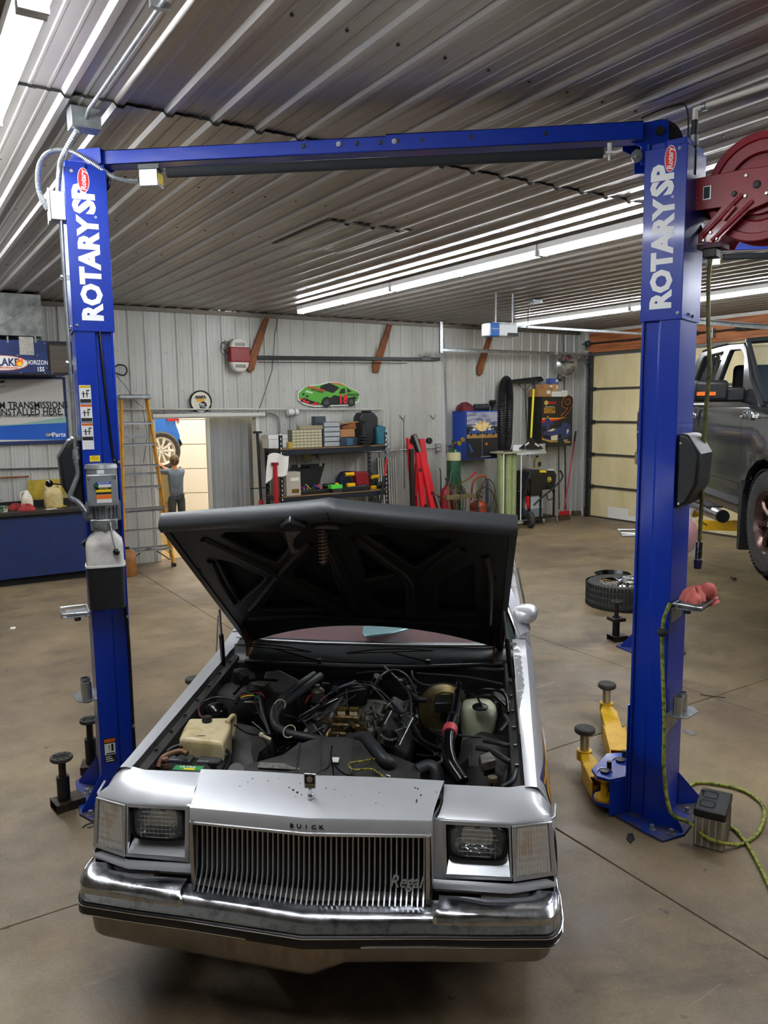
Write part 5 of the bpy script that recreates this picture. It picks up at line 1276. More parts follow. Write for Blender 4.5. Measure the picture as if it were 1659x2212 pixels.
tangle=[((830,1440,.90),(860,1470,.90),(884,1500,.86),(888,1540,.84),(880,1570,.80)),((800,1500,.86),(820,1464,.90),(850,1448,.91),(880,1462,.90),(900,1500,.86)),((770,1455,.88),(830,1452,.88),(880,1478,.88)),((890,1450,.90),(894,1466,.90),(920,1480,.89),(985,1480,.88)),((900,1455,.91),(1000,1462,.91),(1085,1478,.90)),((840,1530,.84),(870,1540,.84),(878,1520,.86)),((700,1530,.84),(740,1500,.88),(790,1490,.88)),((640,1560,.82),(690,1530,.85),(730,1510,.88)),((620,1620,.74),(650,1596,.78),(700,1570,.82)),((600,1620,.72),(640,1600,.78),(680,1580,.80)),((885,1590,.74),(930,1620,.74),(960,1640,.72)),((900,1630,.72),(940,1632,.74),(950,1610,.76)),((905,1650,.70),(950,1648,.72),(955,1625,.74)),((930,1575,.80),(990,1588,.82),(1040,1592,.80)),((890,1560,.82),(915,1600,.78),(960,1620,.76)),((545,1560,.80),(580,1590,.80),(600,1625,.74)),((440,1515,.84),(470,1506,.85),(520,1512,.84),(545,1505,.85)),((440,1518,.85),(430,1530,.84),(432,1548,.82)),((505,1500,.86),(540,1470,.90),(600,1470,.90)),((510,1520,.84),(520,1500,.86),(560,1490,.87)),((550,1505,.85),(556,1530,.82),(575,1570,.78)),((560,1505,.84),(568,1540,.82),(584,1590,.76))]
for k,tr in enumerate(tangle):fh(tr,random.choice((.005,.0065,.008)),random.choice(('black_gloss','hose_black','hose_black','black')),'cable',6)
for tr,m_ in((((540,1498,.87),(560,1496,.88),(572,1506,.86)),'wire_red'),(((515,1505,.86),(530,1500,.87),(545,1506,.86)),'wire_red'),(((520,1507,.86),(533,1503,.87),(548,1502,.87)),'label_yellow'),(((440,1519,.85),(428,1530,.84),(436,1550,.82)),'wire_red'),(((530,1495,.87),(545,1500,.87),(560,1510,.86)),'green_button'),(((700,1545,.84),(740,1520,.87),(770,1500,.88)),'lead_blue')):fh(tr,.003,m_,'wire',5)
for tr in(((800,1478,.90),(850,1532,.86)),((832,1530,.86),(850,1510,.88)),((830,1565,.83),(846,1535,.87)),((862,1610,.79),(892,1550,.86)),((880,1545,.86),(896,1556,.85)),((676,1565,.82),(705,1600,.78)),((646,1548,.83),(690,1522,.86)),((655,1560,.82),(690,1540,.84))):
 fh(tr,.0035,'steel','rod',6)
fh([(506,1566,.85),(530,1582,.84),(560,1588,.83),(600,1586,.82)],.0035,'black_gloss','washer_line',5)
b=MB();q=fpt(568,1590,.83);b.cyl(q,fpt(585,1598,.82),.008,n=8);b.cyl(fpt(562,1586,.835),q,.012,n=8);part(b,'line_connector','tie',smooth=40)
random.seed(21)
for k in range(60):
 px_=random.uniform(640,900);py_=random.uniform(1455,1600)
 if 700<px_<810 and py_>1500:continue
 q=fpt(px_,py_,random.uniform(.66,.78));b=MB();t_=random.random()
 if t_<.35:b.box(q,(random.uniform(.02,.06),random.uniform(.02,.05),random.uniform(.02,.05)),(random.uniform(-20,20),random.uniform(-20,20),random.uniform(0,90)))
 elif t_<.65:b.cyl(q,q+Vector((random.uniform(-.03,.03),random.uniform(-.03,.03),.05)),random.uniform(.008,.024),n=10)
 else:b.tube(bez([q,q+Vector((random.uniform(-.06,.06),random.uniform(-.05,.05),.05)),q+Vector((random.uniform(-.12,.12),random.uniform(-.08,.08),.02))],5),random.uniform(.004,.009),6)
 part(b,'engine_fitting',random.choice(('engine_metal','bay_grey','steel_dark','black','bay_black')),smooth=40)
fh([(713,1612,.90),(716,1640,.87),(720,1668,.85),(722,1686,.845)],.0035,'black_gloss','cable_tie',6);fh([(717,1612,.90),(712,1650,.87),(700,1664,.85),(662,1686,.845)],.0035,'black_gloss','cable_tie',6);fh([(718,1648,.87),(745,1672,.84),(790,1680,.82)],.003,'black_gloss','cable_tie',6)
bc=bez([CAR.w(fpt(*p))-CAR.o for p in((810,1640,.826),(785,1645,.832),(756,1650,.832),(755,1658,.830),(768,1664,.822),(800,1662,.816),(820,1672,.808),(830,1682,.803))],10)
o_=thing('bungee_cord','yellow and black bungee cord lying on the black fan shroud','cord',CAR.o)
b=MB();b.tube(bc,.0042,6);b.build('cord',mat('bungee','#b6a32c',.6,noise=(160,'#1c1b12',.47,.53)),o_,smooth=60)
b=MB()
for e_ in(bc[0],bc[-1]):b.tube([e_,e_+Vector((.015,.01,.006)),e_+Vector((.025,-.002,.002)),e_+Vector((.018,-.014,0))],.002,5)
b.build('hook','steel',o_)
o_.location.z+=.002
# ================================================================ ON AND AGAINST THE BACK WALL
class On:
 """a thing measured on a plane parallel to the back wall, d in front of it"""
 def __init__(s,name,label,cat,px,py,d=0.0,group=None,rotz=0,floor=False):
  p=bw(px,py,d);s.d=d;s.o=Vector((p.x,YB-d,0 if floor else p.z));s.t=thing(name,label,cat,s.o,rotz,group)
 def __call__(s,px,py,dd=None):
  p=bw(px,py,s.d if dd is None else dd);return(p.x-s.o.x,p.z-s.o.z)
 def box(s,n,m,px0,py0,px1,py1,y0=0.0,y1=.02,bevel=0,dd=None,parent=None):
  a=s(px0,py0,dd);c=s(px1,py1,dd)
  return MB().bb(a[0],c[0],y0,y1,c[1],a[1]).build(n,m,parent or s.t,bevel=bevel)
 def poly(s,n,m,pts,y0=0.,y1=.02,bevel=0,dd=None,parent=None):
  P=[s(px,py,dd)for px,py in pts]
  return MB().prism(P,y0,y1,'y').build(n,m,parent or s.t,bevel=bevel)
 def txt(s,st,px,py,h,m,y=-.001,sx=1.,bold=0.,dd=None,shear=0,rot=(90,0,0),al='CENTER',parent=None):
  p=s(px,py,dd);return text('lettering',st,h,parent or s.t,(p[0],y,p[1]),rot,m,.0006,sx,bold,al,shear)
# ---- wooden braces
for k,(t0,b0,d0)in enumerate((((577,668),(540,800),'left'),((852,688),(810,803),'middle'),((1074,726),(1034,808),'right'))):
 T_=On('wooden_brace',('slanted brown wooden brace beside the red and white wall heater','slanted brown wooden brace above the parts shelf, at the middle of the black rail','slanted brown wooden brace behind the garage door opener')[k],'brace',b0[0],b0[1],.0)
 x=T_.o.x;dx=.31
 b=MB();b.prism([(0,0),(0,.13),(.33,ZC-.045-T_.o.z),(.43,ZC-.045-T_.o.z),(.43-.0,ZC-.09-T_.o.z)],-.035,.0,'y')
 b=MB()
 H_=ZC-.05-T_.o.z
 b.add([(-.055,-.001,-.01),(.055,-.001,-.01),(.055,-.001,.10),(-.055,-.001,.10),(-.055,-.04,-.03),(.055,-.04,-.03)],[])
 vs=[]
 for y0_,y1_,z in((-.0,-.14,0),(-.40,-.54,H_)):pass
 q=MB();q.add([(-.02,-.005,0),(.02,-.005,0),(.02,-.005,.17),(-.02,-.005,.17),(-.02+dx,-.42,H_),(.02+dx,-.42,H_),(.02+dx,-.56,H_),(-.02+dx,-.56,H_)],[(0,1,2,3),(3,2,5,4),(4,5,6,7),(0,7,6,1),(1,6,5,2),(0,3,4,7)])
 q2=MB();q2.prism([(-.055,0),(.0,-.03),(.05,.0),(.05+dx*.93+.0,H_),(-.05+dx,H_),(-.06,.12)],-.045,-.007,'y')
 q2.build('board','wood',T_.t,bevel=.003)
# ---- black rail along the wall
T_=On('wall_rail','long black door rail lying across the wooden braces on the wall','rail',555,768,.06)
a=T_(556,768);c=T_(951,775)
b=MB();b.loft([[(a[0],0,a[1]),(a[0],.04,a[1]),(a[0],.04,a[1]-.055),(a[0],0,a[1]-.055)],[(c[0],0,c[1]+.02),(c[0],.04,c[1]+.02),(c[0],.04,c[1]-.035),(c[0],0,c[1]-.035)]],closed=True,cap=True);b.build('channel','black',T_.t,bevel=.004)
T_.box('end_plate','steel_dark',912,770,930,777,-.006,0)
b=MB();b.tube([(a[0],.0,a[1]-.1),(c[0]-.7,.0,c[1]-.09)],.006,6);b.build('lower_cable','black',T_.t)
# ---- red and white bug light / heater
T_=On('wall_heater','red and white oval heater on the wall beside a wooden brace','heater',517,767,.12)
def ov(px,hw,hh,z0,n=28):return[(hw*math.copysign(abs(cos(t))**.8,cos(t)),hh*math.copysign(abs(sin(t))**.8,sin(t)))for t in[2*pi*i/n for i in range(n)]]
b=MB();b.prism(ov(0,.155,.255,0),-.03,.08,'y');b.build('case',mat('heater_white','#c9c4bb',.45),T_.t,bevel=.03,seg=3)
b=MB();b.bb(-.158,.158,-.045,.09,-.105,.115);b.build('red_band','red_dark',T_.t,bevel=.015)
b=MB()
for z in(.15,-.17):
 for q in range(11):b.bb(-.075+.015*q,-.069+.015*q,-.034,-.028,z-.02,z+.03)
tag(b.build('vent_slots','black',T_.t),kind='stuff')
b=MB();b.tube(bez([(-.12,.02,.1),(-.24,.04,.18),(-.28,.03,.06),(-.22,.03,-.0),(-.15,.03,.02)]),.006,6);b.tube(bez([(-.12,.02,.14),(-.20,.04,.2),(-.27,.03,.12),(-.18,.03,.03)]),.005,6);b.build('cord','black',T_.t,smooth=60)
# ---- round clock sign over the doorway
T_=On('wall_clock','round black-rimmed wall clock reading NAPA above the doorway','clock',435,868,.05)
b=MB();b.lathe([(.155,.0),(.165,-.0),(.172,-.02),(.165,-.045),(.150,-.035),(.150,-.02),(.0,-.02)],(0,.05,0),(0,1,0),32);b.build('rim','black_gloss',T_.t,smooth=40)
b=MB();b.cyl((0,.028,0),(0,.024,0),.150,n=32);b.build('face',mat('clock_face','#d8d3c2',.4),T_.t)
b=MB();b.prism([(-.06,.0),(.05,.01),(.065,.045),(-.065,.045)],.018,.022,'y');b.prism([(-.035,.003),(.025,.008),(.0,-.012)],.018,.022,'y');b.build('shield','gold',T_.t)
b=MB();b.lathe([(.06,0),(.05,.003),(0,.004)],(.03,.022,-.05),(0,-1,0),20);b.build('face_print','ink',T_.t)
text('lettering','NAPA',.062,T_.t,(0,.017,.067),m='ink',bold=.003,ext=.001)
text('lettering','Years',.045,T_.t,(.0,.012,-.028),m='ink_white',rot=(90,15,0),bold=.001,ext=.001,shear=.3);text('lettering','of Quality',.036,T_.t,(.03,.012,-.068),m='ink_white',rot=(90,12,0),ext=.001,shear=.3)
# ---- conduit pipes along the wall
def pipe(name,label,pts,r,m='galv',bends=True):
 P=[bw(px,py,d)for px,py,d in pts];o=P[0].copy();t=thing(name,label,'pipe',o)
 b=MB();b.tube([p-o for p in P],r,8);b.build('tube',m,t,smooth=45);return t,o
pipe('air_pipe','white air pipe running along the wall above the doorway and down behind the shelf',((245,884,.05),(560,884,.05),(824,884,.05),(828,888,.05),(829,925,.05),(829,1000,.05)),.013,'trim_white')
pipe('conduit','bent galvanised conduit curving down left of the black shelving',((330,891,.05),(585,893,.05),(597,898,.05),(603,908,.05),(605,940,.05),(605,1120,.05)),.014)
pipe('conduit','horizontal conduit behind the shelving leading to the outlet box',((640,984,.03),(700,983,.03),(930,968,.03),(940,968,.03)),.009)
pipe('conduit','tall thin conduit from the ceiling to the wall right of the black rail',((957,712,.03),(962,780,.03),(968,985,.03)),.012)
pipe('conduit','pair of dark cables hanging beside the corner fan',((1216,712,.03),(1219,800,.03),(1222,1100,.03)),.012,'steel_dark')
pipe('conduit','thin pipe over the workbench left of the lift post',((0,1014,.03),(130,1011,.03)),.012,'steel_dark')
pipe('copper_pipe','copper coloured pipe over the workbench',((0,1032,.03),(62,1029,.03)),.012,'wood')
pipe('cable','thin black cable hanging from the ceiling light to the doorway trim',((652,668,.02),(600,686,.02),(594,720,.02),(588,800,.02),(560,885,.02),(546,905,.05)),.005,'black')
for lab,px,py,w_ in(('grey junction box left of the blue poster cabinet',972,968,.13),('grey twin outlet box on the wall right of the engine hoist',948,967,.14),('grey junction box behind the red engine hoist',888,967,.16),('beige outlet on the wall behind the shelf',638,978,.10)):
 T_=On('outlet_box',lab,'outlet',px,py,.05);s_=w_/2
 MB().bb(-s_*.8,s_*.8,0,.05,-s_,s_).build('box','galv',T_.t,bevel=.004)
 b=MB()
 for xx in(-.3,.3):
  for z in(-.45,.45):b.cyl((xx*s_,.001,z*s_),(xx*s_,-.003,z*s_),s_*.2,n=10)
 tag(b.build('sockets','white' if 'twin' in lab else 'black',T_.t),kind='stuff')
for lab,px,py in(('steel wire hook on the wall, the left one, with a chain hanging from it',866,902),('steel wire hook on the wall, the right one',932,901)):
 T_=On('wall_hook',lab,'hook',px,py,.02)
 b=MB();b.tube([(-.03,0,.04),(-.03,-.03,.0),(.03,-.05,-.03),(.04,-.06,.03),(.04,-.06,.04)],.006,6);b.tube([(0,0,.02),(.04,0,-.05)],.005,6);b.build('wire','steel_dark',T_.t,smooth=50)
 if 'chain' in lab:
  b=MB()
  for q in range(46):
   a=q%2;c0=Vector((.03,-.04,-.05-.026*q));b.tube([c0+Vector((.009*cos(t)*(a),.009*cos(t)*(1-a),.016*sin(t)))for t in[2*pi*i/8 for i in range(8)]],.0035,4,closed=True)
  tag(b.build('chain','steel_dark',T_.t),kind='stuff')
# ---- white reel / paper roll on the pipe
T_=On('paper_roll','white roll of tubing hanging on the pipe over the shelving','roll',632,890,.10)
b=MB();b.cyl((-.085,0,0),(.085,0,0),.055,n=20);b.build('roll','label_white',T_.t,smooth=40)
b=MB();b.tube([(.02,.058*cos(t),.058*sin(t))for t in[2*pi*i/14 for i in range(14)]],.005,5,closed=True);b.tube([(-.05,.0,-.05),(-.04,.03,-.3),(.1,.04,-.9)],.004,5);b.build('strap','black',T_.t,smooth=50)
# ---- race car cut-out sign
T_=On('race_car_sign','flat green race car cut-out sign number 18 on the wall','sign',710,850,.03)
C_=lambda x,y:(440+x/3.19,640+y/3.19)
def cp(n,m,pts,k):
 T_.poly(n,m,[C_(*p)for p in pts],-.004-.0012*k,-.002-.0012*k)
T_.poly('board','label_white',[C_(*p)for p in((648,668),(655,655),(700,620),(800,605),(880,587),(960,600),(1020,635),(1068,655),(1075,690),(1070,730),(1020,755),(900,757),(760,762),(690,745),(650,715))],0,.012)
cp('body_print',mat('race_green','#4e9a2c',.4),((655,668),(700,625),(800,612),(880,593),(955,604),(1020,640),(1064,660),(1068,700),(1060,722),(1000,745),(900,750),(760,752),(700,738),(655,708)),0)
cp('roof_print',mat('race_orange','#c5602a',.4),((880,592),(940,600),(985,622),(940,612),(890,604)),1)
cp('window_print','ink',((805,618),(862,596),(925,625),(935,632),(890,668),(800,640)),1)
cp('window_print','ink',((945,640),(972,632),(975,668),(930,672)),1);cp('window_print','ink',((985,632),(1020,655),(990,665)),1)
cp('stripe_print','ink',((820,712),(850,690),(870,700),(900,680),(940,690),(1000,700),(1040,690),(1055,700),(1010,745),(900,748),(800,750)),1)
cp('stripe_print','ink',((665,715),(690,700),(720,710),(740,720),(800,735),(790,750),(720,742),(668,725)),1)
for(x,y,r)in((845,730,28),(1015,728,24)):
 p=T_(*C_(x,y));r_=T_(*C_(x+r,y))[0]-p[0];b=MB();b.cyl((p[0],-.006,p[1]),(p[0],-.009,p[1]),r_*1.15,n=20,ry=None);b.build('wheel_print','ink',T_.t)
 b=MB();b.cyl((p[0],-.009,p[1]),(p[0],-.0105,p[1]),r_*.6,n=16);b.build('hub_print','steel_dark',T_.t)
cp('stripe_print','ink_red',((658,705),(676,700),(680,715),(698,710),(704,725),(724,722),(730,736),(700,735)),2);cp('stripe_print','ink_red',((735,745),(780,728),(775,738),(800,740),(760,752)),2)
cp('grille_print','ink',((676,670),(692,668),(696,680),(682,684)),1);cp('grille_print','ink',((702,682),(720,682),(722,694),(706,696)),1)
T_.txt('18',*C_(960,712),.20,'ink_red',-.0075,.9,.006);T_.txt('INTERSTATE',*C_(1030,680),.052,'ink',-.0072,.8,.001)
T_.txt('INTERSTATE',*C_(775,640),.055,'ink_red',-.0072,1.,.002,rot=(90,12,0));T_.txt('BATTERIES',*C_(780,652),.045,'ink',-.0074,1.,.001,rot=(90,12,0));T_.txt('ARENA',*C_(725,660),.04,'ink_white',-.0072,1.,.001,rot=(90,12,0))
# ---- furnace, duct, banner, workbench at the left edge
T_=On('waste_oil_heater','dark blue hanging heater marked HORIZON 155 over the sign','heater',60,770,.75)
x0,zt_=T_(-60,731);x1,zb_=T_(152,807)
MB().bb(x0,x1+.05,0,.70,zb_,zt_).build('cabinet','bench_blue',T_.t,bevel=.006)
a=T_(100,737);c=T_(150,802)
MB().bb(a[0],c[0]+.03,-.004,.02,c[1],a[1]).build('louvre_box','black',T_.t)
for q in range(4):
 z=a[1]-(a[1]-c[1])*(q+.7)/4.4;MB().box(((a[0]+c[0])/2+.03,-.012,z-.03),(c[0]-a[0],.05,.085),(24,0,0)).build('louvre',mat('louvre','#7b756e',.35,.6),T_.t)
b=MB();n=32;cc_=T_(12,784);r_=T_(61,784)[0]-cc_[0];b.prism([(cc_[0]-.03+(r_+.03)*cos(t),cc_[1]+r_*.36*sin(t))for t in[2*pi*i/n for i in range(n)]],-.004,0,'y');b.build('logo_rim',mat('logo_orange','#d0613a',.5),T_.t)
b=MB();b.prism([(cc_[0]-.03+(r_+.02)*cos(t),cc_[1]+(r_*.36-.008)*sin(t))for t in[2*pi*i/n for i in range(n)]],-.006,-.003,'y');b.build('logo_plate','label_white',T_.t)
T_.txt('ELAKE',12,783,.125,'bench_blue',-.007,.85,.004);T_.txt('Manufacturing',18,794,.035,'logo_orange',-.007,1.,.001)
for k,(pts,m_)in enumerate(((((33,786),(36,780),(41,772),(43,778),(49,774),(50,786),(45,792),(38,792)),'label_orange'),(((37,787),(40,781),(43,784),(46,781),(47,788),(42,791)),'label_yellow'))):T_.poly('flame_print',m_,pts,-.008-.001*k,-.006)
T_.txt('HORIZON',80.5,783.5,.075,'ink_white',-.002,.72,.001);T_.txt('155',88,798,.075,'ink_white',-.002,.8,.002)
T_.box('manual_sheet',mat('old_paper','#a7a39b',.8,noise=(30,'#8b8780',.4,.6)),40,727,74,767,-.004,-.001)
b=MB()
for px_,py_ in((38,767),(81,768),(45,805),(97,806),(113,806),(101,795),(107,731),(96,742)):p=T_(px_,py_);b.cyl((p[0],0,p[1]),(p[0],-.004,p[1]),.008,n=8)
tag(b.build('screws','steel',T_.t),kind='stuff')
b=MB()
for px_ in(16,76):p=T_(px_,728);b.bb(p[0]-.01,p[0]+.01,-.006,0,p[1]-.07,p[1]+.01)
b.build('hanger_strap','galv',T_.t)
T_=On('duct_box','square galvanised duct with crossed creases above the blue heater','duct',45,690,.70)
a=T_(-42,645);c=T_(93,727);m_x=(a[0]+c[0])/2;m_z=(a[1]+c[1])/2
b=MB();b.bb(a[0],c[0],0.001,.65,c[1]+.01,ZC-.03-T_.o.z);b.add([(a[0],0,c[1]),(c[0],0,c[1]),(c[0],0,a[1]),(a[0],0,a[1]),(m_x,-.035,m_z)],[(0,1,4),(1,2,4),(2,3,4),(3,0,4)])
b.build('sheet_metal',mat('duct','#8f918f',.5,.45,noise=(9,'#6f706d',.4,.6),bump=(16,.2,.01)),T_.t)
T_=On('parts_sign','framed sign reading GM TRANSMISSIONS INSTALLED HERE above the workbench','sign',60,885,.05)
a=T_(-70,812);c=T_(150,957)
MB().bb(a[0],c[0],0,.05,c[1],a[1]).build('frame','bench_blue',T_.t,bevel=.004)
a2=T_(-64,819);c2=T_(143,950)
MB().bb(a2[0],c2[0],-.004,0,c2[1],a2[1]).build('panel',mat('sign_white','#cfccc5',.3),T_.t)
T_.poly('panel_print',mat('sign_teal','#8fb3a6',.3),((-60,921),(40,916),(142,900),(143,913),(60,918),(-60,925)),-.006,-.004)
T_.poly('panel_print',mat('sign_blue','#1f57b4',.3),((-64,924),(60,917),(144,913),(144,950),(-64,950)),-.0065,-.004)
T_.poly('panel_print',mat('sign_grey','#b3aea7',.3),((-64,819),(137,819),(10,850),(-64,862)),-.0048,-.004)
T_.txt('GM TRANSMISSIONS',67,876,.125,'ink',-.007,.80,.0025);T_.txt('INSTALLED HERE.',68,890.5,.125,'ink',-.007,.80,.0025)
T_.txt('100,000-MILE LIMITED WARRANTY ON GM PARTS TRANSMISSIONS*',42,899,.042,'ink',-.007,.86,.0005)
T_.box('logo_square','navy',99,934,112,945,-.009,-.006);T_.txt('GM',105.5,939.5,.06,'ink_white',-.010,.9,.001);T_.txt('Parts',127,939,.085,'ink_white',-.009,1.,.002)
b=MB();p=T_(10,832);b.cyl((p[0]-.35,-.02,p[1]-.04),(p[0],-.02,p[1]+.02),.05,.04,n=14);b.cyl((p[0]-.3,-.02,p[1]-.15),(p[0]-.12,-.02,p[1]-.13),.05,n=12);b.build('transmission_print','steel',T_.t,smooth=40)
BF=.62;T_=On('workbench','long dark blue workbench with a black top at the left edge','workbench',60,1180,BF,floor=True)
L0=-1.3-T_.o.x+.3;xr=T_(172,1180)[0]+.25
z1=bw(0,1106,BF).z;z1=.945
MB().bb(L0,xr,0.03,BF-.03,.10,z1-.07).build('cabinet','bench_blue',T_.t,bevel=.005)
MB().bb(L0+.05,xr-.05,.12,BF-.03,0,.10).build('toe_kick','black_matte',T_.t)
MB().bb(L0-.02,xr+.02,-.01,BF-.03,z1-.045,z1).build('worktop',mat('bench_top','#2b2724',.45,noise=(6,'#1c1917',.35,.6)),T_.t,bevel=.004)
MB().bb(L0,xr,.015,.05,z1-.075,z1-.045).build('top_edge','black_matte',T_.t)
BX=T_.o.x
def on_bench(name,label,cat,px,py,d,group=None):
 p=bw(px,py,d);return thing(name,label,cat,(p.x,YB-d,z1),0,group)
t=on_bench('yellow_board','yellow painted board propped against the wall behind the tan jug','board',100,1062,.04)
a=bw(61,1062,.04).x-t.location.x;c=bw(140,1062,.04).x-t.location.x
MB().bb(a,c,-.012,.01,0,.35).build('board',mat('board_yellow','#b39b2c',.6,noise=(7,'#8a7424',.35,.6)),t)
b=MB();b.bb(-.35,1.0,-.01,.01,0,.09);t=on_bench('tool_tray','black tray along the back of the workbench','tray',50,1080,.10);b.build('strip','black',t)
t=on_bench('oil_jug','tan plastic oil jug with a handle on the workbench','jug',115,1075,.30)
b=MB();rows=[]
for z,k in((0,.9),(.02,1),(.16,1),(.21,.92),(.25,.62),(.27,.3)):
 rows.append([(.115*k*math.copysign(abs(cos(a))**.5,cos(a)),.085*k*math.copysign(abs(sin(a))**.5,sin(a)),z)for a in[2*pi*i/20 for i in range(20)]])
b.loft(rows,closed=True,cap=True);b.build('body','jug',t,smooth=45)
b=MB();b.cyl((-.07,0,.22),(-.085,0,.29),.028,n=14);b.build('spout','jug',t,smooth=40)
b=MB();b.tube(bez([(-.05,0,.275),(.0,0,.275),(.08,0,.285),(.085,0,.20)]),.014,8);b.build('handle','jug',t,smooth=50)
t=on_bench('milk_jug','cloudy plastic jug with dirty contents beside the red rags','jug',58,1078,.36)
b=MB();b.loft([[(.07*k*math.copysign(abs(cos(a))**.5,cos(a)),.07*k*math.copysign(abs(sin(a))**.5,sin(a)),z)for a in[2*pi*i/20 for i in range(20)]]for z,k in((0,.9),(.02,1),(.12,1),(.17,.85),(.22,.45),(.25,.3))],closed=True,cap=True);b.build('bottle','jug_white',t,smooth=45)
b=MB();b.tube(bez([(-.02,-.01,.24),(-.07,-.02,.22),(-.075,-.02,.13)]),.009,8);b.build('handle','jug_white',t,smooth=50)
def rag(t,m,w,h,seed,d=None):
 random.seed(seed);n=26
 ph=[random.uniform(0,6)for _ in range(8)];d=d or w*.7
 def f(u,v):
  a=2*pi*u;r=sin(pi*v*.5)**.7 if v<1 else 1
  k=1+.16*sin(3*a+ph[0])+.10*sin(7*a+ph[1]+3*v)+.07*sin(11*a+ph[2]-4*v)
  z=h*(1-v**1.6)*(1+.22*sin(5*a+ph[3]+5*v))+.018*h*sin(13*a+ph[4])
  return(w*.5*r*k*cos(a),d*.5*r*k*sin(a),max(.002,z)if v<.97 else.001)
 MB().grid(f,n*2,13,closeu=True).build('cloth',m,t,smooth=70)
t=on_bench('shop_rag','red shop rag in front of the cloudy jug on the workbench','rag',58,1092,.46);rag(t,'rag_red',.20,.075,5)
t=on_bench('shop_rag','dark red rag behind and left of the cloudy jug','rag',33,1084,.25);rag(t,'rag_red',.17,.07,8)
t=on_bench('paint_can','small open tub with green smears at the left edge of the workbench','tub',6,1090,.45)
b=MB();b.lathe([(.05,0),(.062,.07),(.066,.075),(.06,.075),(.055,.06),(0,.06)],n=20);b.build('tub',mat('tub','#b9b7a4',.4,noise=(16,'#3f6b4a',.45,.55)),t,smooth=35)
t=on_bench('papers','white paper slip with yellow ties on the bench before the tan jug','papers',110,1094,.50)
MB().box((0,0,.003),(.13,.09,.004),(0,0,12)).build('slip','paper',t)
b=MB();b.tube([(-.05,.03,.01),(.0,.02,.10),(.05,.03,.015),(.20,.05,.02)],.004,5);b.tube([(.04,.02,.01),(.12,-.0,.05),(.2,.03,.02)],.004,5);b.build('ties','label_yellow',t)
# ---- step ladder
T_=On('step_ladder','yellow fibreglass step ladder standing folded by the doorway','ladder',290,1050,.25,floor=True)
zt_=bw(280,862,.25).z
def lad(px,py,d):p=bw(px,py,d);return Vector((p.x-T_.o.x,YB-d-T_.o.y,p.z))
topL,topR=lad(262,860,.25),lad(318,858,.25);botL,botR=lad(276,1232,.45),lad(377,1212,.45)
botL.z=0;botR.z=0;topL.z=topR.z=zt_
botL.y=botR.y=-.22;topL.y=topR.y=.0
p=bw(270,1225,.47);botL.x=p.x-T_.o.x;p=bw(375,1214,.47);botR.x=p.x-T_.o.x
for nm,a,c in(('rail',botL,topL),('rail',botR,topR)):
 d=Vector((.0,.035,0));e=Vector((.013,0,0))
 b=MB();b.add([a-d-e,a-d+e,a+d+e,a+d-e,c-d-e,c-d+e,c+d+e,c+d-e],[(0,1,2,3),(4,7,6,5),(0,4,5,1),(1,5,6,2),(2,6,7,3),(3,7,4,0)]);b.build(nm,'yellow_lad',T_.t,bevel=.003)
for k in range(7):
 f=.115+.125*k;a=botL.lerp(topL,f);c=botR.lerp(topR,f)
 b=MB();mx=(a+c)/2;L_=(c-a).length;b.box(mx,(L_,.085,.006));b.box(mx+Vector((0,-.04,-.012)),(L_,.005,.03));b.box(mx+Vector((0,.04,-.012)),(L_,.005,.03));b.build('step','steel',T_.t)
 for s_,q in((1,a),(-1,c)):b=MB();b.tube([q+Vector((0,.02,-.10)),q+Vector((.09*s_,.02,-.015))],.005,5);b.build('brace','steel',T_.t)
b=MB();b.box(((topL.x+topR.x)/2,.03,zt_+.03),((topR.x-topL.x)+.08,.20,.06));b.build('top_cap','galv',T_.t,bevel=.012)
for a,c in((botL,topL),(botR,topR)):
 a2=a.copy();a2.y=-.10;a2.z=.10;c2=c.copy();c2.y=.09;b=MB();b.tube([a2+Vector((0,0,0)),c2],.014,6);b.build('rear_rail','yellow_lad',T_.t)
for k in range(4):
 f=.12+.22*k;a=botL.lerp(topL,f);c=botR.lerp(topR,f);y=-.10+.19*f;b=MB();b.box(((a.x+c.x)/2,y,a.z),((c.x-a.x),.02,.03));b.build('rear_bar','galv',T_.t)
for q in(botL,botR):b=MB();b.box(q+Vector((0,0,.025)),(.05,.09,.05));b.build('rubber_foot','black',T_.t,bevel=.004)
b=MB();b.tube(bez([botL+Vector((.03,-.0,.10)),botL.lerp(botR,.5)+Vector((0,.03,.28)),botR+Vector((-.05,0,.10))]),.008,6);b.build('foot_brace','black',T_.t,smooth=50)
t=thing('plastic_jug','brown stained plastic container on the floor behind the left lift post','container',(flr(281,1240).x-.04,flr(281,1240).y-.08,0))
b=MB();b.loft([[(.10*k*math.copysign(abs(cos(a))**.45,cos(a)),.12*k*math.copysign(abs(sin(a))**.45,sin(a)),z)for a in[2*pi*i/20 for i in range(20)]]for z,k in((0,.92),(.02,1),(.30,.98),(.34,.75),(.36,.3))],closed=True,cap=True);b.build('body',mat('brown_jug','#93602c',.45,noise=(6,'#6f4219',.35,.6)),t,smooth=45)
b=MB();b.cyl((0,0,.35),(0,0,.39),.03,n=14);b.build('cap','black',t,smooth=35)
T_=On('hose_coil','small coil of black hose hung on the wall above the ladder','hose',262,795,.05)
b=MB();b.tube(bez([(-.16,0,-.02),(-.08,-.01,-.07),(.02,-.02,-.10),(.07,-.02,-.04),(.04,-.02,.03),(-.05,-.02,.04),(-.11,-.02,-.02),(-.12,-.02,-.1),(-.1,0,-.25)]),.011,7);b.build('hose','black',T_.t,smooth=60)
pipe('cable','thin cable hanging down the wall behind the ladder',((252,812,.03),(272,835,.03),(286,860,.03),(308,880,.03),(318,940,.03),(310,1000,.03)),.004,'black')
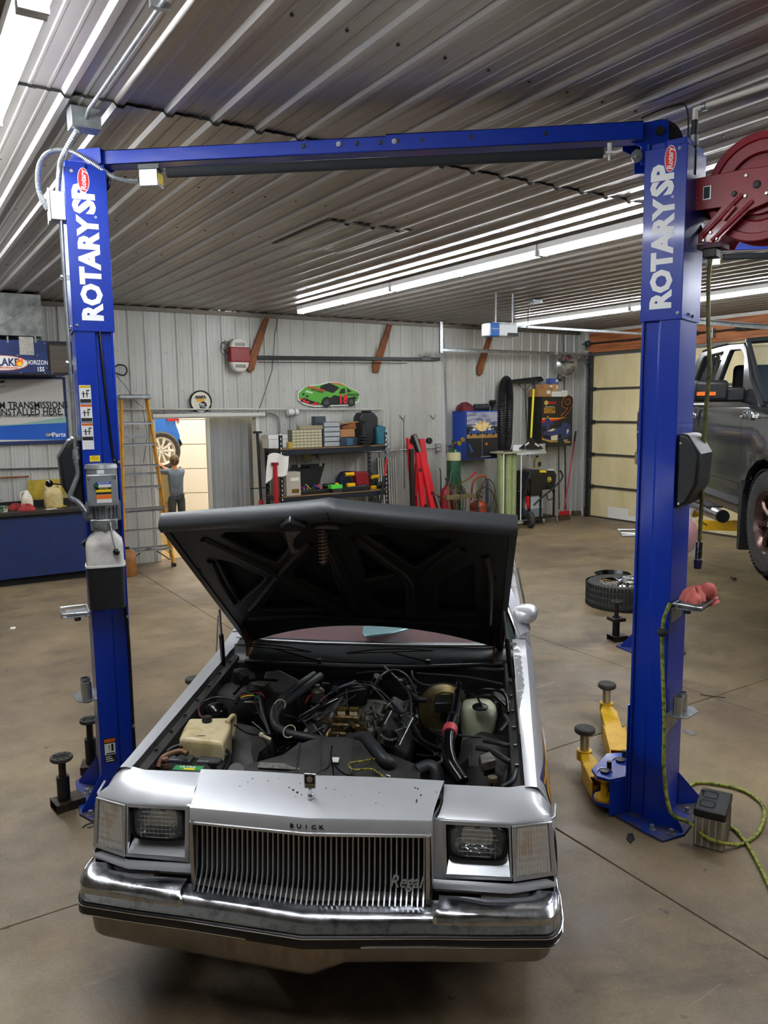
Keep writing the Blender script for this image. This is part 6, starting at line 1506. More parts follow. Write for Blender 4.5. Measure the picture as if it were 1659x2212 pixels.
# ================================================================ SHELVING AND WHAT STANDS ON IT
SD=.62
SH=On('shelving_unit','black steel shelving unit with two shelves against the wall','shelf',720,1100,SD,floor=True)
sx0=bw(608,1100,SD).x-SH.o.x;sx1=bw(838,1100,SD).x-SH.o.x
zU=bw(720,966,SD).z;zL=bw(720,1064,SD).z
zU=(bw(620,970,SD).z+bw(830,961,SD).z)/2;zL=(bw(622,1072,SD).z+bw(830,1058,SD).z)/2
ztop=bw(612,940,SD).z
HB=.055
for x in(sx0,sx1):
 for y in(0,SD-.10):
  b=MB();s_=1 if x==sx0 else-1
  b.bb(x,x+s_*.05,y,y+.004,0,ztop);b.bb(x,x+s_*.004,y,y+.04,0,ztop)
  o=b.build('upright',mat('shelf_blue','#23272e',.4,.3),SH.t)
  b=MB()
  for q in range(26):z=.06+q*.07;b.prism([(x+s_*.018,z),(x+s_*.032,z),(x+s_*.026,z+.035),(x+s_*.014,z+.03)],y-.0015,y-.0003,'y')
  tag(b.build('slots','label_white' if y==0 else 'steel',SH.t),kind='stuff')
for z in(zU,zL,.25):
 for y in(0.004,SD-.1):b=MB();b.bb(sx0,sx1,y,y+.02,z-HB-.035,z-.012);b.build('beam','shelf_blue',SH.t,bevel=.002)
 for x in(sx0,sx1):b=MB();b.bb(x-.01,x+.01,0,SD-.08,z-HB-.02,z-.012);b.build('side_beam','shelf_blue',SH.t)
 b=MB();b.bb(sx0,sx1,-.005,SD-.08,z-.012,z);b.build('deck',mat('deck','#7a5b3c',.7),SH.t)
def shelf_thing(name,label,cat,px,z,d,group=None):
 """on the shelf surface z at depth d from the wall"""
 x=bw(px,1000,d).x;return thing(name,label,cat,(x,YB-d,z+.003),0,group)
def sw(px0,px1,d):return bw(px1,1000,d).x-bw(px0,1000,d).x
def sz(py,d):return bw(720,py,d).z
def drawers(name,label,px0,px1,pytop,z,d,dep,nc,nr,mc,md,py_b=None):
 t=shelf_thing(name,label,'drawer cabinet',(px0+px1)/2,z,d);w=sw(px0,px1,d);h=sz(pytop,d)-z
 MB().bb(-w/2,w/2,.006,dep,0,h).build('case',mc,t,bevel=.003)
 cw=w/nc;ch=h/nr
 me=MB();me.bb(-cw*.44,cw*.44,-.004,.006,.1*ch,ch*.9);me.bb(-cw*.15,cw*.15,-.012,-.004,ch*.45,ch*.55);me=me.mesh('drawer',md)
 for i in range(nc):
  for j in range(nr):piece(me,'drawer',t,(-w/2+cw*(i+.5),0,ch*j))
 return t,w,h
drawers('organizer_cabinet','grey small-parts cabinet with cream drawers on the upper shelf',633,697,927,zU,SD-.08,.16,8,6,mat('cab_grey','#5b5850',.5),mat('drawer_cream','#b8b193',.35))
t,w_,h_=drawers('organizer_cabinet','blue-grey cabinet with five wide clear drawers on the upper shelf',700,737,912,zU,SD-.10,.2,1,5,mat('cab_blue','#3d434d',.5),mat('drawer_clear','#a0a7a8',.25))
t=shelf_thing('storage_box','blue-grey box standing behind the clear drawer cabinet','box',695,zU,SD-.32);MB().bb(-.09,.09,0,.15,0,.47).build('box','cab_blue',t,bevel=.004)
t=shelf_thing('parts_case','flat grey case lying on the small-parts cabinet','case',675,zU+sz(927,SD-.08)-zU,SD-.12);MB().bb(-.20,.20,0,.12,0,.06).build('case','plastic_tan',t,bevel=.006)
t=shelf_thing('white_box','white cardboard box at the left end of the upper shelf','box',607,zU,SD-.25);MB().bb(-.19,.16,0,.25,0,.19).build('box','label_white',t,bevel=.003);MB().bb(-.20,.17,-.008,.26,.14,.20).build('lid','label_white',t,bevel=.003)
t=shelf_thing('yellow_tin','small yellow tin beside the grey small-parts cabinet','tin',627,zU,SD-.10);b=MB();b.lathe([(.05,0),(.052,.09),(.048,.095),(0,.095)],n=18);b.build('tin',mat('tin','#a58f3e',.45),t,smooth=35)
t=shelf_thing('cardboard_box','open brown cardboard box leaning on the upper shelf, the top one','box',755,zU+.23,SD-.18);b=MB();b.box((.0,.08,.06),(.24,.2,.10),(0,-14,0));b.build('box','wood',t,bevel=.003);b=MB();b.box((.02,.05,.13),(.30,.16,.01),(0,-6,0));b.build('flap','cardboard',t)
t=shelf_thing('cardboard_box','brown cardboard box under the open one on the upper shelf','box',752,zU+.14,SD-.14);MB().bb(-.14,.13,0,.2,0,.12).build('box','cardboard',t,bevel=.003)
t=shelf_thing('black_case','small black and blue tool box on the upper shelf beside the drawers','case',757,zU,SD-.06);MB().bb(-.17,.17,0,.2,0,.135).build('box',mat('dk_blue','#1c2836',.45),t,bevel=.006);MB().bb(-.06,.05,-.006,0,.01,.12).build('label',mat('lab_bl','#31506b',.4),t);MB().bb(.13,.17,-.01,.0,.0,.135).build('latch','black',t)
t=shelf_thing('cable_spool','black spool standing on the upper shelf before the black case','spool',787,zU,SD-.06)
b=MB()
for z,r in((.0,.11),(.05,.12),(.10,.115),(.14,.12)):b.lathe([(r,z),(r,z+.018),(.04,z+.018)],n=24)
b.lathe([(.045,0),(.045,.20),(.03,.22),(.03,.36),(.045,.37),(.045,.40)],n=16);b.build('spool','black',t,smooth=35)
t=shelf_thing('tool_case','tall black plastic tool case on the upper shelf','case',799,zU,SD-.2)
b=MB();b.prism([(-.14,0),(.16,0),(.17,.44),(.10,.52),(-.12,.52),(-.18,.44)],0,.22,'y');b.build('case','black_plastic',t,bevel=.02,seg=3);MB().bb(-.05,.06,.02,.18,.52,.55).build('handle','black',t,bevel=.01)
t=shelf_thing('tool_case','teal tool case at the right end of the upper shelf','case',827,zU,SD-.14);MB().bb(-.10,.07,0,.25,0,.29).build('case','teal',t,bevel=.012);MB().bb(-.05,.03,.05,.15,.29,.31).build('handle','teal',t)
t=shelf_thing('cream_box','beige box with a picture of a part, left on the lower shelf','box',633,zL,SD-.05);MB().bb(-.12,.12,0,.2,0,.36).build('box',mat('beige','#a89e90',.6),t,bevel=.003);MB().box((.03,-.002,.07),(.12,.003,.06)).build('print','brass',t);MB().box((.02,-.002,.25),(.14,.003,.05)).build('print','paper',t)
t=shelf_thing('socket_case','open black socket set case with its lid up on the lower shelf','case',683,zL,SD-.10)
MB().bb(-.38,.34,0,.30,0,.06).build('tray','black_plastic',t,bevel=.01)
b=MB();b.prism([(-.42,.04),(.18,.04),(.32,.44),(-.26,.44)],.30,.34,'y');b.build('lid','black',t,bevel=.01)
b=MB();b.bb(-.12,.04,.285,.30,.38,.42);b.build('lid_handle','black_gloss',t)
for q,xx in enumerate((-.18,.2)):b=MB();b.bb(xx,xx+.05,.28,.30,.40,.45);b.build('latch','steel',t)
random.seed(4)
for q in range(22):
 b=MB();x=random.uniform(-.34,.3);y=random.uniform(.03,.25);a=random.uniform(0,3)
 if q%2:b.cyl((x,y,.06),(x+.09*cos(a),y+.06*sin(a),.08+random.random()*.06),random.uniform(.008,.016),n=8)
 else:b.cyl((x,y,.055),(x,y,.10),random.uniform(.012,.02),n=10)
 b.build('socket_tool',random.choice(('steel','steel_dark','ink_red','brass','blue','steel')),t,smooth=35)
t=shelf_thing('power_supply','beige power strip on the wall above the lower shelf','power strip',665,zL+.48,.1);MB().bb(-.065,.065,-.02,.03,0,.24).build('box','plastic_tan',t,bevel=.008)
b=MB()
for q in range(3):b.tube(bez([(.06,-.02,.16-.04*q),(.13,-.03,.17-.04*q),(.17,-.03,.06-.02*q)]),.006,6)
b.build('plugs','black',t,smooth=50)
def drill(t,col,flip=1,body='black'):
 b=MB();b.cyl((-.10*flip,0,.20),(.06*flip,0,.20),.032,n=14);b.build('motor_housing',col,t,smooth=40)
 b=MB();b.cyl((.06*flip,0,.20),(.11*flip,0,.20),.022,.012,n=12);b.build('chuck','black',t,smooth=40)
 b=MB();b.prism([(-.06*flip,.19),(-.01*flip,.19),(-.035*flip,.06),(-.085*flip,.06)],-.018,.018,'y');b.build('grip',body,t,bevel=.008)
 b=MB();b.bb(-.11*flip,.03*flip,-.035,.035,0,.06);b.build('battery',col,t,bevel=.01)
t=shelf_thing('cordless_drill','yellow cordless drill standing upright in the middle of the lower shelf','drill',752,zL+.07,SD-.08);drill(t,'yellow',-1)
t2=dup(t,label='yellow cordless driver lying by the red bag on the lower shelf');t2.location=(bw(812,1000,SD-.15).x,YB-SD+.15,zL+.0);t2.rotation_euler=(0,0,radians(200));t2.scale=(1.0,1.0,1.0)
t=shelf_thing('tool_roll','long grey plastic case lying in front of the drills on the lower shelf','case',765,zL,SD-.04);b=MB();b.prism([(-.20,0),(.30,0),(.26,.09),(-.24,.07)],0,.13,'y');b.build('case','black_plastic',t,bevel=.012)
t=shelf_thing('green_box','lime green box on the lower shelf','box',727,zL+.02,SD-.02);MB().bb(-.10,.10,0,.12,.04,.10).build('box','green_lime',t,bevel=.004);MB().bb(-.07,.10,0,.12,-.02,.035).build('base','steel_dark',t)
t=shelf_thing('tool_bag','blue tool bag at the back of the lower shelf','bag',756,zL+.02,SD-.38);b=MB();b.prism([(-.16,-.02),(.18,-.02),(.18,.18),(.05,.27),(-.10,.26),(-.18,.16)],0,.18,'y');b.build('bag',mat('bag_blue','#1d2d47',.8),t,bevel=.03,seg=3)
t=shelf_thing('tool_bag','red and black square tool bag on the lower shelf','bag',787,zL,SD-.14);b=MB();b.prism([(-.14,0),(.10,0),(.08,.28),(-.16,.30)],0,.22,'y');b.build('side','red_dark',t,bevel=.015);b=MB();b.prism([(.10,0),(.17,0),(.15,.28),(.08,.28)],.0,.22,'y');b.build('end','black',t,bevel=.01)
t=shelf_thing('black_case','black roll lying at the right end of the lower shelf','case',827,zL,SD-.06);b=MB();b.cyl((-.10,.07,.06),(.12,.07,.06),.055,n=16);b.build('roll','black_plastic',t,smooth=40)
t=shelf_thing('angle_grinder','yellow and black grinder lying on the lower shelf behind the green box','grinder',712,zL,SD-.20);b=MB();b.cyl((-.12,0,.10),(.08,0,.10),.035,n=12);b.build('body','black',t,smooth=40);b=MB();b.cyl((.08,0,.10),(.14,0,.10),.038,n=12);b.build('head','yellow',t,smooth=40)
b=MB();b.cyl((.12,-.04,.06),(.12,-.045,.10),.05,n=18);b.build('disc','steel',t,smooth=40)
t=thing('towel','white cloth hanging on the left upright of the shelving','cloth',(bw(600,1010,SD+.05).x,YB-SD-.05,bw(600,985,SD+.05).z))
b=MB().grid(lambda u,v:(-.16+.34*u-.05*v,-.02+.02*sin(9*u+3*v),.02-.42*v*(1-.35*u)+.03*sin(5*u)),14,9);b.build('cloth','paper',t,smooth=70)
def leaning(name,label,cat,base,top,d0,d1):
 a=bw(base[0],base[1],d0);c=bw(top[0],top[1],d1);a.z=max(a.z,0);o=Vector((a.x,a.y,0));return thing(name,label,cat,o),Vector((0,0,a.z)),c-o
t,a,c=leaning('support_stand','tall red and black under-hoist stand left of the shelving','stand',(568,1145),(556,936),.35,.30);a.z=0
b=MB();b.tube([a,a.lerp(c,.45)],.035,10);b.build('lower_tube','red',t,smooth=50);b=MB();b.tube([a.lerp(c,.45),c],.022,10);b.build('screw','black',t,smooth=50);b=MB();b.cyl(c,c+Vector((0,0,.03)),.07,n=14);b.build('saddle','black',t,smooth=40)
b=MB();m=a.lerp(c,.55);b.tube([m-Vector((.16,0,0)),m+Vector((.16,0,0))],.008,6);b.build('handle_bar','black',t);b=MB();b.lathe([(.14,0),(.14,.01),(.04,.03)],n=18);b.build('foot','red',t,smooth=35)
t,a,c=leaning('support_stand','shorter red under-hoist stand in front of the shelving upright','stand',(600,1140),(594,1005),.75,.72);a.z=0
b=MB();b.tube([a,c],.035,10);b.build('lower_tube','red',t,smooth=50);b=MB();b.lathe([(.12,0),(.12,.01),(.04,.03)],n=18);b.build('foot','red',t,smooth=35);b=MB();b.cyl(c,c+Vector((0,0,.04)),.055,n=14);b.build('saddle','red_dark',t,smooth=40)
for k,(px,lab)in enumerate(((823,'grey ribbed panel strip leaning right of the shelving, left of two'),(845,'grey ribbed panel strip leaning right of the shelving, right of two'))):
 t,a,c=leaning('panel_strip',lab,'panel',(px+6,1130),(px,990),.22,.10);a.z=0
 c=Vector((c.x,c.y,bw(px,988,.1).z));dr=Vector((.055,0,0))
 for q in range(4):b=MB();o_=Vector((-.06+.045*q,0,0));b.tube([a+o_,c+o_],.016,4);b.build('rib','trim_white',t)
 b=MB();b.add([a-dr*1.4+Vector((0,.02,0)),a+dr*1.6+Vector((0,.02,0)),c+dr*1.6+Vector((0,.02,0)),c-dr*1.4+Vector((0,.02,0))],[(0,1,2,3)]);b.build('backing','black',t)
t,a,c=leaning('pry_bar','long black bar with a red grip leaning at the right end of the shelving','bar',(808,1110),(836,990),.70,.66);b=MB();a.z=0;b.tube([a,a.lerp(c,.8)],.022,8);b.build('bar','black',t,smooth=50);b=MB();b.tube([a.lerp(c,.8),c],.02,8);b.build('grip','red',t,smooth=50)
T_=On('wrench_bundle','bundle of chrome chain and tools hanging on the right shelving upright','tools',838,960,SD+.04)
b=MB();random.seed(9)
for q in range(14):c0=Vector((random.uniform(-.03,.03),0,.12-.03*q));b.tube([c0+Vector((.02*cos(t_),0.006*q%.01,.022*sin(t_)))for t_ in[2*pi*i/8 for i in range(8)]],.005,4,closed=True)
tag(b.build('links','steel',T_.t),kind='stuff');b=MB();b.bb(-.035,.035,-.01,.01,-.26,-.06);b.build('tag','galv',T_.t)
# ================================================================ ENGINE HOIST, CYLINDERS, CABINETS
def plate(b,p0,p1,w,th,up=Vector((0,1,0))):
 p0=Vector(p0);p1=Vector(p1);d=(p1-p0).normalized();s_=d.cross(up).normalized()*w/2;n_=up*th/2
 b.add([p0-s_-n_,p0+s_-n_,p0+s_+n_,p0-s_+n_,p1-s_-n_,p1+s_-n_,p1+s_+n_,p1-s_+n_],[(0,1,2,3),(4,7,6,5),(0,4,5,1),(1,5,6,2),(2,6,7,3),(3,7,4,0)])
HO=On('engine_hoist','folded bright red engine hoist leaning against the wall','hoist',915,1110,.45,floor=True)
def hq(px,py,d=.45):p=bw(px,py,d);return Vector((p.x-HO.o.x,YB-d-HO.o.y,max(0,p.z)))
for nm,a,c,w,m_ in(('leg',hq(898,1130,.5),hq(884,946,.2),.10,'red_bright'),('leg',hq(936,1128,.5),hq(910,948,.2),.10,'red_bright'),('boom',hq(916,1128,.6),hq(902,975,.5),.09,'red_bright'),('boom',hq(934,1100,.65),hq(906,965,.5),.085,'red_bright'),('brace',hq(896,1070,.5),hq(902,990,.5),.05,'red'),('ram',hq(942,1100,.6),hq(920,1000,.5),.05,'red_bright'),('mast',hq(892,1135,.55),hq(888,970,.5),.06,'black')):
 b=MB();plate(b,a,c,w,.07);b.build(nm,m_,HO.t,bevel=.005)
for a,c in((hq(905,975,.55),hq(893,940,.55)),(hq(950,1108,.6),hq(938,1070,.6))):b=MB();plate(b,a,c,.085,.085);b.build('boom_extension','black',HO.t,bevel=.004);b=MB();plate(b,a+Vector((0,-.045,0)),c+Vector((0,-.045,0)),.05,.003);b.build('label','steel',HO.t)
for q in(hq(888,952,.2),hq(922,952,.2)):b=MB();b.cyl(q+Vector((0,-.09,0)),q+Vector((0,-.04,0)),.055,n=18);b.build('caster','black',HO.t,smooth=40)
for q in(hq(918,1092,.6),hq(930,1065,.6),hq(903,1015,.5)):b=MB();b.cyl(q+Vector((0,-.07,0)),q+Vector((0,.05,0)),.03,n=12);b.build('pivot','steel_dark',HO.t,smooth=40)
q=hq(911,1045,.45);b=MB();b.box(q+Vector((0,-.05,0)),(.035,.002,.17),(0,8,0));b.build('label','label_white',HO.t)
def cyl_thing(name,label,cat,px,py,d,h,r,m,neck=True):
 p=bw(px,1000,d);t=thing(name,label,cat,(p.x,YB-d,.0));z0=.07
 b=MB();b.lathe([(r*.92,z0),(r,z0+.02),(r,z0+h-.12),(r*.85,z0+h-.05),(r*.4,z0+h),(.03,z0+h+.02)],n=22);b.build('cylinder',m,t,smooth=40)
 b=MB();b.lathe([(.025,z0+h),(.03,z0+h+.04),(.02,z0+h+.05),(.02,z0+h+.12),(.035,z0+h+.13),(.035,z0+h+.15)],n=14);b.build('valve','steel_dark',t,smooth=40);return t,z0+h
WC=.42
t,zc_=cyl_thing('gas_cylinder','tall green gas cylinder on the welding cart','gas cylinder',980,1000,WC,1.40,.125,'green_cyl')
b=MB();b.lathe([(.126,1.28),(.127,1.37),(.112,1.42)],n=22,cap=False);b.build('label',mat('cyl_label','#b9b48a',.5),t,smooth=40)
b=MB()
for s_ in(-1,1):b.lathe([(.0,0),(.045,.0),(.045,.025),(.0,.03)],(.10+.04*s_,-.06,1.60+.03*s_),(0,-1,.2),14)
b.build('gauge','brass',t,smooth=40);b=MB();b.cyl((0,0,1.58),(.12,-.04,1.58),.018,n=8);b.build('regulator','brass',t,smooth=40)
t,zc_=cyl_thing('gas_cylinder','shorter dark red gas cylinder on the welding cart','gas cylinder',965,1000,WC+.22,.78,.115,'red_dark')
b=MB();b.bb(.04,.10,-.12,-.10,.08,.22);b.build('label','label_white',t)
t=thing('welding_cart','hand cart carrying the green and red gas cylinders','cart',(bw(975,1000,WC+.1).x,YB-WC-.1,0))
b=MB();b.bb(-.20,.22,-.14,.06,.0,.012);b.build('toe_plate','steel_dark',t);b=MB();b.bb(-.30,.30,-.27,-.23,.64,.72);b.bb(.28,.30,-.25,.0,.66,.70);b.bb(-.3,-.28,-.25,.0,.66,.70);b.build('clamp_band',mat('old_brass','#6d6545',.5,.3),t,bevel=.004)
for s_ in(-1,1):b=MB();b.tube(bez([(s_*.16,.09,.05),(s_*.16,.09,1.0),(s_*.16,.12,1.15)]),.014,7);b.build('frame_tube','steel_dark',t,smooth=50)
b=MB();b.cyl((-.14,-.20,.10),(.42,-.24,.10),.018,n=8);b.build('axle','rusty',t)
for xx in(-.16,.40):
 b=MB();b.lathe([(.06,-.03),(.14,-.035),(.155,-.02),(.155,.02),(.14,.035),(.06,.03)],(xx,-.22,.155),(1,-.08,0),24);b.build('wheel','rubber',t,smooth=40);b=MB();b.cyl((xx-.04,-.22,.155),(xx+.04,-.22,.155),.05,n=12);b.build('hub','steel_dark',t,smooth=40)
tb_=thing('welding_hoses','tangled red and grey welding hoses draped over the cart','hose',(bw(985,1050,WC+.3).x,YB-WC-.3,0))
random.seed(31)
for k in range(8):
 b=MB();x=random.uniform(-.12,.06);w_=random.uniform(.12,.24);z=random.uniform(.72,1.05)
 b.tube(bez([(x,.03,z+.1),(x-w_*.6,-.05,z-.05),(x-w_*.3,-.06,z-.42),(x+w_*.5,-.07,z-.40),(x+w_*.8,-.05,z-.10),(x+.1,.0,z+.06)]),.010,6);b.build('hose',('rusty','steel_dark','old_brass')[k%3],tb_,smooth=60)
b=MB();b.tube([(-.02,-.10,.90),(.16,-.14,.98),(.26,-.16,1.06)],.012,7);b.build('torch','brass',tb_,smooth=50);b=MB();b.tube([(.20,-.15,1.01),(.30,-.17,1.10)],.018,7);b.build('torch_grip','red',tb_,smooth=50)
t=thing('fire_extinguisher','small red fire extinguisher with a lime tag before the welding cart','fire extinguisher',(bw(985,1100,WC+.45).x,YB-WC-.45,0));b=MB();b.lathe([(.045,0),(.05,.01),(.05,.30),(.03,.35),(.02,.37)],n=18);b.build('body','red_bright',t,smooth=40)
b=MB();b.bb(-.03,.04,-.07,-.01,.37,.41);b.cyl((0,0,.37),(0,0,.42),.018,n=10);b.build('handle','steel_dark',t);b=MB();b.bb(-.045,.05,-.062,-.056,.18,.46);b.build('tag','green_lime',t);b=MB();b.bb(-.035,.035,-.058,-.05,.05,.15);b.build('label','label_white',t)
t=thing('orange_tank','rusty orange pressure tank on a small wheeled cart','tank',(bw(1033,1100,.50).x,YB-.50,0))
b=MB();b.lathe([(.10,.08),(.145,.10),(.150,.14),(.150,.44),(.135,.50),(.08,.54),(.03,.55)],n=24);b.build('tank','orange',t,smooth=40)
b=MB();b.lathe([(.152,.16),(.155,.17),(.152,.18)],n=24,cap=False);b.lathe([(.152,.42),(.155,.43),(.152,.44)],n=24,cap=False);b.build('hoop','rusty',t,smooth=40)
b=MB();b.cyl((0,0,.55),(0,0,.66),.025,n=10);b.cyl((-.08,0,.60),(.10,0,.60),.014,n=8);b.tube([(.06+.04*cos(t_),-.02,.66+.04*sin(t_))for t_ in[2*pi*i/12 for i in range(12)]],.008,5,closed=True);b.build('valve','rusty',t,smooth=40)
b=MB();b.tube(bez([(-.12,.05,.55),(-.10,.03,.85),(.0,.0,.97),(.14,.0,.97),(.20,.02,.90)]),.018,7);b.build('handle','orange',t,smooth=50)
b=MB();b.cyl((.22,.02,.1),(.22,.02,.92),.025,n=10);b.build('pump_tube',mat('pump_blue','#1f3a4d',.4),t,smooth=40)
random.seed(5)
for k in range(5):b=MB();r_=.16+.015*k;b.tube([(-.02+.02*k+(r_+.05*sin(3*a+k))*cos(a),-.15-.01*k,.55+(r_*1.6+.05*sin(2*a+k))*sin(a))for a in[2*pi*i/26 for i in range(26)]],.008,6,closed=True);b.build('hose',('rusty','steel_dark','old_brass')[k%3],t,smooth=60)
for xx in(-.02,.24):b=MB();b.lathe([(.02,-.02),(.07,-.025),(.08,-.01),(.08,.01),(.07,.025),(.02,.02)],(xx+.02,-.25,.08),(1,0,0),20);b.build('wheel','rubber',t,smooth=40)
b=MB();b.bb(-.16,.26,-.24,.16,.06,.08);b.build('cart_base','steel_dark',t)
CB_=On('poster_cabinet','blue wall cabinet with a picture of two cars on its doors','cabinet',1040,935,.40)
a=CB_(1007,888);c=CB_(1075,990)
MB().bb(a[0],c[0],.012,.39,c[1],a[1]).build('case','blue',CB_.t,bevel=.005)
mx=(a[0]+c[0])/2;
for i,(x0,x1)in enumerate(((a[0]+.015,mx-.004),(mx+.004,c[0]-.015))):
 dr=MB().bb(x0,x1,0,.012,c[1]+.02,a[1]-.02).build('door',mat('poster_dark','#16161f',.35),CB_.t)
 w_=x1-x0;H_=a[1]-c[1]
 MB().bb(x0,x1,-.0015,0,a[1]-.02-H_*.30,a[1]-.02).build('sky_print',mat('poster_sky','#3c4468',.4,noise=(6,'#9a9aa8',.46,.60,(.4,1,2.5))),dr)
 b=MB();n=9;cx2=mx;b.prism([(max(x0,min(x1,cx2+.28*cos(t_)*(1 if k_%2 else.72))),a[1]-H_*.42+.20*sin(t_)*(1 if k_%2 else.7))for k_,t_ in enumerate([pi*q/16 for q in range(17)])],-.003,-.0015,'y');b.build('glow_print',mat('poster_glow','#e3c98a',.5,noise=(8,'#b98a3f',.35,.55)),dr)
 MB().bb(x0,x1,-.0025,-.0015,a[1]-H_*.56,a[1]-H_*.48).build('road_print',mat('poster_road','#8e6a34',.5),dr)
 b=MB();s_=1 if i else-1;cxx=(x0+x1)/2;z_=a[1]-H_*.44;b.prism([(cxx-.13,z_-.03),(cxx+.13,z_-.03),(cxx+.13,z_+.02),(cxx+.07,z_+.035),(cxx+.03,z_+.08),(cxx-.06,z_+.08),(cxx-.09,z_+.03),(cxx-.13,z_+.02)],-.005,-.003,'y');b.build('car_print',mat('poster_blue','#24407c',.35),dr)
 b=MB();b.prism([(cxx-.05,z_+.035),(cxx+.03,z_+.035),(cxx+.015,z_+.07),(cxx-.04,z_+.07)],-.006,-.005,'y');b.build('window_print','label_white',dr)
 b=MB()
 for xx in(-.08,.08):b.cyl((cxx+xx,-.004,z_-.035),(cxx+xx,-.0065,z_-.035),.025,n=12)
 b.build('wheel_print','ink',dr)
 b=MB();b.prism([(x0+.02,c[1]+.30),(x0+.09,c[1]+.26),(x0+.15,c[1]+.14),(x0+.10,c[1]+.13)],-.003,-.0015,'y')if not i else b.prism([(x0+.05,c[1]+.27),(x0+.12,c[1]+.30),(x0+.11,c[1]+.24)],-.003,-.0015,'y');b.build('figure_print','label_orange' if i else 'poster_blue',dr)
text('lettering','FULL LINE AUTO PARTS',.022,CB_.t,(mx+.09,-.002,c[1]+.045),m='ink_white',ext=.0003)
MB().bb(mx-.003,mx+.003,-.003,0,c[1]+.02,a[1]-.02).build('door_gap','steel',CB_.t)
ztopc=CB_.o.z+a[1];xo=CB_.o.x
def on_cab(name,label,cat,px,d):return thing(name,label,cat,(bw(px,880,d).x,YB-d,ztopc))
t=on_cab('shop_rag','dark red cloth bundle on top of the blue poster cabinet','rag',1005,.24);rag(t,mat('maroon','#5a1a26',.9,bump=(90,.3,.004)),.34,.13,14)
t=on_cab('hose_piece','short black hose section lying on the blue poster cabinet','hose',1040,.24);b=MB();b.lathe([(.06,-.15),(.06,.15),(.05,.15),(.05,-.14)],(0,0,.062),(1,-.15,0),20);b.build('hose','hose_black',t,smooth=40)
b=MB()
for q in range(7):b.lathe([(.060,-.004),(.065,0),(.060,.004)],(-.12+.04*q,.018-.006*q,.062),(1,-.15,0),20,cap=False)
tag(b.build('ribs','black',t,smooth=40),kind='stuff')
t=on_cab('vase_shaped_boot','black rubber boot standing at the right end of the blue poster cabinet','rubber boot',1064,.24);b=MB();b.lathe([(.045,0),(.03,.05),(.06,.12),(.075,.16),(.05,.19),(.02,.18)],n=20);b.build('boot','black',t,smooth=40)
T_=On('exhaust_hose','thick black corrugated exhaust hose hung in a loop beside the blue cabinet','hose',1091,816,.16)
def hz_(px,py,d=.16):p=T_(px,py);return(p[0],0,p[1])
P=bez([hz_(1084,972),hz_(1083,930),hz_(1083,870),hz_(1086,835),hz_(1094,820),hz_(1100,838),hz_(1101,870),hz_(1099,930),hz_(1097,975)],26)
b=MB();b.tube(P,[.075 if i%2 else.062 for i in range(len(P))],12);b.build('hose','hose_black',T_.t,smooth=25)
T_=On('push_broom','wide black push broom hung head up on the wall','broom',1140,822,.10)
a=T_(1098,826);c=T_(1170,819)
b=MB();b.prism([(a[0],a[1]-.03),(c[0],c[1]-.04),(c[0],c[1]),(a[0],a[1]+.01)],-.05,.03,'y');b.build('head','black',T_.t,bevel=.004);b=MB();b.prism([(a[0]+.02,a[1]+.01),(c[0]+.02,c[1]),(c[0]-.05,c[1]+.05),(a[0]+.02,a[1]+.045)],-.03,.02,'y');b.build('bristles','black_matte',T_.t)
m_=T_(1134,830);e_=T_(1142,985);b=MB();b.tube([(m_[0],0,m_[1]),(e_[0],0.02,e_[1])],.013,8);b.build('handle','steel_dark',T_.t,smooth=50)
b=MB();b.tube([(m_[0]-.18,-.01,m_[1]),(m_[0],0,m_[1]-.13),(m_[0]+.16,-.01,m_[1]+.0)],.008,6);b.build('brace','steel_dark',T_.t,smooth=50)
T_=On('snow_shovel','snow pusher with a yellow shaft and white blade hanging in front of the black cabinet','shovel',1150,900,.50)
a=T_(1153,838);c=T_(1147,946)
b=MB();b.tube([(a[0],0,a[1]),(c[0],0,c[1])],.020,10);b.build('shaft',mat('shovel_yellow','#d9cc1e',.4),T_.t,smooth=50)
b=MB();b.tube([(a[0],0,a[1]-.02),(a[0]+.005,0,a[1]+.05)],.024,10);g_=[(a[0]-.055,0,a[1]+.16),(a[0]-.05,0,a[1]+.10),(a[0],0,a[1]+.05),(a[0]+.055,0,a[1]+.10),(a[0]+.06,0,a[1]+.16)];b.tube(g_,.012,8);b.tube([g_[0],g_[-1]],.013,8);b.build('d_grip','black',T_.t,smooth=50)
p=[T_(*q)for q in((1144,948),(1150,948),(1171,968),(1170,970),(1121,970),(1121,968))];
b=MB();b.prism(p,-.03,.0,'y');b.build('socket_web','black',T_.t,bevel=.004)
for q in((1131,962,1140,956),(1153,958,1162,964)):u_=T_(q[0],q[1]);v_=T_(q[2],q[3]);b=MB();plate(b,(u_[0],-.033,u_[1]),(v_[0],-.033,v_[1]),.03,.004);b.build('web_slot','label_white',T_.t)
z0_,z1_=T_(1147,982)[1],T_(1147,960)[1];xl,xr_=T_(1112,970)[0],T_(1181,970)[0]
b=MB().grid(lambda u,v:(xl+(xr_-xl)*u,.0+.05*sin(v*2.2),z0_+(z1_-z0_)*v),3,7);o=b.build('blade',mat('blade','#cfd3d6',.35),T_.t,smooth=50);md=o.modifiers.new('s','SOLIDIFY');md.thickness=.006
NB_=On('poster_cabinet','black wall cabinet with a number 9 race car poster on its door','cabinet',1190,910,.36)
a=NB_(1170,857);c=NB_(1236,963)
MB().bb(a[0]-.0,c[0],.012,.35,c[1],a[1]).build('case','black',NB_.t,bevel=.005)
MB().bb(a[0]+.01,c[0]-.01,0,.012,c[1]+.015,a[1]-.015).build('door',mat('poster_black','#15161a',.3),NB_.t)
MB().bb(a[0]-.012,a[0],.0,.35,c[1]+.0,a[1]).build('side','black',NB_.t)
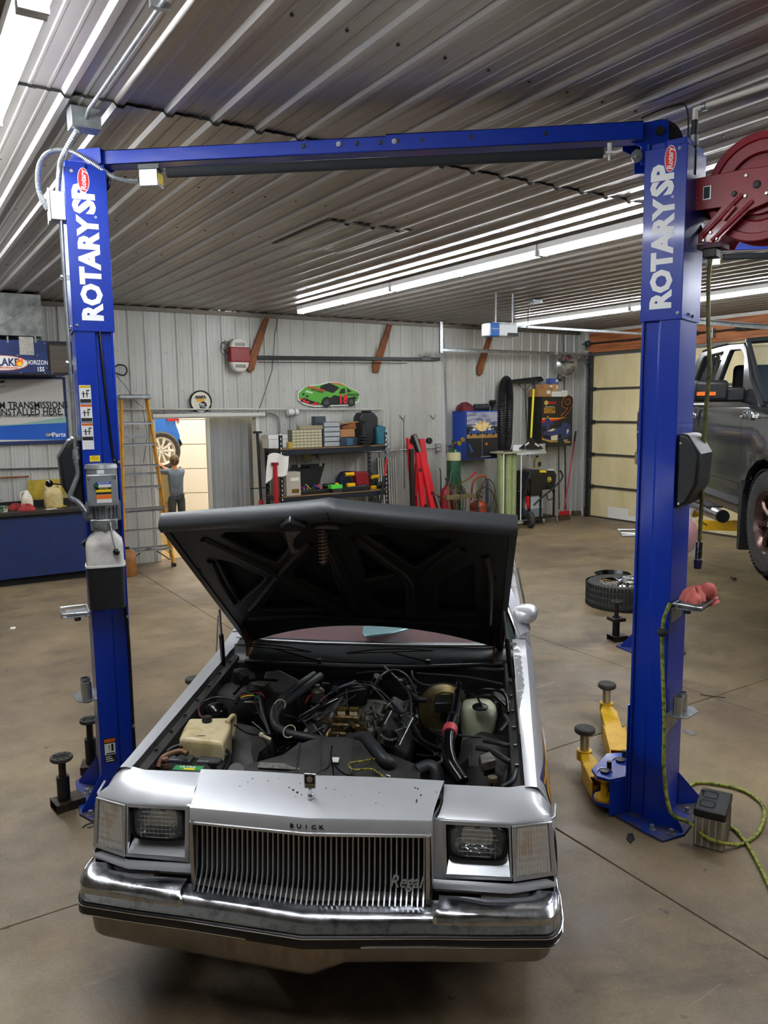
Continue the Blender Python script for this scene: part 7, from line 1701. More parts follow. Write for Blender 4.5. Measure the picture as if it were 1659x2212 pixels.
E8=lambda x,y:(860+x/3.95,780+y/3.95)
def np_(n,m,pts,k):NB_.poly(n,m,[E8(*p)for p in pts],-.002-.001*k,-.0005-.001*k)
W9=NB_(*E8(1420,400));NB_.txt('9',*E8(1418,398),.60,'label_orange',-.002,1.15,.010,shear=.25);NB_.txt('9',*E8(1418,398),.60,'ink',-.0045,1.15,.002,shear=.25)
np_('logo_print','label_yellow',((1247,350),(1262,335),(1278,345),(1280,362),(1265,376),(1250,368)),0);NB_.txt('NAPA',*E8(1263,356),.030,'blue',-.003,.9,.001);NB_.txt('BRAKES',*E8(1313,356),.06,'ink_red',-.002,1.,.001,shear=.3)
NB_.txt('OFFICIAL HOME OF THE',*E8(1292,390),.022,'ink_white',-.002);NB_.txt('PERFECT',*E8(1293,413),.085,'gold',-.002,.9,.001);NB_.txt('BRAKE JOB',*E8(1293,436),.065,'gold',-.002,.9,.001)
np_('stripe_print','gold',((1228,485),(1450,483),(1330,496),(1228,500)),0);np_('stripe_print','ink_red',((1225,500),(1400,492),(1330,510),(1225,525)),1);np_('stripe_print','navy',((1225,505),(1310,500),(1330,540),(1225,555)),0)
np_('driver_print','navy',((1250,500),(1262,487),(1285,487),(1298,505),(1300,545),(1292,552),(1288,585),(1262,585),(1255,545)),2);np_('driver_print',mat('skin_print','#a9745a',.5),((1270,468),(1284,468),(1284,487),(1270,487)),2)
np_('car_print','navy',((1235,610),(1275,590),(1340,580),(1370,545),(1410,525),(1455,530),(1470,560),(1470,620),(1450,650),(1380,665),(1330,690),(1240,665)),1)
np_('window_print','ink',((1325,575),(1360,540),(1400,530),(1390,560)),2);np_('splitter_print','gold',((1228,650),(1240,665),(1320,685),(1360,680),(1360,690),(1300,692),(1228,668)),2)
np_('grille_print','ink',((1240,625),(1300,640),(1298,665),(1242,655)),2);np_('bumper_print',mat('print_cream','#cfc39c',.5),((1303,640),(1360,628),(1358,675),(1305,678)),2);np_('hood_print','print_cream',((1268,598),(1320,575),(1345,582),(1310,600)),2)
b=MB();p=NB_(*E8(1380,640));b.cyl((p[0],-.004,p[1]),(p[0],-.006,p[1]),.045,n=14);b.build('wheel_print','ink',NB_.t);NB_.txt('9',*E8(1440,603),.12,'ink_white',-.0055,1.,.002,shear=.3)
np_('stripe_print','gold',((1420,690),(1465,682),(1467,695),(1420,697)),1);NB_.txt('Kdt',*E8(1425,676),.05,'ink_white',-.002,1.4,0,shear=.5)
b=MB()
for q in range(20):p=NB_(*E8(1200,365+16*q));b.cyl((p[0],.0,p[1]),(p[0],-.0015,p[1]),.006,n=6)
tag(b.build('dotted_print','steel_dark',NB_.t),kind='stuff')
ztn=NB_.o.z+a[1]
def on_nb(name,label,px0,px1,h,d,dep,m_,z=0,grp=None):
 x0=bw(px0,850,d).x;x1=bw(px1,850,d).x;t=thing(name,label,'box',((x0+x1)/2,YB-d,ztn+z),0,grp);w_=(x1-x0)/2
 MB().bb(-w_,w_,0,dep,0,h).build('carton',m_,t,bevel=.002);MB().bb(w_*.3,w_*.85,-.002,0,h*.35,h*.8).build('label','label_white',t);MB().bb(-w_,w_,-.001,.0,h*.48,h*.5).build('tape','plastic_tan',t);return t
on_nb('carton','brown carton on the black cabinet, lower left of the pile',1162,1191,.15,.34,.25,'cardboard')
on_nb('carton','white carton low in the middle of the pile on the black cabinet',1192,1213,.10,.34,.25,'label_white')
on_nb('carton','white carton at the right end of the pile on the black cabinet',1213,1226,.12,.32,.22,'paper')
on_nb('carton','brown carton on top of the lower left carton on the black cabinet',1174,1195,.08,.32,.2,'cardboard',.152)
on_nb('carton','tan carton beside the topmost box on the black cabinet',1193,1206,.14,.31,.2,mat('tan_box','#b08a58',.7),.102)
on_nb('carton','small blue and white box topmost on the black cabinet',1189,1206,.10,.30,.12,mat('bluewhite','#3b4f94',.5),.245)
T_=On('wall_fan','round wall fan with a mirrored cover in the corner by the door','fan',1222,788,.28)
R_=.22;ax=Vector((-.35,-1,0)).normalized()
b=MB();b.lathe([(R_,-.06),(R_+.006,0),(R_,.05),(R_-.01,.05),(R_-.008,-.05)],(0,0,0),ax,36,cap=False);b.build('hoop','steel',T_.t,smooth=40)
b=MB();b.lathe([(R_-.005,.03),(R_*.75,.05),(R_*.4,.062),(.0,.066)],(0,0,0),ax,32);b.build('cover',mat('fan_cover','#a7a5a3',.22,.7,noise=(6,'#55504d',.42,.55)),T_.t,smooth=60)
b=MB();b.cyl((0,.02,0),(0,.2,0),.06,n=14);b.build('motor','black',T_.t,smooth=40);b=MB();b.tube([(0,.18,0),(.0,.2,-.22),(.03,.25,-.28)],.014,7);b.bb(-.06,.1,.2,.26,-.30,-.25);b.build('bracket','steel_dark',T_.t)
o=text('lettering','Havoline',.075,T_.t,(0,0,0),m='ink',bold=.001,ext=.001);o.location=ax*.068+Vector((0,0,.05));o.rotation_euler=(radians(90),0,atan2(ax.y,ax.x)+pi/2)
o=text('lettering','o',.07,T_.t,(0,0,0),m='ink_red',bold=.004,ext=.001);o.location=ax*.066+Vector((0,0,.12));o.rotation_euler=(radians(90),0,atan2(ax.y,ax.x)+pi/2)
TC=.74;t=thing('tube_cart','white wheeled cart carrying tall pale green tubes','cart',(bw(1100,1000,TC).x,YB-TC,0));tx=t.location.x
xa=bw(1088,1000,TC).x-tx;xb=bw(1126,1000,TC).x-tx;zt_=bw(1100,979,TC).z
for x in(xa,xb):b=MB();b.tube([(x,0,.10),(x,0,zt_)],.012,8);b.build('post','label_white',t,smooth=50)
b=MB();b.bb(xa-.03,xb+.06,-.02,.34,zt_-.01,zt_+.02);b.build('top_plate',mat('cart_tan','#9b977f',.5),t,bevel=.003);b=MB();b.bb(xa,xb+.04,-.03,.34,.09,.12);b.build('base_plate','label_white',t,bevel=.003)
for k,(xx,yy)in enumerate(((.02+xa,.12),(xa+.17,.10),(xa+.30,.12))):
 b=MB();b.lathe([(.068,.121),(.068,zt_-.011)],(xx-.02+.06,yy+.02,0),n=18);b.build('tube','pale_green',t,smooth=50)
b=MB();b.lathe([(.0688,.122),(.0688,.24)],(xa+.17+.04,.12,0),n=18,cap=False);b.build('tube_foot','wood',t,smooth=50)
b=MB()
for q in range(3):b.cyl((xa+.06+.08*q,.05,zt_+.02),(xa+.06+.08*q,.05,zt_+.06),.02,n=10)
b.build('fitting','steel_dark',t,smooth=40)
b=MB();b.tube(bez([(xa+.2,.05,zt_+.06),(xa+.28,.02,zt_+.28),(xa+.48,.0,zt_+.2),(xa+.5,0,zt_-.05)]),.004,5);b.build('wire','steel',t)
b=MB();b.cyl((xa-.12,-.06,.15),(xb+.2,-.06,.15),.014,n=8);b.build('axle','steel',t)
for xx in(xa-.10,xb+.17):
 b=MB();b.lathe([(.05,-.04),(.13,-.045),(.152,-.02),(.152,.02),(.13,.045),(.05,.04)],(xx,-.08,.152),(1,-.45,0),26);b.build('wheel','rubber_dusty',t,smooth=40);b=MB();b.lathe([(.075,-.045),(.065,-.05),(.02,-.055),(.02,.055),(.065,.05),(.075,.045)],(xx,-.08,.152),(1,-.45,0),18);b.build('hub','steel_dark',t,smooth=40)
FM=.58;t=thing('fluid_machine','black fluid service machine with a clear tank on casters','machine',(bw(1178,1000,FM).x,YB-FM,0));tx=t.location.x
X_=lambda px,d=FM:bw(px,1000,d).x-tx
Zz=lambda py,d=FM:bw(1178,py,d).z
x0,x1=X_(1146),X_(1200);zb_,zt_=Zz(1058),Zz(1022)
b=MB();b.prism([(x0-.06,zb_),(x1,zb_),(x1+.04,zt_-.05),(x1-.02,zt_+.03),(x0+.20,zt_+.07),(x0,zt_+.04),(x0-.05,zt_-.10)],0,.40,'y');b.build('console','black_plastic',t,bevel=.015)
b=MB();b.bb(X_(1146),X_(1171),-.02,0,Zz(1066),Zz(1030));b.build('side_panel','black',t,bevel=.006)
b=MB();p_=(X_(1172),Zz(1018));b.box((p_[0],-.015,p_[1]),(.15,.02,.045),(-30,4,0));b.build('display','label_yellow',t)
b=MB();p_=(X_(1187),Zz(1036));b.lathe([(.05,0),(.05,.006),(0,.008)],(p_[0],0,p_[1]),(0,-1,0),22);b.build('badge','label_yellow',t);b=MB();b.lathe([(.034,.006),(.034,.010),(0,.011)],(p_[0]-.006,0,p_[1]),(0,-1,0),18);b.build('badge_print','ink',t);text('lettering','BG',.036,t,(p_[0]-.006,-.013,p_[1]),m='ink_white',bold=.001,ext=.0006)
for px_ in(1170,1199):
 for yy in(0,.36):b=MB();x=X_(px_);b.bb(x-.015,x+.015,yy,yy+.03,.12,zb_);b.build('leg','black',t)
for px_ in(1146,):
 for yy in(0,.36):b=MB();x=X_(px_);b.bb(x-.015,x+.015,yy,yy+.03,.12,zb_);b.build('leg','black',t)
b=MB();b.bb(X_(1144),X_(1202),-.01,.40,.11,.135);b.build('bottom_shelf','black',t)
b=MB();xx0,xx1=X_(1149),X_(1178);b.bb(xx0,xx1,.03,.33,.135,.135+.40);b.build('tank',mat('tank_clear','#b9c2c4',.3,0),t,bevel=.02,seg=3);b=MB();b.bb(xx0-.001,xx1+.001,.029,.331,.14,.32);b.build('tank_fluid',mat('fluid_grey','#76838a',.3),t,bevel=.02,seg=3)
for px_ in(1173,1202,1150):
 for yy in(-.03,.36):b=MB();b.lathe([(.01,-.015),(.05,-.018),(.058,-.008),(.058,.008),(.05,.018),(.01,.015)],(X_(px_),yy,.058),(1,-.5,0),18);b.build('caster',mat('caster_grey','#6f6c68',.5),t,smooth=40);
b=MB();b.tube(bez([(X_(1206),-.05,Zz(1018)),(X_(1211),-.06,Zz(1030)),(X_(1205),-.06,Zz(1042)),(X_(1190),-.06,Zz(1056)),(X_(1165),-.05,Zz(1075)),(X_(1152),-.03,Zz(1088))]),.018,8);b.build('hose','hose_black',t,smooth=50)
b=MB();b.tube(bez([(X_(1180),-.03,Zz(1048)),(X_(1190),-.05,Zz(1060)),(X_(1192),-.05,Zz(1075)),(X_(1183),-.04,Zz(1080)),(X_(1180),-.02,Zz(1066))]),.009,7);b.build('hose','black',t,smooth=50)
b=MB();b.tube([(X_(1148),-.02,Zz(1036)),(X_(1134),-.06,Zz(1030)),(X_(1132),-.06,Zz(1056))],.016,8);b.build('handle','black',t,smooth=50)
b=MB();b.tube([(X_(1190),.1,Zz(1014)),(X_(1191),.1,Zz(996))],.005,6);b.build('dip_rod','steel',t);b=MB();b.bb(X_(1191),X_(1201),.05,.12,Zz(1018),Zz(1015)+.0);b.build('filter_head','label_white',t)
t=thing('oil_bottle','tan oil bottle standing on the black fluid machine','bottle',(bw(1160,1000,FM-.2).x,YB-FM+.2,Zz(1016)+.04));b=MB();b.loft([[(.07*k*math.copysign(abs(cos(a))**.5,cos(a)),.045*k*math.copysign(abs(sin(a))**.5,sin(a)),z)for a in[2*pi*i/18 for i in range(18)]]for z,k in((0,.95),(.02,1),(.13,1),(.17,.7),(.185,.35),(.20,.35))],closed=True,cap=True);b.build('bottle','plastic_tan',t,smooth=45);b=MB();b.bb(-.02,.06,-.048,-.044,.03,.11);b.build('label','black',t);b=MB();b.cyl((0,0,.2),(0,0,.225),.025,n=12);b.build('cap','black',t,smooth=35)
t=thing('battery_charger','black wheeled battery charger with red clamps beside the tube cart','charger',(bw(1132,1000,.50).x,YB-.50,0));tx=t.location.x
b=MB();b.bb(-.20,.04,.05,.28,.05,.62);b.build('case','black_plastic',t,bevel=.04,seg=3)
random.seed(6)
for k in range(6):b=MB();x=random.uniform(-.05,.06);b.tube(bez([(x,.0,.80),(x-.1,-.05,.72),(x-.05,-.06,.60),(x+.12,-.05,.62),(x+.10,-.02,.78)]),.009,6);b.build('cable','black',t,smooth=50)
for k in range(2):b=MB();b.prism([(.0+.04*k,.55),(.03+.04*k,.55),(.05+.04*k,.38),(.02+.04*k,.30),(.01+.04*k,.40)],-.08,-.05,'y');b.build('clamp','red_bright',t,bevel=.004)
b=MB();b.bb(.0,.04,-.06,-.055,.30,.42);b.build('tag','label_white',t)
for xx in(-.20,.05):b=MB();b.lathe([(.02,-.02),(.08,-.025),(.09,-.01),(.09,.01),(.08,.025),(.02,.02)],(xx,.02,.09),(1,0,0),20);b.build('wheel','rubber',t,smooth=40)
t,a,c=leaning('broom','red handled broom leaning in the corner by the garage door','broom',(1219,1090),(1244,932),.45,.10)
a=Vector((0,0,.20));b=MB();b.tube([a,a.lerp(c,.87)],.014,8);b.build('handle','red',t,smooth=50);b=MB();b.tube([a.lerp(c,.87),c],.017,8);b.build('grip','black',t,smooth=50)
b=MB();b.prism([(-.13,.10),(.13,.10),(.11,.18),(-.10,.18)],-.03,.03,'y');b.build('head','red',t,bevel=.006);b=MB();b.prism([(-.15,.0),(.15,.0),(.13,.10),(-.13,.10)],-.03,.03,'y');b.build('bristles',mat('bristle','#4a3a2c',.9,bump=(90,.6,.01)),t)
for k,(px_,py_,L_,rz,lab)in enumerate(((1216,1106,.50,-12,'weathered wooden block on the floor before the broom'),(1240,1103,.34,3,'second wooden block behind the broom, nearer the door'))):
 p=flr(px_,py_);t=thing('wood_block',lab,'wood block',(p.x,min(p.y,YB-.15-.1*k),0),rz);MB().bb(-L_/2,L_/2,-.05,.05,0,.09).build('block',mat('old_wood','#5f4c3a',.8,noise=(9,'#46382b',.35,.6,(1,8,8))),t,bevel=.004)
T_=On('wall_chain','small black lock and chain hanging on the door frame near the floor','lock',1258,1095,.1);b=MB();b.tube(bez([(-.08,0,.05),(0,0,.02),(.05,0,.05),(.05,0,-.12)]),.008,6);b.sph((-.06,0,.05),.025,10,6);b.sph((.05,0,-.12),.02,8,6);b.build('chain','black',T_.t,smooth=50)
pipe('conduit','dark cables running down behind the black cabinet',((1207,965,.02),(1208,1100,.02)),.010,'steel_dark')
p=flr(1079,712,3.18)
t=thing('door_opener','blue and white garage door opener hanging from the ceiling','door opener',(p.x,p.y,p.z),-6)
b=MB();b.prism([(-.22,-.09),(.22,-.09),(.25,.0),(.22,.09),(-.22,.09),(-.25,.0)],-.09,.07,'z');b.build('housing','white_glossy',t,bevel=.02,seg=3)
b=MB();b.bb(-.20,-.06,-.094,.094,-.095,.075);b.build('blue_band',mat('op_blue','#1f5fae',.35),t,bevel=.012);b=MB();b.bb(.06,.23,-.0915,-.085,-.085,-.045);b.build('vent_grille','black',t)
text('lettering','Chamberlain',.022,t,(-.13,-.096,.0),m='ink_white',ext=.0004)
for xx in(-.06,.20):b=MB();b.bb(xx-.012,xx+.012,-.002,.002,.06,ZC-.02-p.z);b.build('hanger_strap','galv',t)
b=MB();b.bb(-.12,.26,-.015,.015,.075,.09);b.build('mount_bar','galv',t);b=MB();b.box((1.5,.2,.06),(2.8,.03,.03),(0,0,6));b.build('drive_rail','galv',t)
b=MB();p2=flr(1157,650,ZC-.03)-p;p2=Matrix.Rotation(radians(6),3,'Z')@p2;b.tube(bez([(.10,-.05,.08),(.25,-.06,-.02),(.42,-.02,.05),p2*.8+Vector((0,0,-.05)),p2]),.006,6);b.build('power_cord','black',t,smooth=50);b=MB();b.box(p2+Vector((0,0,-.01)),(.16,.10,.04));b.build('outlet_box','galv',t)
# ================================================================ THINGS ON THE FLOOR
def fthing(name,label,cat,px,py,rz=0,group=None):
 p=flr(px,py);return thing(name,label,cat,(p.x,p.y,0),rz,group)
def stand(label,px,py,rz,h,r=.055,double=False):
 t=fthing('lift_stand',label,'stand',px,py,rz)
 b=MB();b.bb(-.06,.10,-.06,.06,0,.006);b.bb(-.06,.10,-.06,.06,.044,.05);b.bb(-.06,.10,-.06,-.054,0,.05);b.bb(-.06,.10,.054,.06,0,.05);b.build('foot',mat('oily_steel','#2c2622',.45,.5,noise=(20,'#43392f',.4,.62)),t,bevel=.003)
 b=MB();b.cyl((0,0,.05),(0,0,h*.62),.034,n=18);b.build('sleeve','black',t,smooth=40)
 b=MB();b.cyl((0,0,h*.62),(0,0,h-.02),.020,n=14);b.build('screw','oily_steel',t,smooth=40)
 if double:b=MB();b.bb(-.065,.065,-.065,.065,h*.5,h*.5+.035);b.build('plate','oily_steel',t,bevel=.006)
 b=MB();b.lathe([(.02,h-.02),(r,h-.02),(r+.006,h-.012),(r+.004,h+.002),(0,h+.004)],n=24);b.build('pad','rubber_dusty',t,smooth=35)
 b=MB()
 for a in range(4):b.box((0,0,h+.004),(r*1.7,.008,.006),(0,0,45*a))
 b.build('tread','rubber',t);return t
stand('black screw stand with a round cross-grooved pad in front of the left post',140,1744,8,.30)
stand('black screw stand half hidden behind the left post',199,1664,-20,.33,.05)
stand('black double stand on the floor beside the chrome wheel',1330,1383,-15,.38,.048,True)
def wheel(t,R,W,rim,m_rim,spokes=8,dbl=False,tread=True):
 """axis z, face up"""
 b=MB();n=72;prof=[(rim,.01),(rim+.03,0),(R-.03,.0),(R,.03),(R,W-.03),(R-.03,W),(rim+.03,W),(rim,W-.012)]
 b.lathe([(r,h)for r,h in prof],n=n,cap=False);b.build('tire','rubber_dusty',t,smooth=40)
 if tread:
  me=MB()
  for z in(.012,.30,.55,.80):
   me.add([(R-.004,-.012,W*z+.004),(R+.007,-.010,W*z+.006),(R+.007,.010,W*z+.012),(R-.004,.012,W*z+.008),(R-.004,-.012,W*z+W*.19),(R+.007,-.010,W*z+W*.18),(R+.007,.010,W*z+W*.20),(R-.004,.012,W*z+W*.21)],[(0,1,2,3),(4,7,6,5),(0,4,5,1),(1,5,6,2),(2,6,7,3),(3,7,4,0)])
  me=me.mesh('tread_block','rubber')
  for q in range(64):piece(me,'tread_block',t,rot=(0,0,2*pi*q/64))
 b=MB();b.lathe([(rim,.012),(rim-.012,.03),(rim-.03,W*.5),(rim-.03,W*.75),(rim-.006,W-.02),(rim+.004,W-.008),(rim+.01,W-.012)],n=48,cap=False);b.build('rim',m_rim,t,smooth=40)
 for q in range(spokes):
  a=2*pi*q/spokes;u=Vector((cos(a),sin(a),0));v=Vector((-sin(a),cos(a),0));z=W*.78
  b=MB();r0,r1,w0,w1=rim*.24,rim-.006,rim*.085,rim*.15
  vs=[]
  for r,w_,dz in((r0,w0,0),(rim*.6,w0*1.05,.02),(r1,w1,.012)):vs.append([u*r-v*w_+Vector((0,0,z+dz-.012)),u*r-v*w_*.5+Vector((0,0,z+dz+.006)),u*r+v*w_*.5+Vector((0,0,z+dz+.006)),u*r+v*w_+Vector((0,0,z+dz-.012)),u*r+Vector((0,0,z+dz-.04))])
  b.loft(vs,closed=True,cap=True);b.build('spoke',m_rim,t,smooth=35)
 b=MB();b.lathe([(rim*.3,W*.6),(rim*.3,W*.80),(rim*.17,W*.84),(rim*.15,W*.80),(.001,W*.80)],n=24);b.build('hub',m_rim,t,smooth=35)
 for q in range(6):a=2*pi*(q+.5)/6;b=MB();b.cyl((rim*.22*cos(a),rim*.22*sin(a),W*.78),(rim*.22*cos(a),rim*.22*sin(a),W*.88),rim*.035,n=8);b.build('lug_nut','steel_dark',t)
p=flr(1345,1305)
t=thing('wheel','chrome spoked truck wheel lying flat behind the right lift post','wheel',(p.x,p.y,0));wheel(t,.40,.26,.25,'chrome',10)
d_=Vector((p.x,p.y,0)).normalized();q=Vector((p.x,p.y,0))+d_*.64+Vector((-d_.y,d_.x,0))*.12
t=thing('drain_pan','black round pan standing behind the chrome wheel, only its rim showing','pan',q);b=MB();b.lathe([(.14,0),(.20,.20),(.22,.21),(.20,.215),(.13,.02),(0,.02)],n=32);b.build('pan','black_gloss',t,smooth=40)
t=thing('wheel_weight_tool','small steel bar lying on the chrome wheel','tool',(bw(0,0).x*0+flr(1360,1248,.27).x,flr(1360,1248,.27).y,.262));b=MB();b.bb(-.10,.10,-.02,.02,0,.03);b.build('bar','steel',t,bevel=.004)
c0=flr(1505,1822);c1=flr(1562,1835)
dv=(c1-c0);ang=math.degrees(atan2(dv.y,dv.x));t=thing('car_battery','dirty old car battery on the floor inside the loop of yellow cord','battery',(c0.x-.03,c0.y,0),ang-3)
L_,D_,H_=dv.length+.02,.25,.19
MB().bb(0,L_,0,D_,0,H_-.03).build('case',mat('batt_dirty','#8b8071',.6,noise=(12,'#554b3f',.35,.6,(1,1,.4))),t,bevel=.006)
MB().bb(-.004,L_+.004,-.004,D_+.004,H_-.03,H_+.01).build('lid','black',t,bevel=.006)
for q in range(5):x=L_*(.05+.215*q);MB().bb(x,x+.007,-.004,0,.01,H_-.035).build('rib',mat('rib_','#a79c8c',.6),t);y=D_*(.05+.2*q);MB().bb(L_,L_+.004,y,y+.007,.01,H_-.035).build('rib','rib_',t)
b=MB()
for q in range(2):b.tube([(L_*(.35)+.035*math.copysign(abs(cos(a))**.5,cos(a)),D_*(.30+.42*q)+.038*math.copysign(abs(sin(a))**.5,sin(a)),H_+.011)for a in[2*pi*i/16 for i in range(16)]],.002,4,closed=True)
b.build('vent_outline','black_gloss',t)
b=MB();b.cyl((.01,D_-.05,H_),(.01,D_-.05,H_+.025),.008,n=10);b.build('terminal','galv',t)
def RC(u,v,z):X0=lcols['R'].location;a=radians(-31.4);q=Vector((X0.x+u*cos(a)-v*sin(a),X0.y+u*sin(a)+v*cos(a),z));return LIFT.w(q)
cp0=[RC(.20,-.03,1.21),RC(.175,-.05,1.10),RC(.18,-.05,.90),RC(.20,-.05,.60),RC(.21,-.06,.35)]
cf=[flr(1490,1778,.09),flr(1520,1805,.075),flr(1550,1818,.06),flr(1600,1824,.012),flr(1640,1795,.012),flr(1650,1745,.012),flr(1610,1710,.012),flr(1550,1694,.012),flr(1500,1692,.012),flr(1483,1712,.012),flr(1493,1730,.012)]
P=cp0+[RC(.27,-.12,.16)]+cf;o=cp0[0].copy()
t=thing('extension_cord','yellow and black cord hanging from the tray and looping round the battery','cord',(o.x,o.y,0));o.z=0
b=MB();b.tube([p-o for p in bez(P,8)],.0095,8);b.build('cord','cord_yellow',t,smooth=60)
P=[flr(1572,1780,.012),flr(1596,1800,.012),flr(1618,1830,.012),flr(1640,1870,.012),flr(1672,1935,.012)];b=MB();b.tube([p-o for p in bez(P,8)],.0095,8);b.build('cord','cord_yellow',t,smooth=60)
b=MB();b.sph(RC(.175,-.05,1.06)-o,.028,16,10,(1,1,.8));b.build('cord_stopper','rubber',t,smooth=60)
q=RC(.28,.10,1.203);t=thing('shop_rag','pink shop rag crumpled on the tray of the right lift post','rag',q,20);rag(t,'rag_pink',.20,.06,11,.12);t.location.z+=.01;o=thing_c=MB();o.tube(bez([(.05,-.02,.03),(.10,-.04,.035),(.14,-.03,.0),(.15,-.05,-.05)]),[.03+.006*(k_%3)for k_ in range(25)],10);o.build('cloth_fold','rag_pink',t,smooth=60)
for lab,px,py,m_,s_ in(('black zip-tie loop on the floor left of the car',198,1784,'black',0),('curved wire scrap on the floor right of the right post',1541,1505,'black',1),('flattened black scrap on the floor before the right post',1362,1812,'black',2),('dark bolt on the floor under the grey truck',1583,1251,'rusty',3),('torn white paper scrap on the floor left of the left post',28,1357,'paper',4),('grey metal scrap on the floor beside the cup rack',1490,1583,'galv',4)):
 t=fthing('litter',lab,'litter',px,py,20*s_);b=MB()
 if s_==0:b.tube([(-.045*cos(a),.02*sin(a),.006)for a in[pi*1.7*q/12 for q in range(13)]],.0035,5)
 elif s_==1:b.tube(bez([(-.02,.09,.004),(.0,.0,.004),(.02,-.08,.004)]),.003,5)
 elif s_==2:b.prism([(-.05,0),(-.01,.02),(.04,.012),(.05,-.01),(.0,-.02)],0,.006,'z')
 elif s_==3:b.cyl((-.05,0,.014),(.05,0,.014),.013,n=8);b.cyl((-.06,0,.014),(-.045,0,.014),.022,n=6)
 else:b.prism([(-.045,-.02),(.04,-.025),(.05,.02),(-.03,.03)],0,.003,'z')
 b.build('scrap',m_,t)
# ================================================================ HOSE REEL ON THE RIGHT POST
RL=Frame(3.42,2.627,-73)
T=thing('hose_reel','dark red hose reel on the side of the right lift post','hose reel',(3.42,2.627,0),-73)
def rq(px,py,y=0.):v=RL.hit(px,py,1,y);return(v.x,v.z)
rc=rq(1650,407,.10);Rr=abs(rq(1650,289,.10)[1]-rc[1])
for y0,nm in((.045,'front_flange'),(.20,'rear_flange')):
 b=MB();s_=1
 b.lathe([(Rr,.004),(Rr,.0),(Rr*.985,-.004),(Rr*.86,-.006),(Rr*.84,.006),(Rr*.64,.008),(Rr*.62,.0),(Rr*.60,.012),(Rr*.60,.016),(Rr,.010)],(rc[0],y0,rc[1]),(0,1,0),56,cap=False);b.build(nm,'reel_red',T,smooth=30)
b=MB();b.lathe([(Rr*.62,.02),(Rr*.62,.03)],(rc[0],.045,rc[1]),(0,1,0),40);b.build('inner_disc','red_dark',T,smooth=30)
b=MB();b.lathe([(Rr*.52,0),(Rr*.5,-.02),(.02,-.02)],(rc[0],.06,rc[1]),(0,1,0),40);b.build('drum_face','reel_red',T,smooth=30)
b=MB()
for q in range(4):b.lathe([(Rr*(.66+.05*(q%2)),.01+.03*q),(Rr*(.70+.05*(q%2)),.025+.03*q),(Rr*(.66+.05*(q%2)),.04+.03*q)],(rc[0],.06,rc[1]),(0,1,0),44,cap=False)
b.build('wound_hose','hose_black',T,smooth=40)
pl=[rq(*p)for p in((1495,387),(1560,375),(1600,366),(1659,359),(1700,360),(1710,400),(1700,432),(1659,437),(1618,455),(1595,478),(1560,512),(1553,524),(1508,526),(1508,507),(1558,448),(1493,457))]
b=MB();b.prism(pl,-.004,.004,'y');b.build('front_bracket','reel_red',T,bevel=.003)
b=MB();b.prism(pl,.235,.243,'y');b.build('rear_bracket','reel_red',T)
p0=rq(1478,390);p1=rq(1495,457);b=MB();b.bb(-.005,p1[0],-.004,.243,p1[1],rq(1495,387)[1]);b.build('mounting_box',mat('reel_dark','#43101f',.5),T,bevel=.004)
for(a,c)in(((1518,512),(1606,420)),((1538,521),(1628,434))):
 u_,v_=rq(*a),rq(*c);b=MB();b.tube([(u_[0],-.008,u_[1]),(v_[0],-.008,v_[1])],.010,8);b.build('pressed_rib','reel_red',T,smooth=50)
for px_,py_,r_ in((1636,399,.014),(1587,419,.010),(1613,380,.007),(1611,424,.007),(1521,520,.006),(1549,516,.006),(1536,503,.006),(1657,418,.007)):q=rq(px_,py_);b=MB();b.lathe([(r_*1.3,0),(r_*1.3,.003),(r_,.004),(r_*.9,.009),(0,.009)],(q[0],-.005,q[1]),(0,-1,0),14);b.build('bolt','steel' if r_<.01 else 'black',T,smooth=35)
q=rq(1528,417);MB().box((q[0],-.006,q[1]),(.036,.003,.062)).build('data_plate','steel',T);MB().box((q[0],-.0085,q[1]),(.028,.002,.054)).build('data_print','ink',T)
q=rq(1577,462);MB().box((q[0],-.020,q[1]),(.016,.004,.075),(0,43,0)).build('name_plate','reel_red',T,bevel=.002)
b=MB();q=rq(1530,530);b.bb(q[0]-.055,q[0]+.06,.0,.12,q[1]-.012,q[1]+.01);b.build('hose_guide','reel_dark',T);b=MB();b.bb(q[0]-.03,q[0]+.035,.01,.08,q[1]-.055,q[1]-.012);b.build('roller_box','black',T,bevel=.004)
P=[(q[0],.045,q[1]-.03)]+[(rq(px_,py_,.045)[0],.045,rq(px_,py_,.045)[1])for px_,py_ in((1531,600),(1530,700),(1533,790),(1528,850),(1520,950),(1516,1080),(1511,1170))]
b=MB();b.tube(bez(P,6),.0105,10);b.build('hose',mat('hose_olive','#3a3620',.45,noise=(9,'#6d6a2c',.40,.62)),T,smooth=60)
a=P[-1];e_=rq(1507,1228,.045);e_=(e_[0],.045,e_[1]);m1=Vector(a).lerp(Vector(e_),.62)
b=MB();b.tube([Vector(a).lerp(m1,i/20)for i in range(21)],[.0155+.0018*(i%2)for i in range(21)],12);b.build('strain_relief','black_gloss',T,smooth=20);b=MB();b.cyl(m1,Vector(m1).lerp(Vector(e_),.14),.017,n=14);b.build('clamp_ring','steel',T,smooth=40);b=MB();b.cyl(Vector(m1).lerp(Vector(e_),.12),e_,.022,.018,14);b.build('nozzle',mat('nozzle','#1b1c38',.4),T,smooth=40)
b=MB();b.tube(bez([(p1[0]-.02,.2,p1[1]+.02),(p1[0]+.0,.1,p1[1]-.05),(p1[0]+.08,.05,p1[1]-.16)]),.012,8);b.build('feed_hose','reel_dark',T,smooth=50)
p=flr(1502,236,3.60);e_=flr(1665,182,3.60);t=thing('air_drop_pipe','white ceiling pipe turning down behind the right lift post','pipe',p)
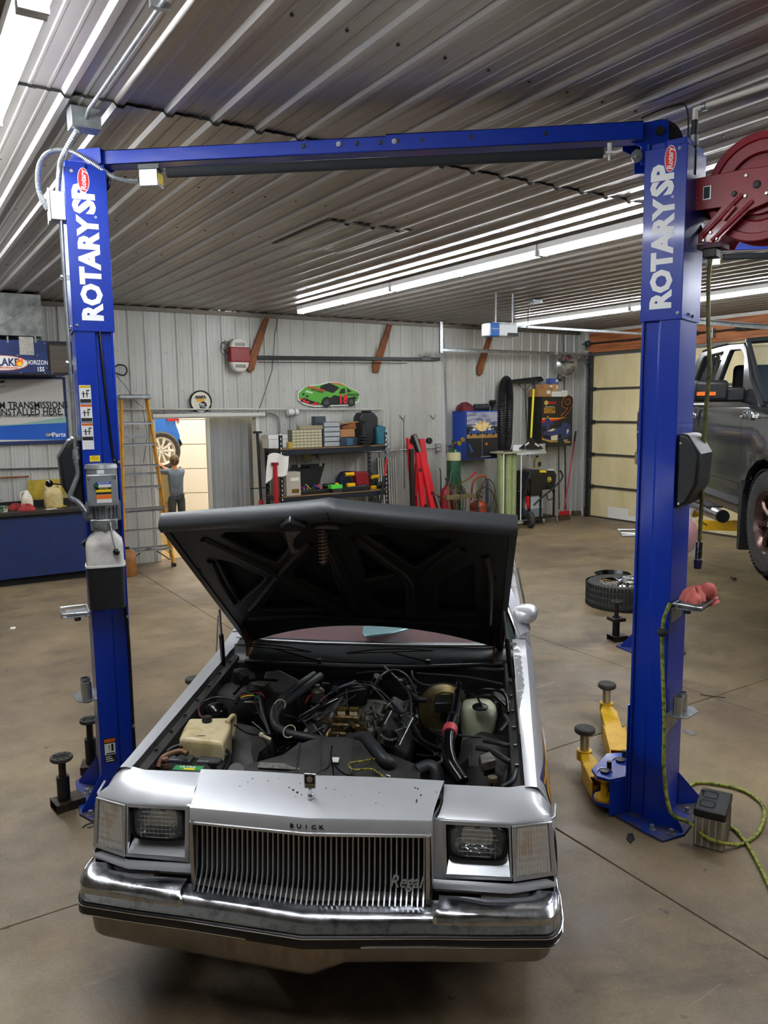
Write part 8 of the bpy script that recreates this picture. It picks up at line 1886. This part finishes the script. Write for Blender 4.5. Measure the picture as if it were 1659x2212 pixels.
b=MB();b.tube([(0,0,-.06),(0,0,0),(e_-p)*.12,(e_-p)*1.5],.014,10);b.build('tube','trim_white',t,smooth=50);b=MB();b.cyl((0,0,-.05),(0,0,-.30),.016,n=10);b.build('drop_hose','hose_black',t,smooth=50);b=MB();b.cyl((0,0,-.12),(0,0,-.17),.022,n=10);b.cyl((e_-p)*.10,(e_-p)*.16,.02,n=10);b.build('collar','galv',t,smooth=50)
P=[LIFT.w(LIFT.hit(px_,py_,1,.2))for px_,py_ in((1385,256),(1420,240),(1455,228),(1475,225),(1484,236),(1487,262),(1486,298))];o=P[0].copy()
t=thing('loop_cable','thin black cable arching over the top of the right lift post','cable',o);b=MB();b.tube([q-o for q in bez(P,6)],.004,6);b.build('cable','black',t,smooth=50)
p=flr(182,268,3.585);t=thing('ceiling_box','grey junction box on the ceiling above the left lift post','junction box',(p.x,p.y,3.60));b=MB();b.bb(-.07,.07,-.05,.05,-.045,.05);b.build('box','galv',t,bevel=.004)
c1=flr(345,14,3.62);b=MB();b.tube([(0,-.05,.0),((c1.x-p.x)*.06,-.12,.02),(c1.x-p.x,c1.y-p.y,.02),((c1.x-p.x)*1.4,(c1.y-p.y)*1.6,.02)],.010,8);b.build('conduit','galv',t,smooth=50);b=MB();b.box((c1.x-p.x,c1.y-p.y,.025),(.07,.025,.03));b.build('strap','galv',t)
jb=lcols['L'].matrix_basis;q1=LIFT.w(Vector((-.075,.12,3.22)));q1=Vector((p.x-.05,p.y-.0,3.565))
P=[Vector((-.03,0,-.04)),Vector((-.10,.01,-.14))*.8,Vector((-.115,.06,-.24)),Vector((-.10,.12,-.33)),Vector((-.085,.17,-.40))]
e2=LIFT.w(Vector((-.065,.02,3.29)))-Vector((p.x,p.y,3.60));P=[Vector((-.03,0,-.04)),e2.lerp(Vector((-.03,0,-.04)),.6)+Vector((-.03,0,0)),e2.lerp(Vector((0,0,0)),.25)+Vector((-.02,0,.03)),e2]
dd_=bez(bez(P,10),3);b=MB();b.tube(dd_,[.012+.002*(i%2)for i in range(len(dd_))],9);b.build('flexible_conduit','flex',t)
# ================================================================ SECOND LIFT AND GREY TRUCK
q=ROOM.hit(1543,559,2,3.40);ex=Vector((cos(radians(-38.9)),sin(radians(-38.9)),0));ey=Vector((-ex.y,ex.x,0));o2=q-ex*.36-ey*.125
lift2,l2c=build_lift('two_post_lift','second blue car lift behind, holding up the grey truck',True);lift2.location=(o2.x,o2.y,0)
TO=Vector((5.88,3.68,0));lt=lambda w:Matrix(((ex.x,ex.y,0),(ey.x,ey.y,0),(0,0,1)))@(w-Vector((o2.x,o2.y,0)))
def larm(a,c,w_=.07,h=.10,nm='swing_arm'):
 a=lt(a);c=lt(c);d=(c-a).normalized();n_=Vector((-d.y,d.x,0)).normalized()*w_;u_=Vector((0,0,h/2));b=MB();b.add([a-n_-u_,a+n_-u_,a+n_+u_,a-n_+u_,c-n_-u_,c+n_-u_,c+n_+u_,c-n_+u_],[(0,1,2,3),(4,7,6,5),(0,4,5,1),(1,5,6,2),(2,6,7,3),(3,7,4,0)]);return b.build(nm,'yellow',lift2,bevel=.004)
FT=Frame(5.88,3.68,-38.9);tp_=lambda px,py,x:FT.w(FT.hit(px,py,0,x))
a_=tp_(1500,1134,.35);c_=tp_(1625,1136,.45);larm(a_,c_,.06,.11);a2=tp_(1497,1110,.55);c2=tp_(1545,1098,.75);larm(a2,c2,.06,.10)
b=MB();P=[lt(tp_(px_,py_,.38))for px_,py_ in((1494,1124),(1494,1098),(1548,1121))];b.tube(P,.014,6);b.build('arm_guard','yellow',lift2)
text_o=text('lettering','CAUTION INSTRUCTIONS',.03,lift2,lt(tp_(1518,1130,.28)),rot=(90,0,90),m='ink',ext=.001)
q=tp_(1360,1150,-.9);b=MB();q=lt(ROOM.w(ROOM.hit(1361,1149,2,1.18)));b.tube([q+Vector((x,y,0))for x,y in((-.08,-.08),(.08,-.08),(.08,.10),(-.08,.10))],.008,6,closed=True);b.bb(q.x-.07,q.x+.2,q.y-.07,q.y+.1,q.z-.03,q.z-.02);b.build('tray_rail','steel',lift2)
q=o2+ex*.10-ey*.10+Vector((0,0,0));pb=ROOM.hit(1478,1135,2,1.28);t=thing('rag_bag','clear plastic bag of red rags hanging behind the right lift post','bag',(pb.x,pb.y,pb.z-.12))
b=MB();b.sph((0,0,.04),.125,18,12,(.9,.8,1.15));b.build('rags','rag_red',t,smooth=60);b=MB();b.lathe([(.12,-.10),(.135,.03),(.11,.14),(.05,.20),(.07,.25)],n=18,cap=False);b.build('plastic',mat('plastic_film','#cfd2d4',.15,alpha=.25),t,smooth=60)
TR=thing('pickup_truck','dark grey pickup truck raised on the second lift at the right edge','truck',(5.88,3.68,.86),-38.9)
mat('truck_paint','#3b3d40',.2,.5,coat=.8);mat('truck_low','#5c5752',.25,.5,coat=.5)
def tz(px,py,x=0.):v=FT.hit(px,py,0,x);return(v.y,v.z-.86)
def tpart(b,n,m,**k):return b.build(n,m,TR,**k)
def tarch(y,r=.50):
 z=.38
 for c in(-.10,3.60):
  d=abs(y-c)
  if d<r:z=max(z,.41+sqrt(r*r-d*d)*1.0)
 return z
ys=[-.98,-.85,-.62,-.59,-.5,-.4,-.25,-.10,.05,.2,.3,.37,.41,.54]
def tsec(y,s,top=1.33):
 zb=tarch(y);e=.03 if y<-.8 else 0;k=abs(zb-.38)>.01
 def X(v):return v+e if not s else 2.0-v-e
 P=[(.10,top),(.03,top-.02),(.0,top-.10),(-.005,1.05),(.0,.95),(.015,.80),(.0,.70),(.01,.52),(.04,.38)]
 return[(X(x-(.03 if k and z<=zb+.10 else 0)),y,max(z,zb))for x,z in P]
for s in(0,1):
 tpart(MB().loft([tsec(y,s)for y in ys]),'fender','truck_paint',smooth=40)
 tpart(MB().loft([tsec(y,s)for y in(.548,.8,1.2,1.6,2.02)]),'front_door','truck_paint',smooth=40)
 tpart(MB().loft([tsec(y,s)for y in(2.03,2.3,2.58)]),'rear_door','truck_paint',smooth=40)
 tpart(MB().loft([tsec(y,s)for y in(2.64,2.9,3.05,3.10,3.12,3.2,3.4,3.6,3.8,4.0,4.08,4.10,4.5,4.95)]),'bed_side','truck_paint',smooth=40)
 X=(lambda v:v)if not s else(lambda v:2.0-v)
 b=MB();b.loft([[(X(-.004),y,.66),(X(.012),y,.56),(X(.045),y,.40)]for y in(.55,1.6,2.58)]);tpart(b,'lower_cladding','truck_low',smooth=40)
 fr=[(.20,1.33),(.95,1.86),(1.2,1.90),(2.45,1.90),(2.64,1.33)]
 cs=flatcurve('cab_side',[(.24,0),(.62,.24),(.90,.50),(1.02,.565),(1.7,.60),(2.35,.585),(2.50,.50),(2.66,0)],[roundp(h_,.05)for h_ in([(.66,.04),(.90,.44),(1.05,.52),(1.40,.54),(1.62,.04)],[(1.74,.04),(1.54,.54),(2.28,.53),(2.52,.04)])],.012,.012,'truck_paint',TR)
 X_v=Vector((0,1,0));Y_v=Vector(((.20 if not s else-.20),0,1)).normalized();cs.matrix_local=Matrix.Translation((X(.05),0,1.32))@Matrix((X_v,Y_v,X_v.cross(Y_v))).transposed().to_4x4()
 if s:b=MB();b.add([(X(.07),.7,1.35),(X(.17),.85,1.86),(X(.17),1.28,1.88),(X(.07),1.55,1.35)],[(0,1,2,3)]);tpart(b,'window','glass_thin')
 b=MB();b.add([(X(.075),1.70,1.36),(X(.165),1.42,1.85),(X(.165),2.30,1.86),(X(.075),2.52,1.36)],[(0,1,2,3)]);tpart(b,'rear_window',mat('quarter_glass','#20252a',.05,.6,bump=(2.5,.5,.05)))
 b=MB();b.tube([(X(-.006),y,1.235+.0)for y in(-.6,.2,.56)],.006,5);b.tube([(X(.0),1.66,1.34),(X(.0),2.6,1.34)],.010,5);tpart(b,'body_line','steel')
 b=MB();b.tube([(X(-.10),.62,.36),(X(-.12),1.0,.36),(X(-.12),2.2,.36),(X(-.06),2.45,.38)],.055,12);tpart(b,'running_board','chrome_worn',smooth=50);b=MB();b.bb(X(-.16),X(-.03),.85,2.2,.405,.42);tpart(b,'step_pad','black');b=MB();b.cyl((X(-.10),.60,.36),(X(-.10),.625,.36),.058,n=14);tpart(b,'board_cap','black',smooth=40)
 b=MB();b.prism([(.40,.10),(.46,.10),(.47,.62),(.43,.70),(.38,.60)],X(-.02),X(.26),'x');tpart(b,'mud_flap','rubber')
 b=MB();b.lathe([(.47,0),(.52,.06),(.52,.28),(.3,.3)],(X(.05),-.10,.41),(1 if not s else-1,0,0),32,cap=False);tpart(b,'wheel_well','black_matte',smooth=50)
 for yc in(-.10,3.60):
  W_=bpy.data.objects.new('wheel',None);COL.objects.link(W_);W_.parent=TR;W_.location=(X(.245),yc,.41);W_.rotation_euler=(0,radians(-90 if not s else 90),0)
  if not s and yc<0:wheel(W_,.415,.25,.245,mat('wheel_bronze','#6b5650',.3,.75,noise=(8,'#4a3a35',.35,.6)),7,tread=True)
  else:wheel(W_,.415,.25,.245,mat('wheel_bronze','#6b5650'),7,tread=False)
  bb_=[c for c in W_.children]
b=MB();b.grid(lambda u,v:(.12+1.76*u,1.0+1.4*v,1.90+.04*sin(pi*u)+.015*sin(pi*v)),9,5);tpart(b,'roof','truck_paint',smooth=60)
b=MB();b.grid(lambda u,v:(.10+.06*v+(1.8-.12*v)*u,.30+.68*v-.10*sin(pi*u),1.36+.50*v),9,4);tpart(b,'windshield',mat('truck_glass','#35414c',.03,alpha=.45),smooth=60)
b=MB();b.tube([(.10,.32,1.34),(.17,1.0,1.90),(1.0,.93,1.945),(1.83,1.0,1.90),(1.9,.32,1.34)],.03,6);tpart(b,'windshield_frame','truck_paint',smooth=60)
b=MB();b.grid(lambda u,v:(.05+1.9*u,-.98+1.30*v,1.20+.14*v+.03*sin(pi*u)),9,5);tpart(b,'hood','truck_paint',smooth=60)
b=MB();b.bb(.06,1.94,-1.02,-.96,.62,1.20);tpart(b,'grille','chrome_worn',bevel=.02);b=MB();b.bb(.0,2.0,-1.12,-.97,.42,.64);tpart(b,'front_bumper','chrome',bevel=.03);b=MB();b.bb(.0,2.0,4.95,5.08,.5,.68);tpart(b,'rear_bumper','chrome',bevel=.02);b=MB();b.bb(.02,1.98,4.90,4.97,.6,1.3);tpart(b,'tailgate','truck_paint')
b=MB();b.bb(.1,1.9,.5,4.9,.42,.50);b.bb(.45,.6,-.9,4.9,.22,.42);b.bb(1.4,1.55,-.9,4.9,.22,.42);tpart(b,'chassis','black_matte');b=MB();b.bb(.12,1.88,.45,.60,.6,1.34);tpart(b,'dashboard','black_matte')
for x in(.5,1.4):b=MB();b.prism([(1.3,.9),(1.25,1.0),(1.6,1.02),(1.68,1.55),(1.66,1.72),(1.78,1.72),(1.85,.95)],x-.22,x+.22,'x');tpart(b,'seat','black_matte',bevel=.04)
b=MB();b.lathe([(.001,-.13),(.001,.13)],(.005,-.1,.4),(1,0,0));
q=tz(1617,898,-.01);text('emblem','F-150',.10,TR,(-.013,q[0]+.03,q[1]),rot=(90,0,-90),m='steel',ext=.006,bold=.002,shear=.2);text('emblem','Lariat',.055,TR,(-.013,q[0]-.17,q[1]+.0),rot=(90,0,-90),m='label_white',ext=.004,shear=.3)
q=tz(1501,899,-.02);b=MB();b.bb(-.012,.0,q[0]-.09,q[0]+.06,q[1]-.10,q[1]+.09);tpart(b,'handle_recess','steel_dark',bevel=.006);b=MB();b.bb(-.045,-.012,q[0]-.10,q[0]+.09,q[1]-.02,q[1]+.03);tpart(b,'door_handle','chrome',bevel=.01)
FM_=lambda px,py:(lambda v:(v.x,v.y,v.z-.86))(FT.hit(px,py,1,.62))
m0=FM_(1499,822);m1=FM_(1570,868);b=MB();b.bb(m0[0],m1[0],.56,.74,m1[2],m0[2]);tpart(b,'mirror_shell','black_plastic',bevel=.035,seg=3)
b=MB();l0=FM_(1566,836);l1=FM_(1598,868);b.bb(l0[0],max(l1[0],.04),.60,.72,l1[2],l0[2]);tpart(b,'mirror_arm','black_plastic',bevel=.02);b=MB();l0=FM_(1501,847);l1=FM_(1541,855);b.bb(l0[0],l1[0],.548,.57,l1[2],l0[2]);tpart(b,'mirror_lamp','label_orange',bevel=.003)
# ================================================================ NEXT BAY: blue car on a lift, a person
BV=thing('blue_car','bright blue car raised on a lift in the bay beyond the doorway','car',(3.95,14.6,1.32),90)
mat('suv_blue','#1668cf',.22,.2,coat=.7)
def bvp(px,py,Y=13.6):v=ROOM.hit(px,py,1,Y);return v
body=[(332,905),(372,905),(382,918),(390,940),(391,958),(380,968),(376,962),(370,945),(356,938),(340,940),(332,950)]
o=BV.location=bvp(345,950);BV.rotation_euler=(0,0,0)
P=[bvp(*p)-o for p in body];b=MB();b.prism([(-2.2,P[0].z+.9),(P[1].x,P[1].z+.6)]+[(p.x,p.z)for p in P[2:]]+[(-2.2,P[-1].z)],0,1.7,'y');b.build('body','suv_blue',BV,bevel=.05,seg=3)
b=MB();P=[bvp(*p)-o for p in((388,948),(391,958),(380,970),(374,966),(371,946),(356,937),(340,940),(340,943),(356,941),(368,950),(372,970),(380,974),(394,960))];b.prism([(p.x,p.z)for p in P],-.02,.10,'y');b.build('arch_trim','steel_dark',BV)
w=thing('spare','','')if False else None
W_=bpy.data.objects.new('wheel',None);COL.objects.link(W_);W_.parent=BV;q=bvp(346,974)-o;W_.location=(q.x,.12,q.z);W_.rotation_euler=(radians(90),0,0);wheel(W_,.335,.22,.235,'white_glossy',10,tread=False)
b=MB();P=bvp(366,907)-o;b.bb(P.x-.05,P.x+.15,-.03,.3,P.z-.02,P.z+.05);b.build('tail_lamp','red',BV)
b=MB();b.bb(-.9,-.7,.5,.7,-2.3,.1);b.build('lift_post','steel_dark',BV)
PZ=13.0;pf=ROOM.hit(376,1125,1,PZ);hp_=ROOM.hit(378,1000,1,PZ)
pe=thing('person','person in grey work clothes with arms raised to the wheel of the blue car','person',(hp_.x,PZ,0));hh=ROOM.hit(378,984,1,PZ).z/1.72
def pz(*a):return Vector(a)*hh
def skin(name,nodes,edges,m_,sub=2,parent=None):
 me=bpy.data.meshes.new(name);me.from_pydata([pz(*n[0])for n in nodes],edges,[]);o=bpy.data.objects.new(name,me);COL.objects.link(o);o.parent=parent or pe
 md=o.modifiers.new('skin','SKIN');md.use_smooth_shade=True
 for i,n in enumerate(nodes):me.skin_vertices[0].data[i].radius=(n[1]*hh,(n[2]if len(n)>2 else n[1])*hh)
 me.skin_vertices[0].data[0].use_root=True
 s_=o.modifiers.new('sub','SUBSURF');s_.levels=sub;s_.render_levels=sub;me.materials.append(MATS[m_]);return o
mat('skin','#b98468',.5);mat('work_shirt','#5f6f88',.8,noise=(9,'#4b5a72',.35,.6));mat('work_pants','#3a4352',.85,noise=(9,'#2c333f',.35,.6));mat('hair','#6b5644',.8,noise=(30,'#2f2620',.4,.6))
skin('body',[((0,0,.95),.07,.05),((0,0,1.10),.07,.05),((0,0,1.30),.08,.05),((-.01,0,1.42),.06,.04),((-.01,.01,1.50),.042),((-.01,.02,1.60),.05),((-.13,0,1.41),.04),((-.26,.10,1.40),.038),((-.28,.28,1.46),.034),((-.28,.34,1.49),.026),((.12,0,1.41),.04),((.06,.16,1.36),.038),((-.12,.28,1.45),.034),((-.16,.33,1.48),.026),((-.09,0,.88),.06),((-.10,.01,.50),.05),((-.10,0,.09),.036),((.09,0,.88),.06),((.10,.02,.50),.05),((.10,0,.09),.036)],[(0,1),(1,2),(2,3),(3,4),(4,5),(3,6),(6,7),(7,8),(8,9),(3,10),(10,11),(11,12),(12,13),(0,14),(14,15),(15,16),(0,17),(17,18),(18,19)],'skin')
skin('shirt',[((0,0,.84),.16,.12),((0,0,1.10),.15,.115),((0,0,1.28),.17,.12),((-.01,0,1.42),.115,.09),((-.14,0,1.41),.064),((-.25,.09,1.40),.055),((-.27,.20,1.43),.048),((.13,0,1.41),.064),((.07,.15,1.36),.055),((-.04,.24,1.41),.048)],[(0,1),(1,2),(2,3),(3,4),(4,5),(5,6),(3,7),(7,8),(8,9)],'work_shirt')
skin('trousers',[((0,0,1.0),.125,.095),((-.09,0,.84),.10),((-.10,.01,.50),.072),((-.10,0,.08),.060),((.09,0,.84),.092),((.10,.02,.50),.072),((.10,0,.08),.060)],[(0,1),(1,2),(2,3),(0,4),(4,5),(5,6)],'work_pants')
b=MB();b.sph(pz(-.01,.03,1.615),.098*hh,18,12,(.82,.98,1.15));b.build('head','skin',pe,smooth=60);b=MB();b.sph(pz(-.005,.012,1.63),.108*hh,18,12,(.86,.96,1.08));b.build('hair','hair',pe,smooth=60)
b=MB();b.sph(pz(-.01,.128,1.61),.016*hh,8,6);b.sph(pz(-.092,.02,1.61),.022*hh,8,6,(.4,1,1.4));b.sph(pz(.074,.02,1.61),.022*hh,8,6,(.4,1,1.4));b.build('face_features','skin',pe,smooth=60)
for sx_,hx_ in((-1,-.28),(1,-.16)):
 for k in range(5):
  r_=.0085;x=hx_+(-.026+.013*k)*1.0;a_=pz(x,.345,1.50);l_=(.045,.055,.062,.058,.048)[k]
  b=MB();b.tube([a_,a_+pz(0,.02,l_*.6),a_+pz(0,.045,l_)],[r_*hh,r_*hh,r_*.8*hh],6);b.build('finger','skin',pe,smooth=60)
for x in(-.10,.10):b=MB();b.sph(pz(x,.05,.04),.05*hh,12,8,(.95,2.3,.8));b.build('boot','black',pe,smooth=60)
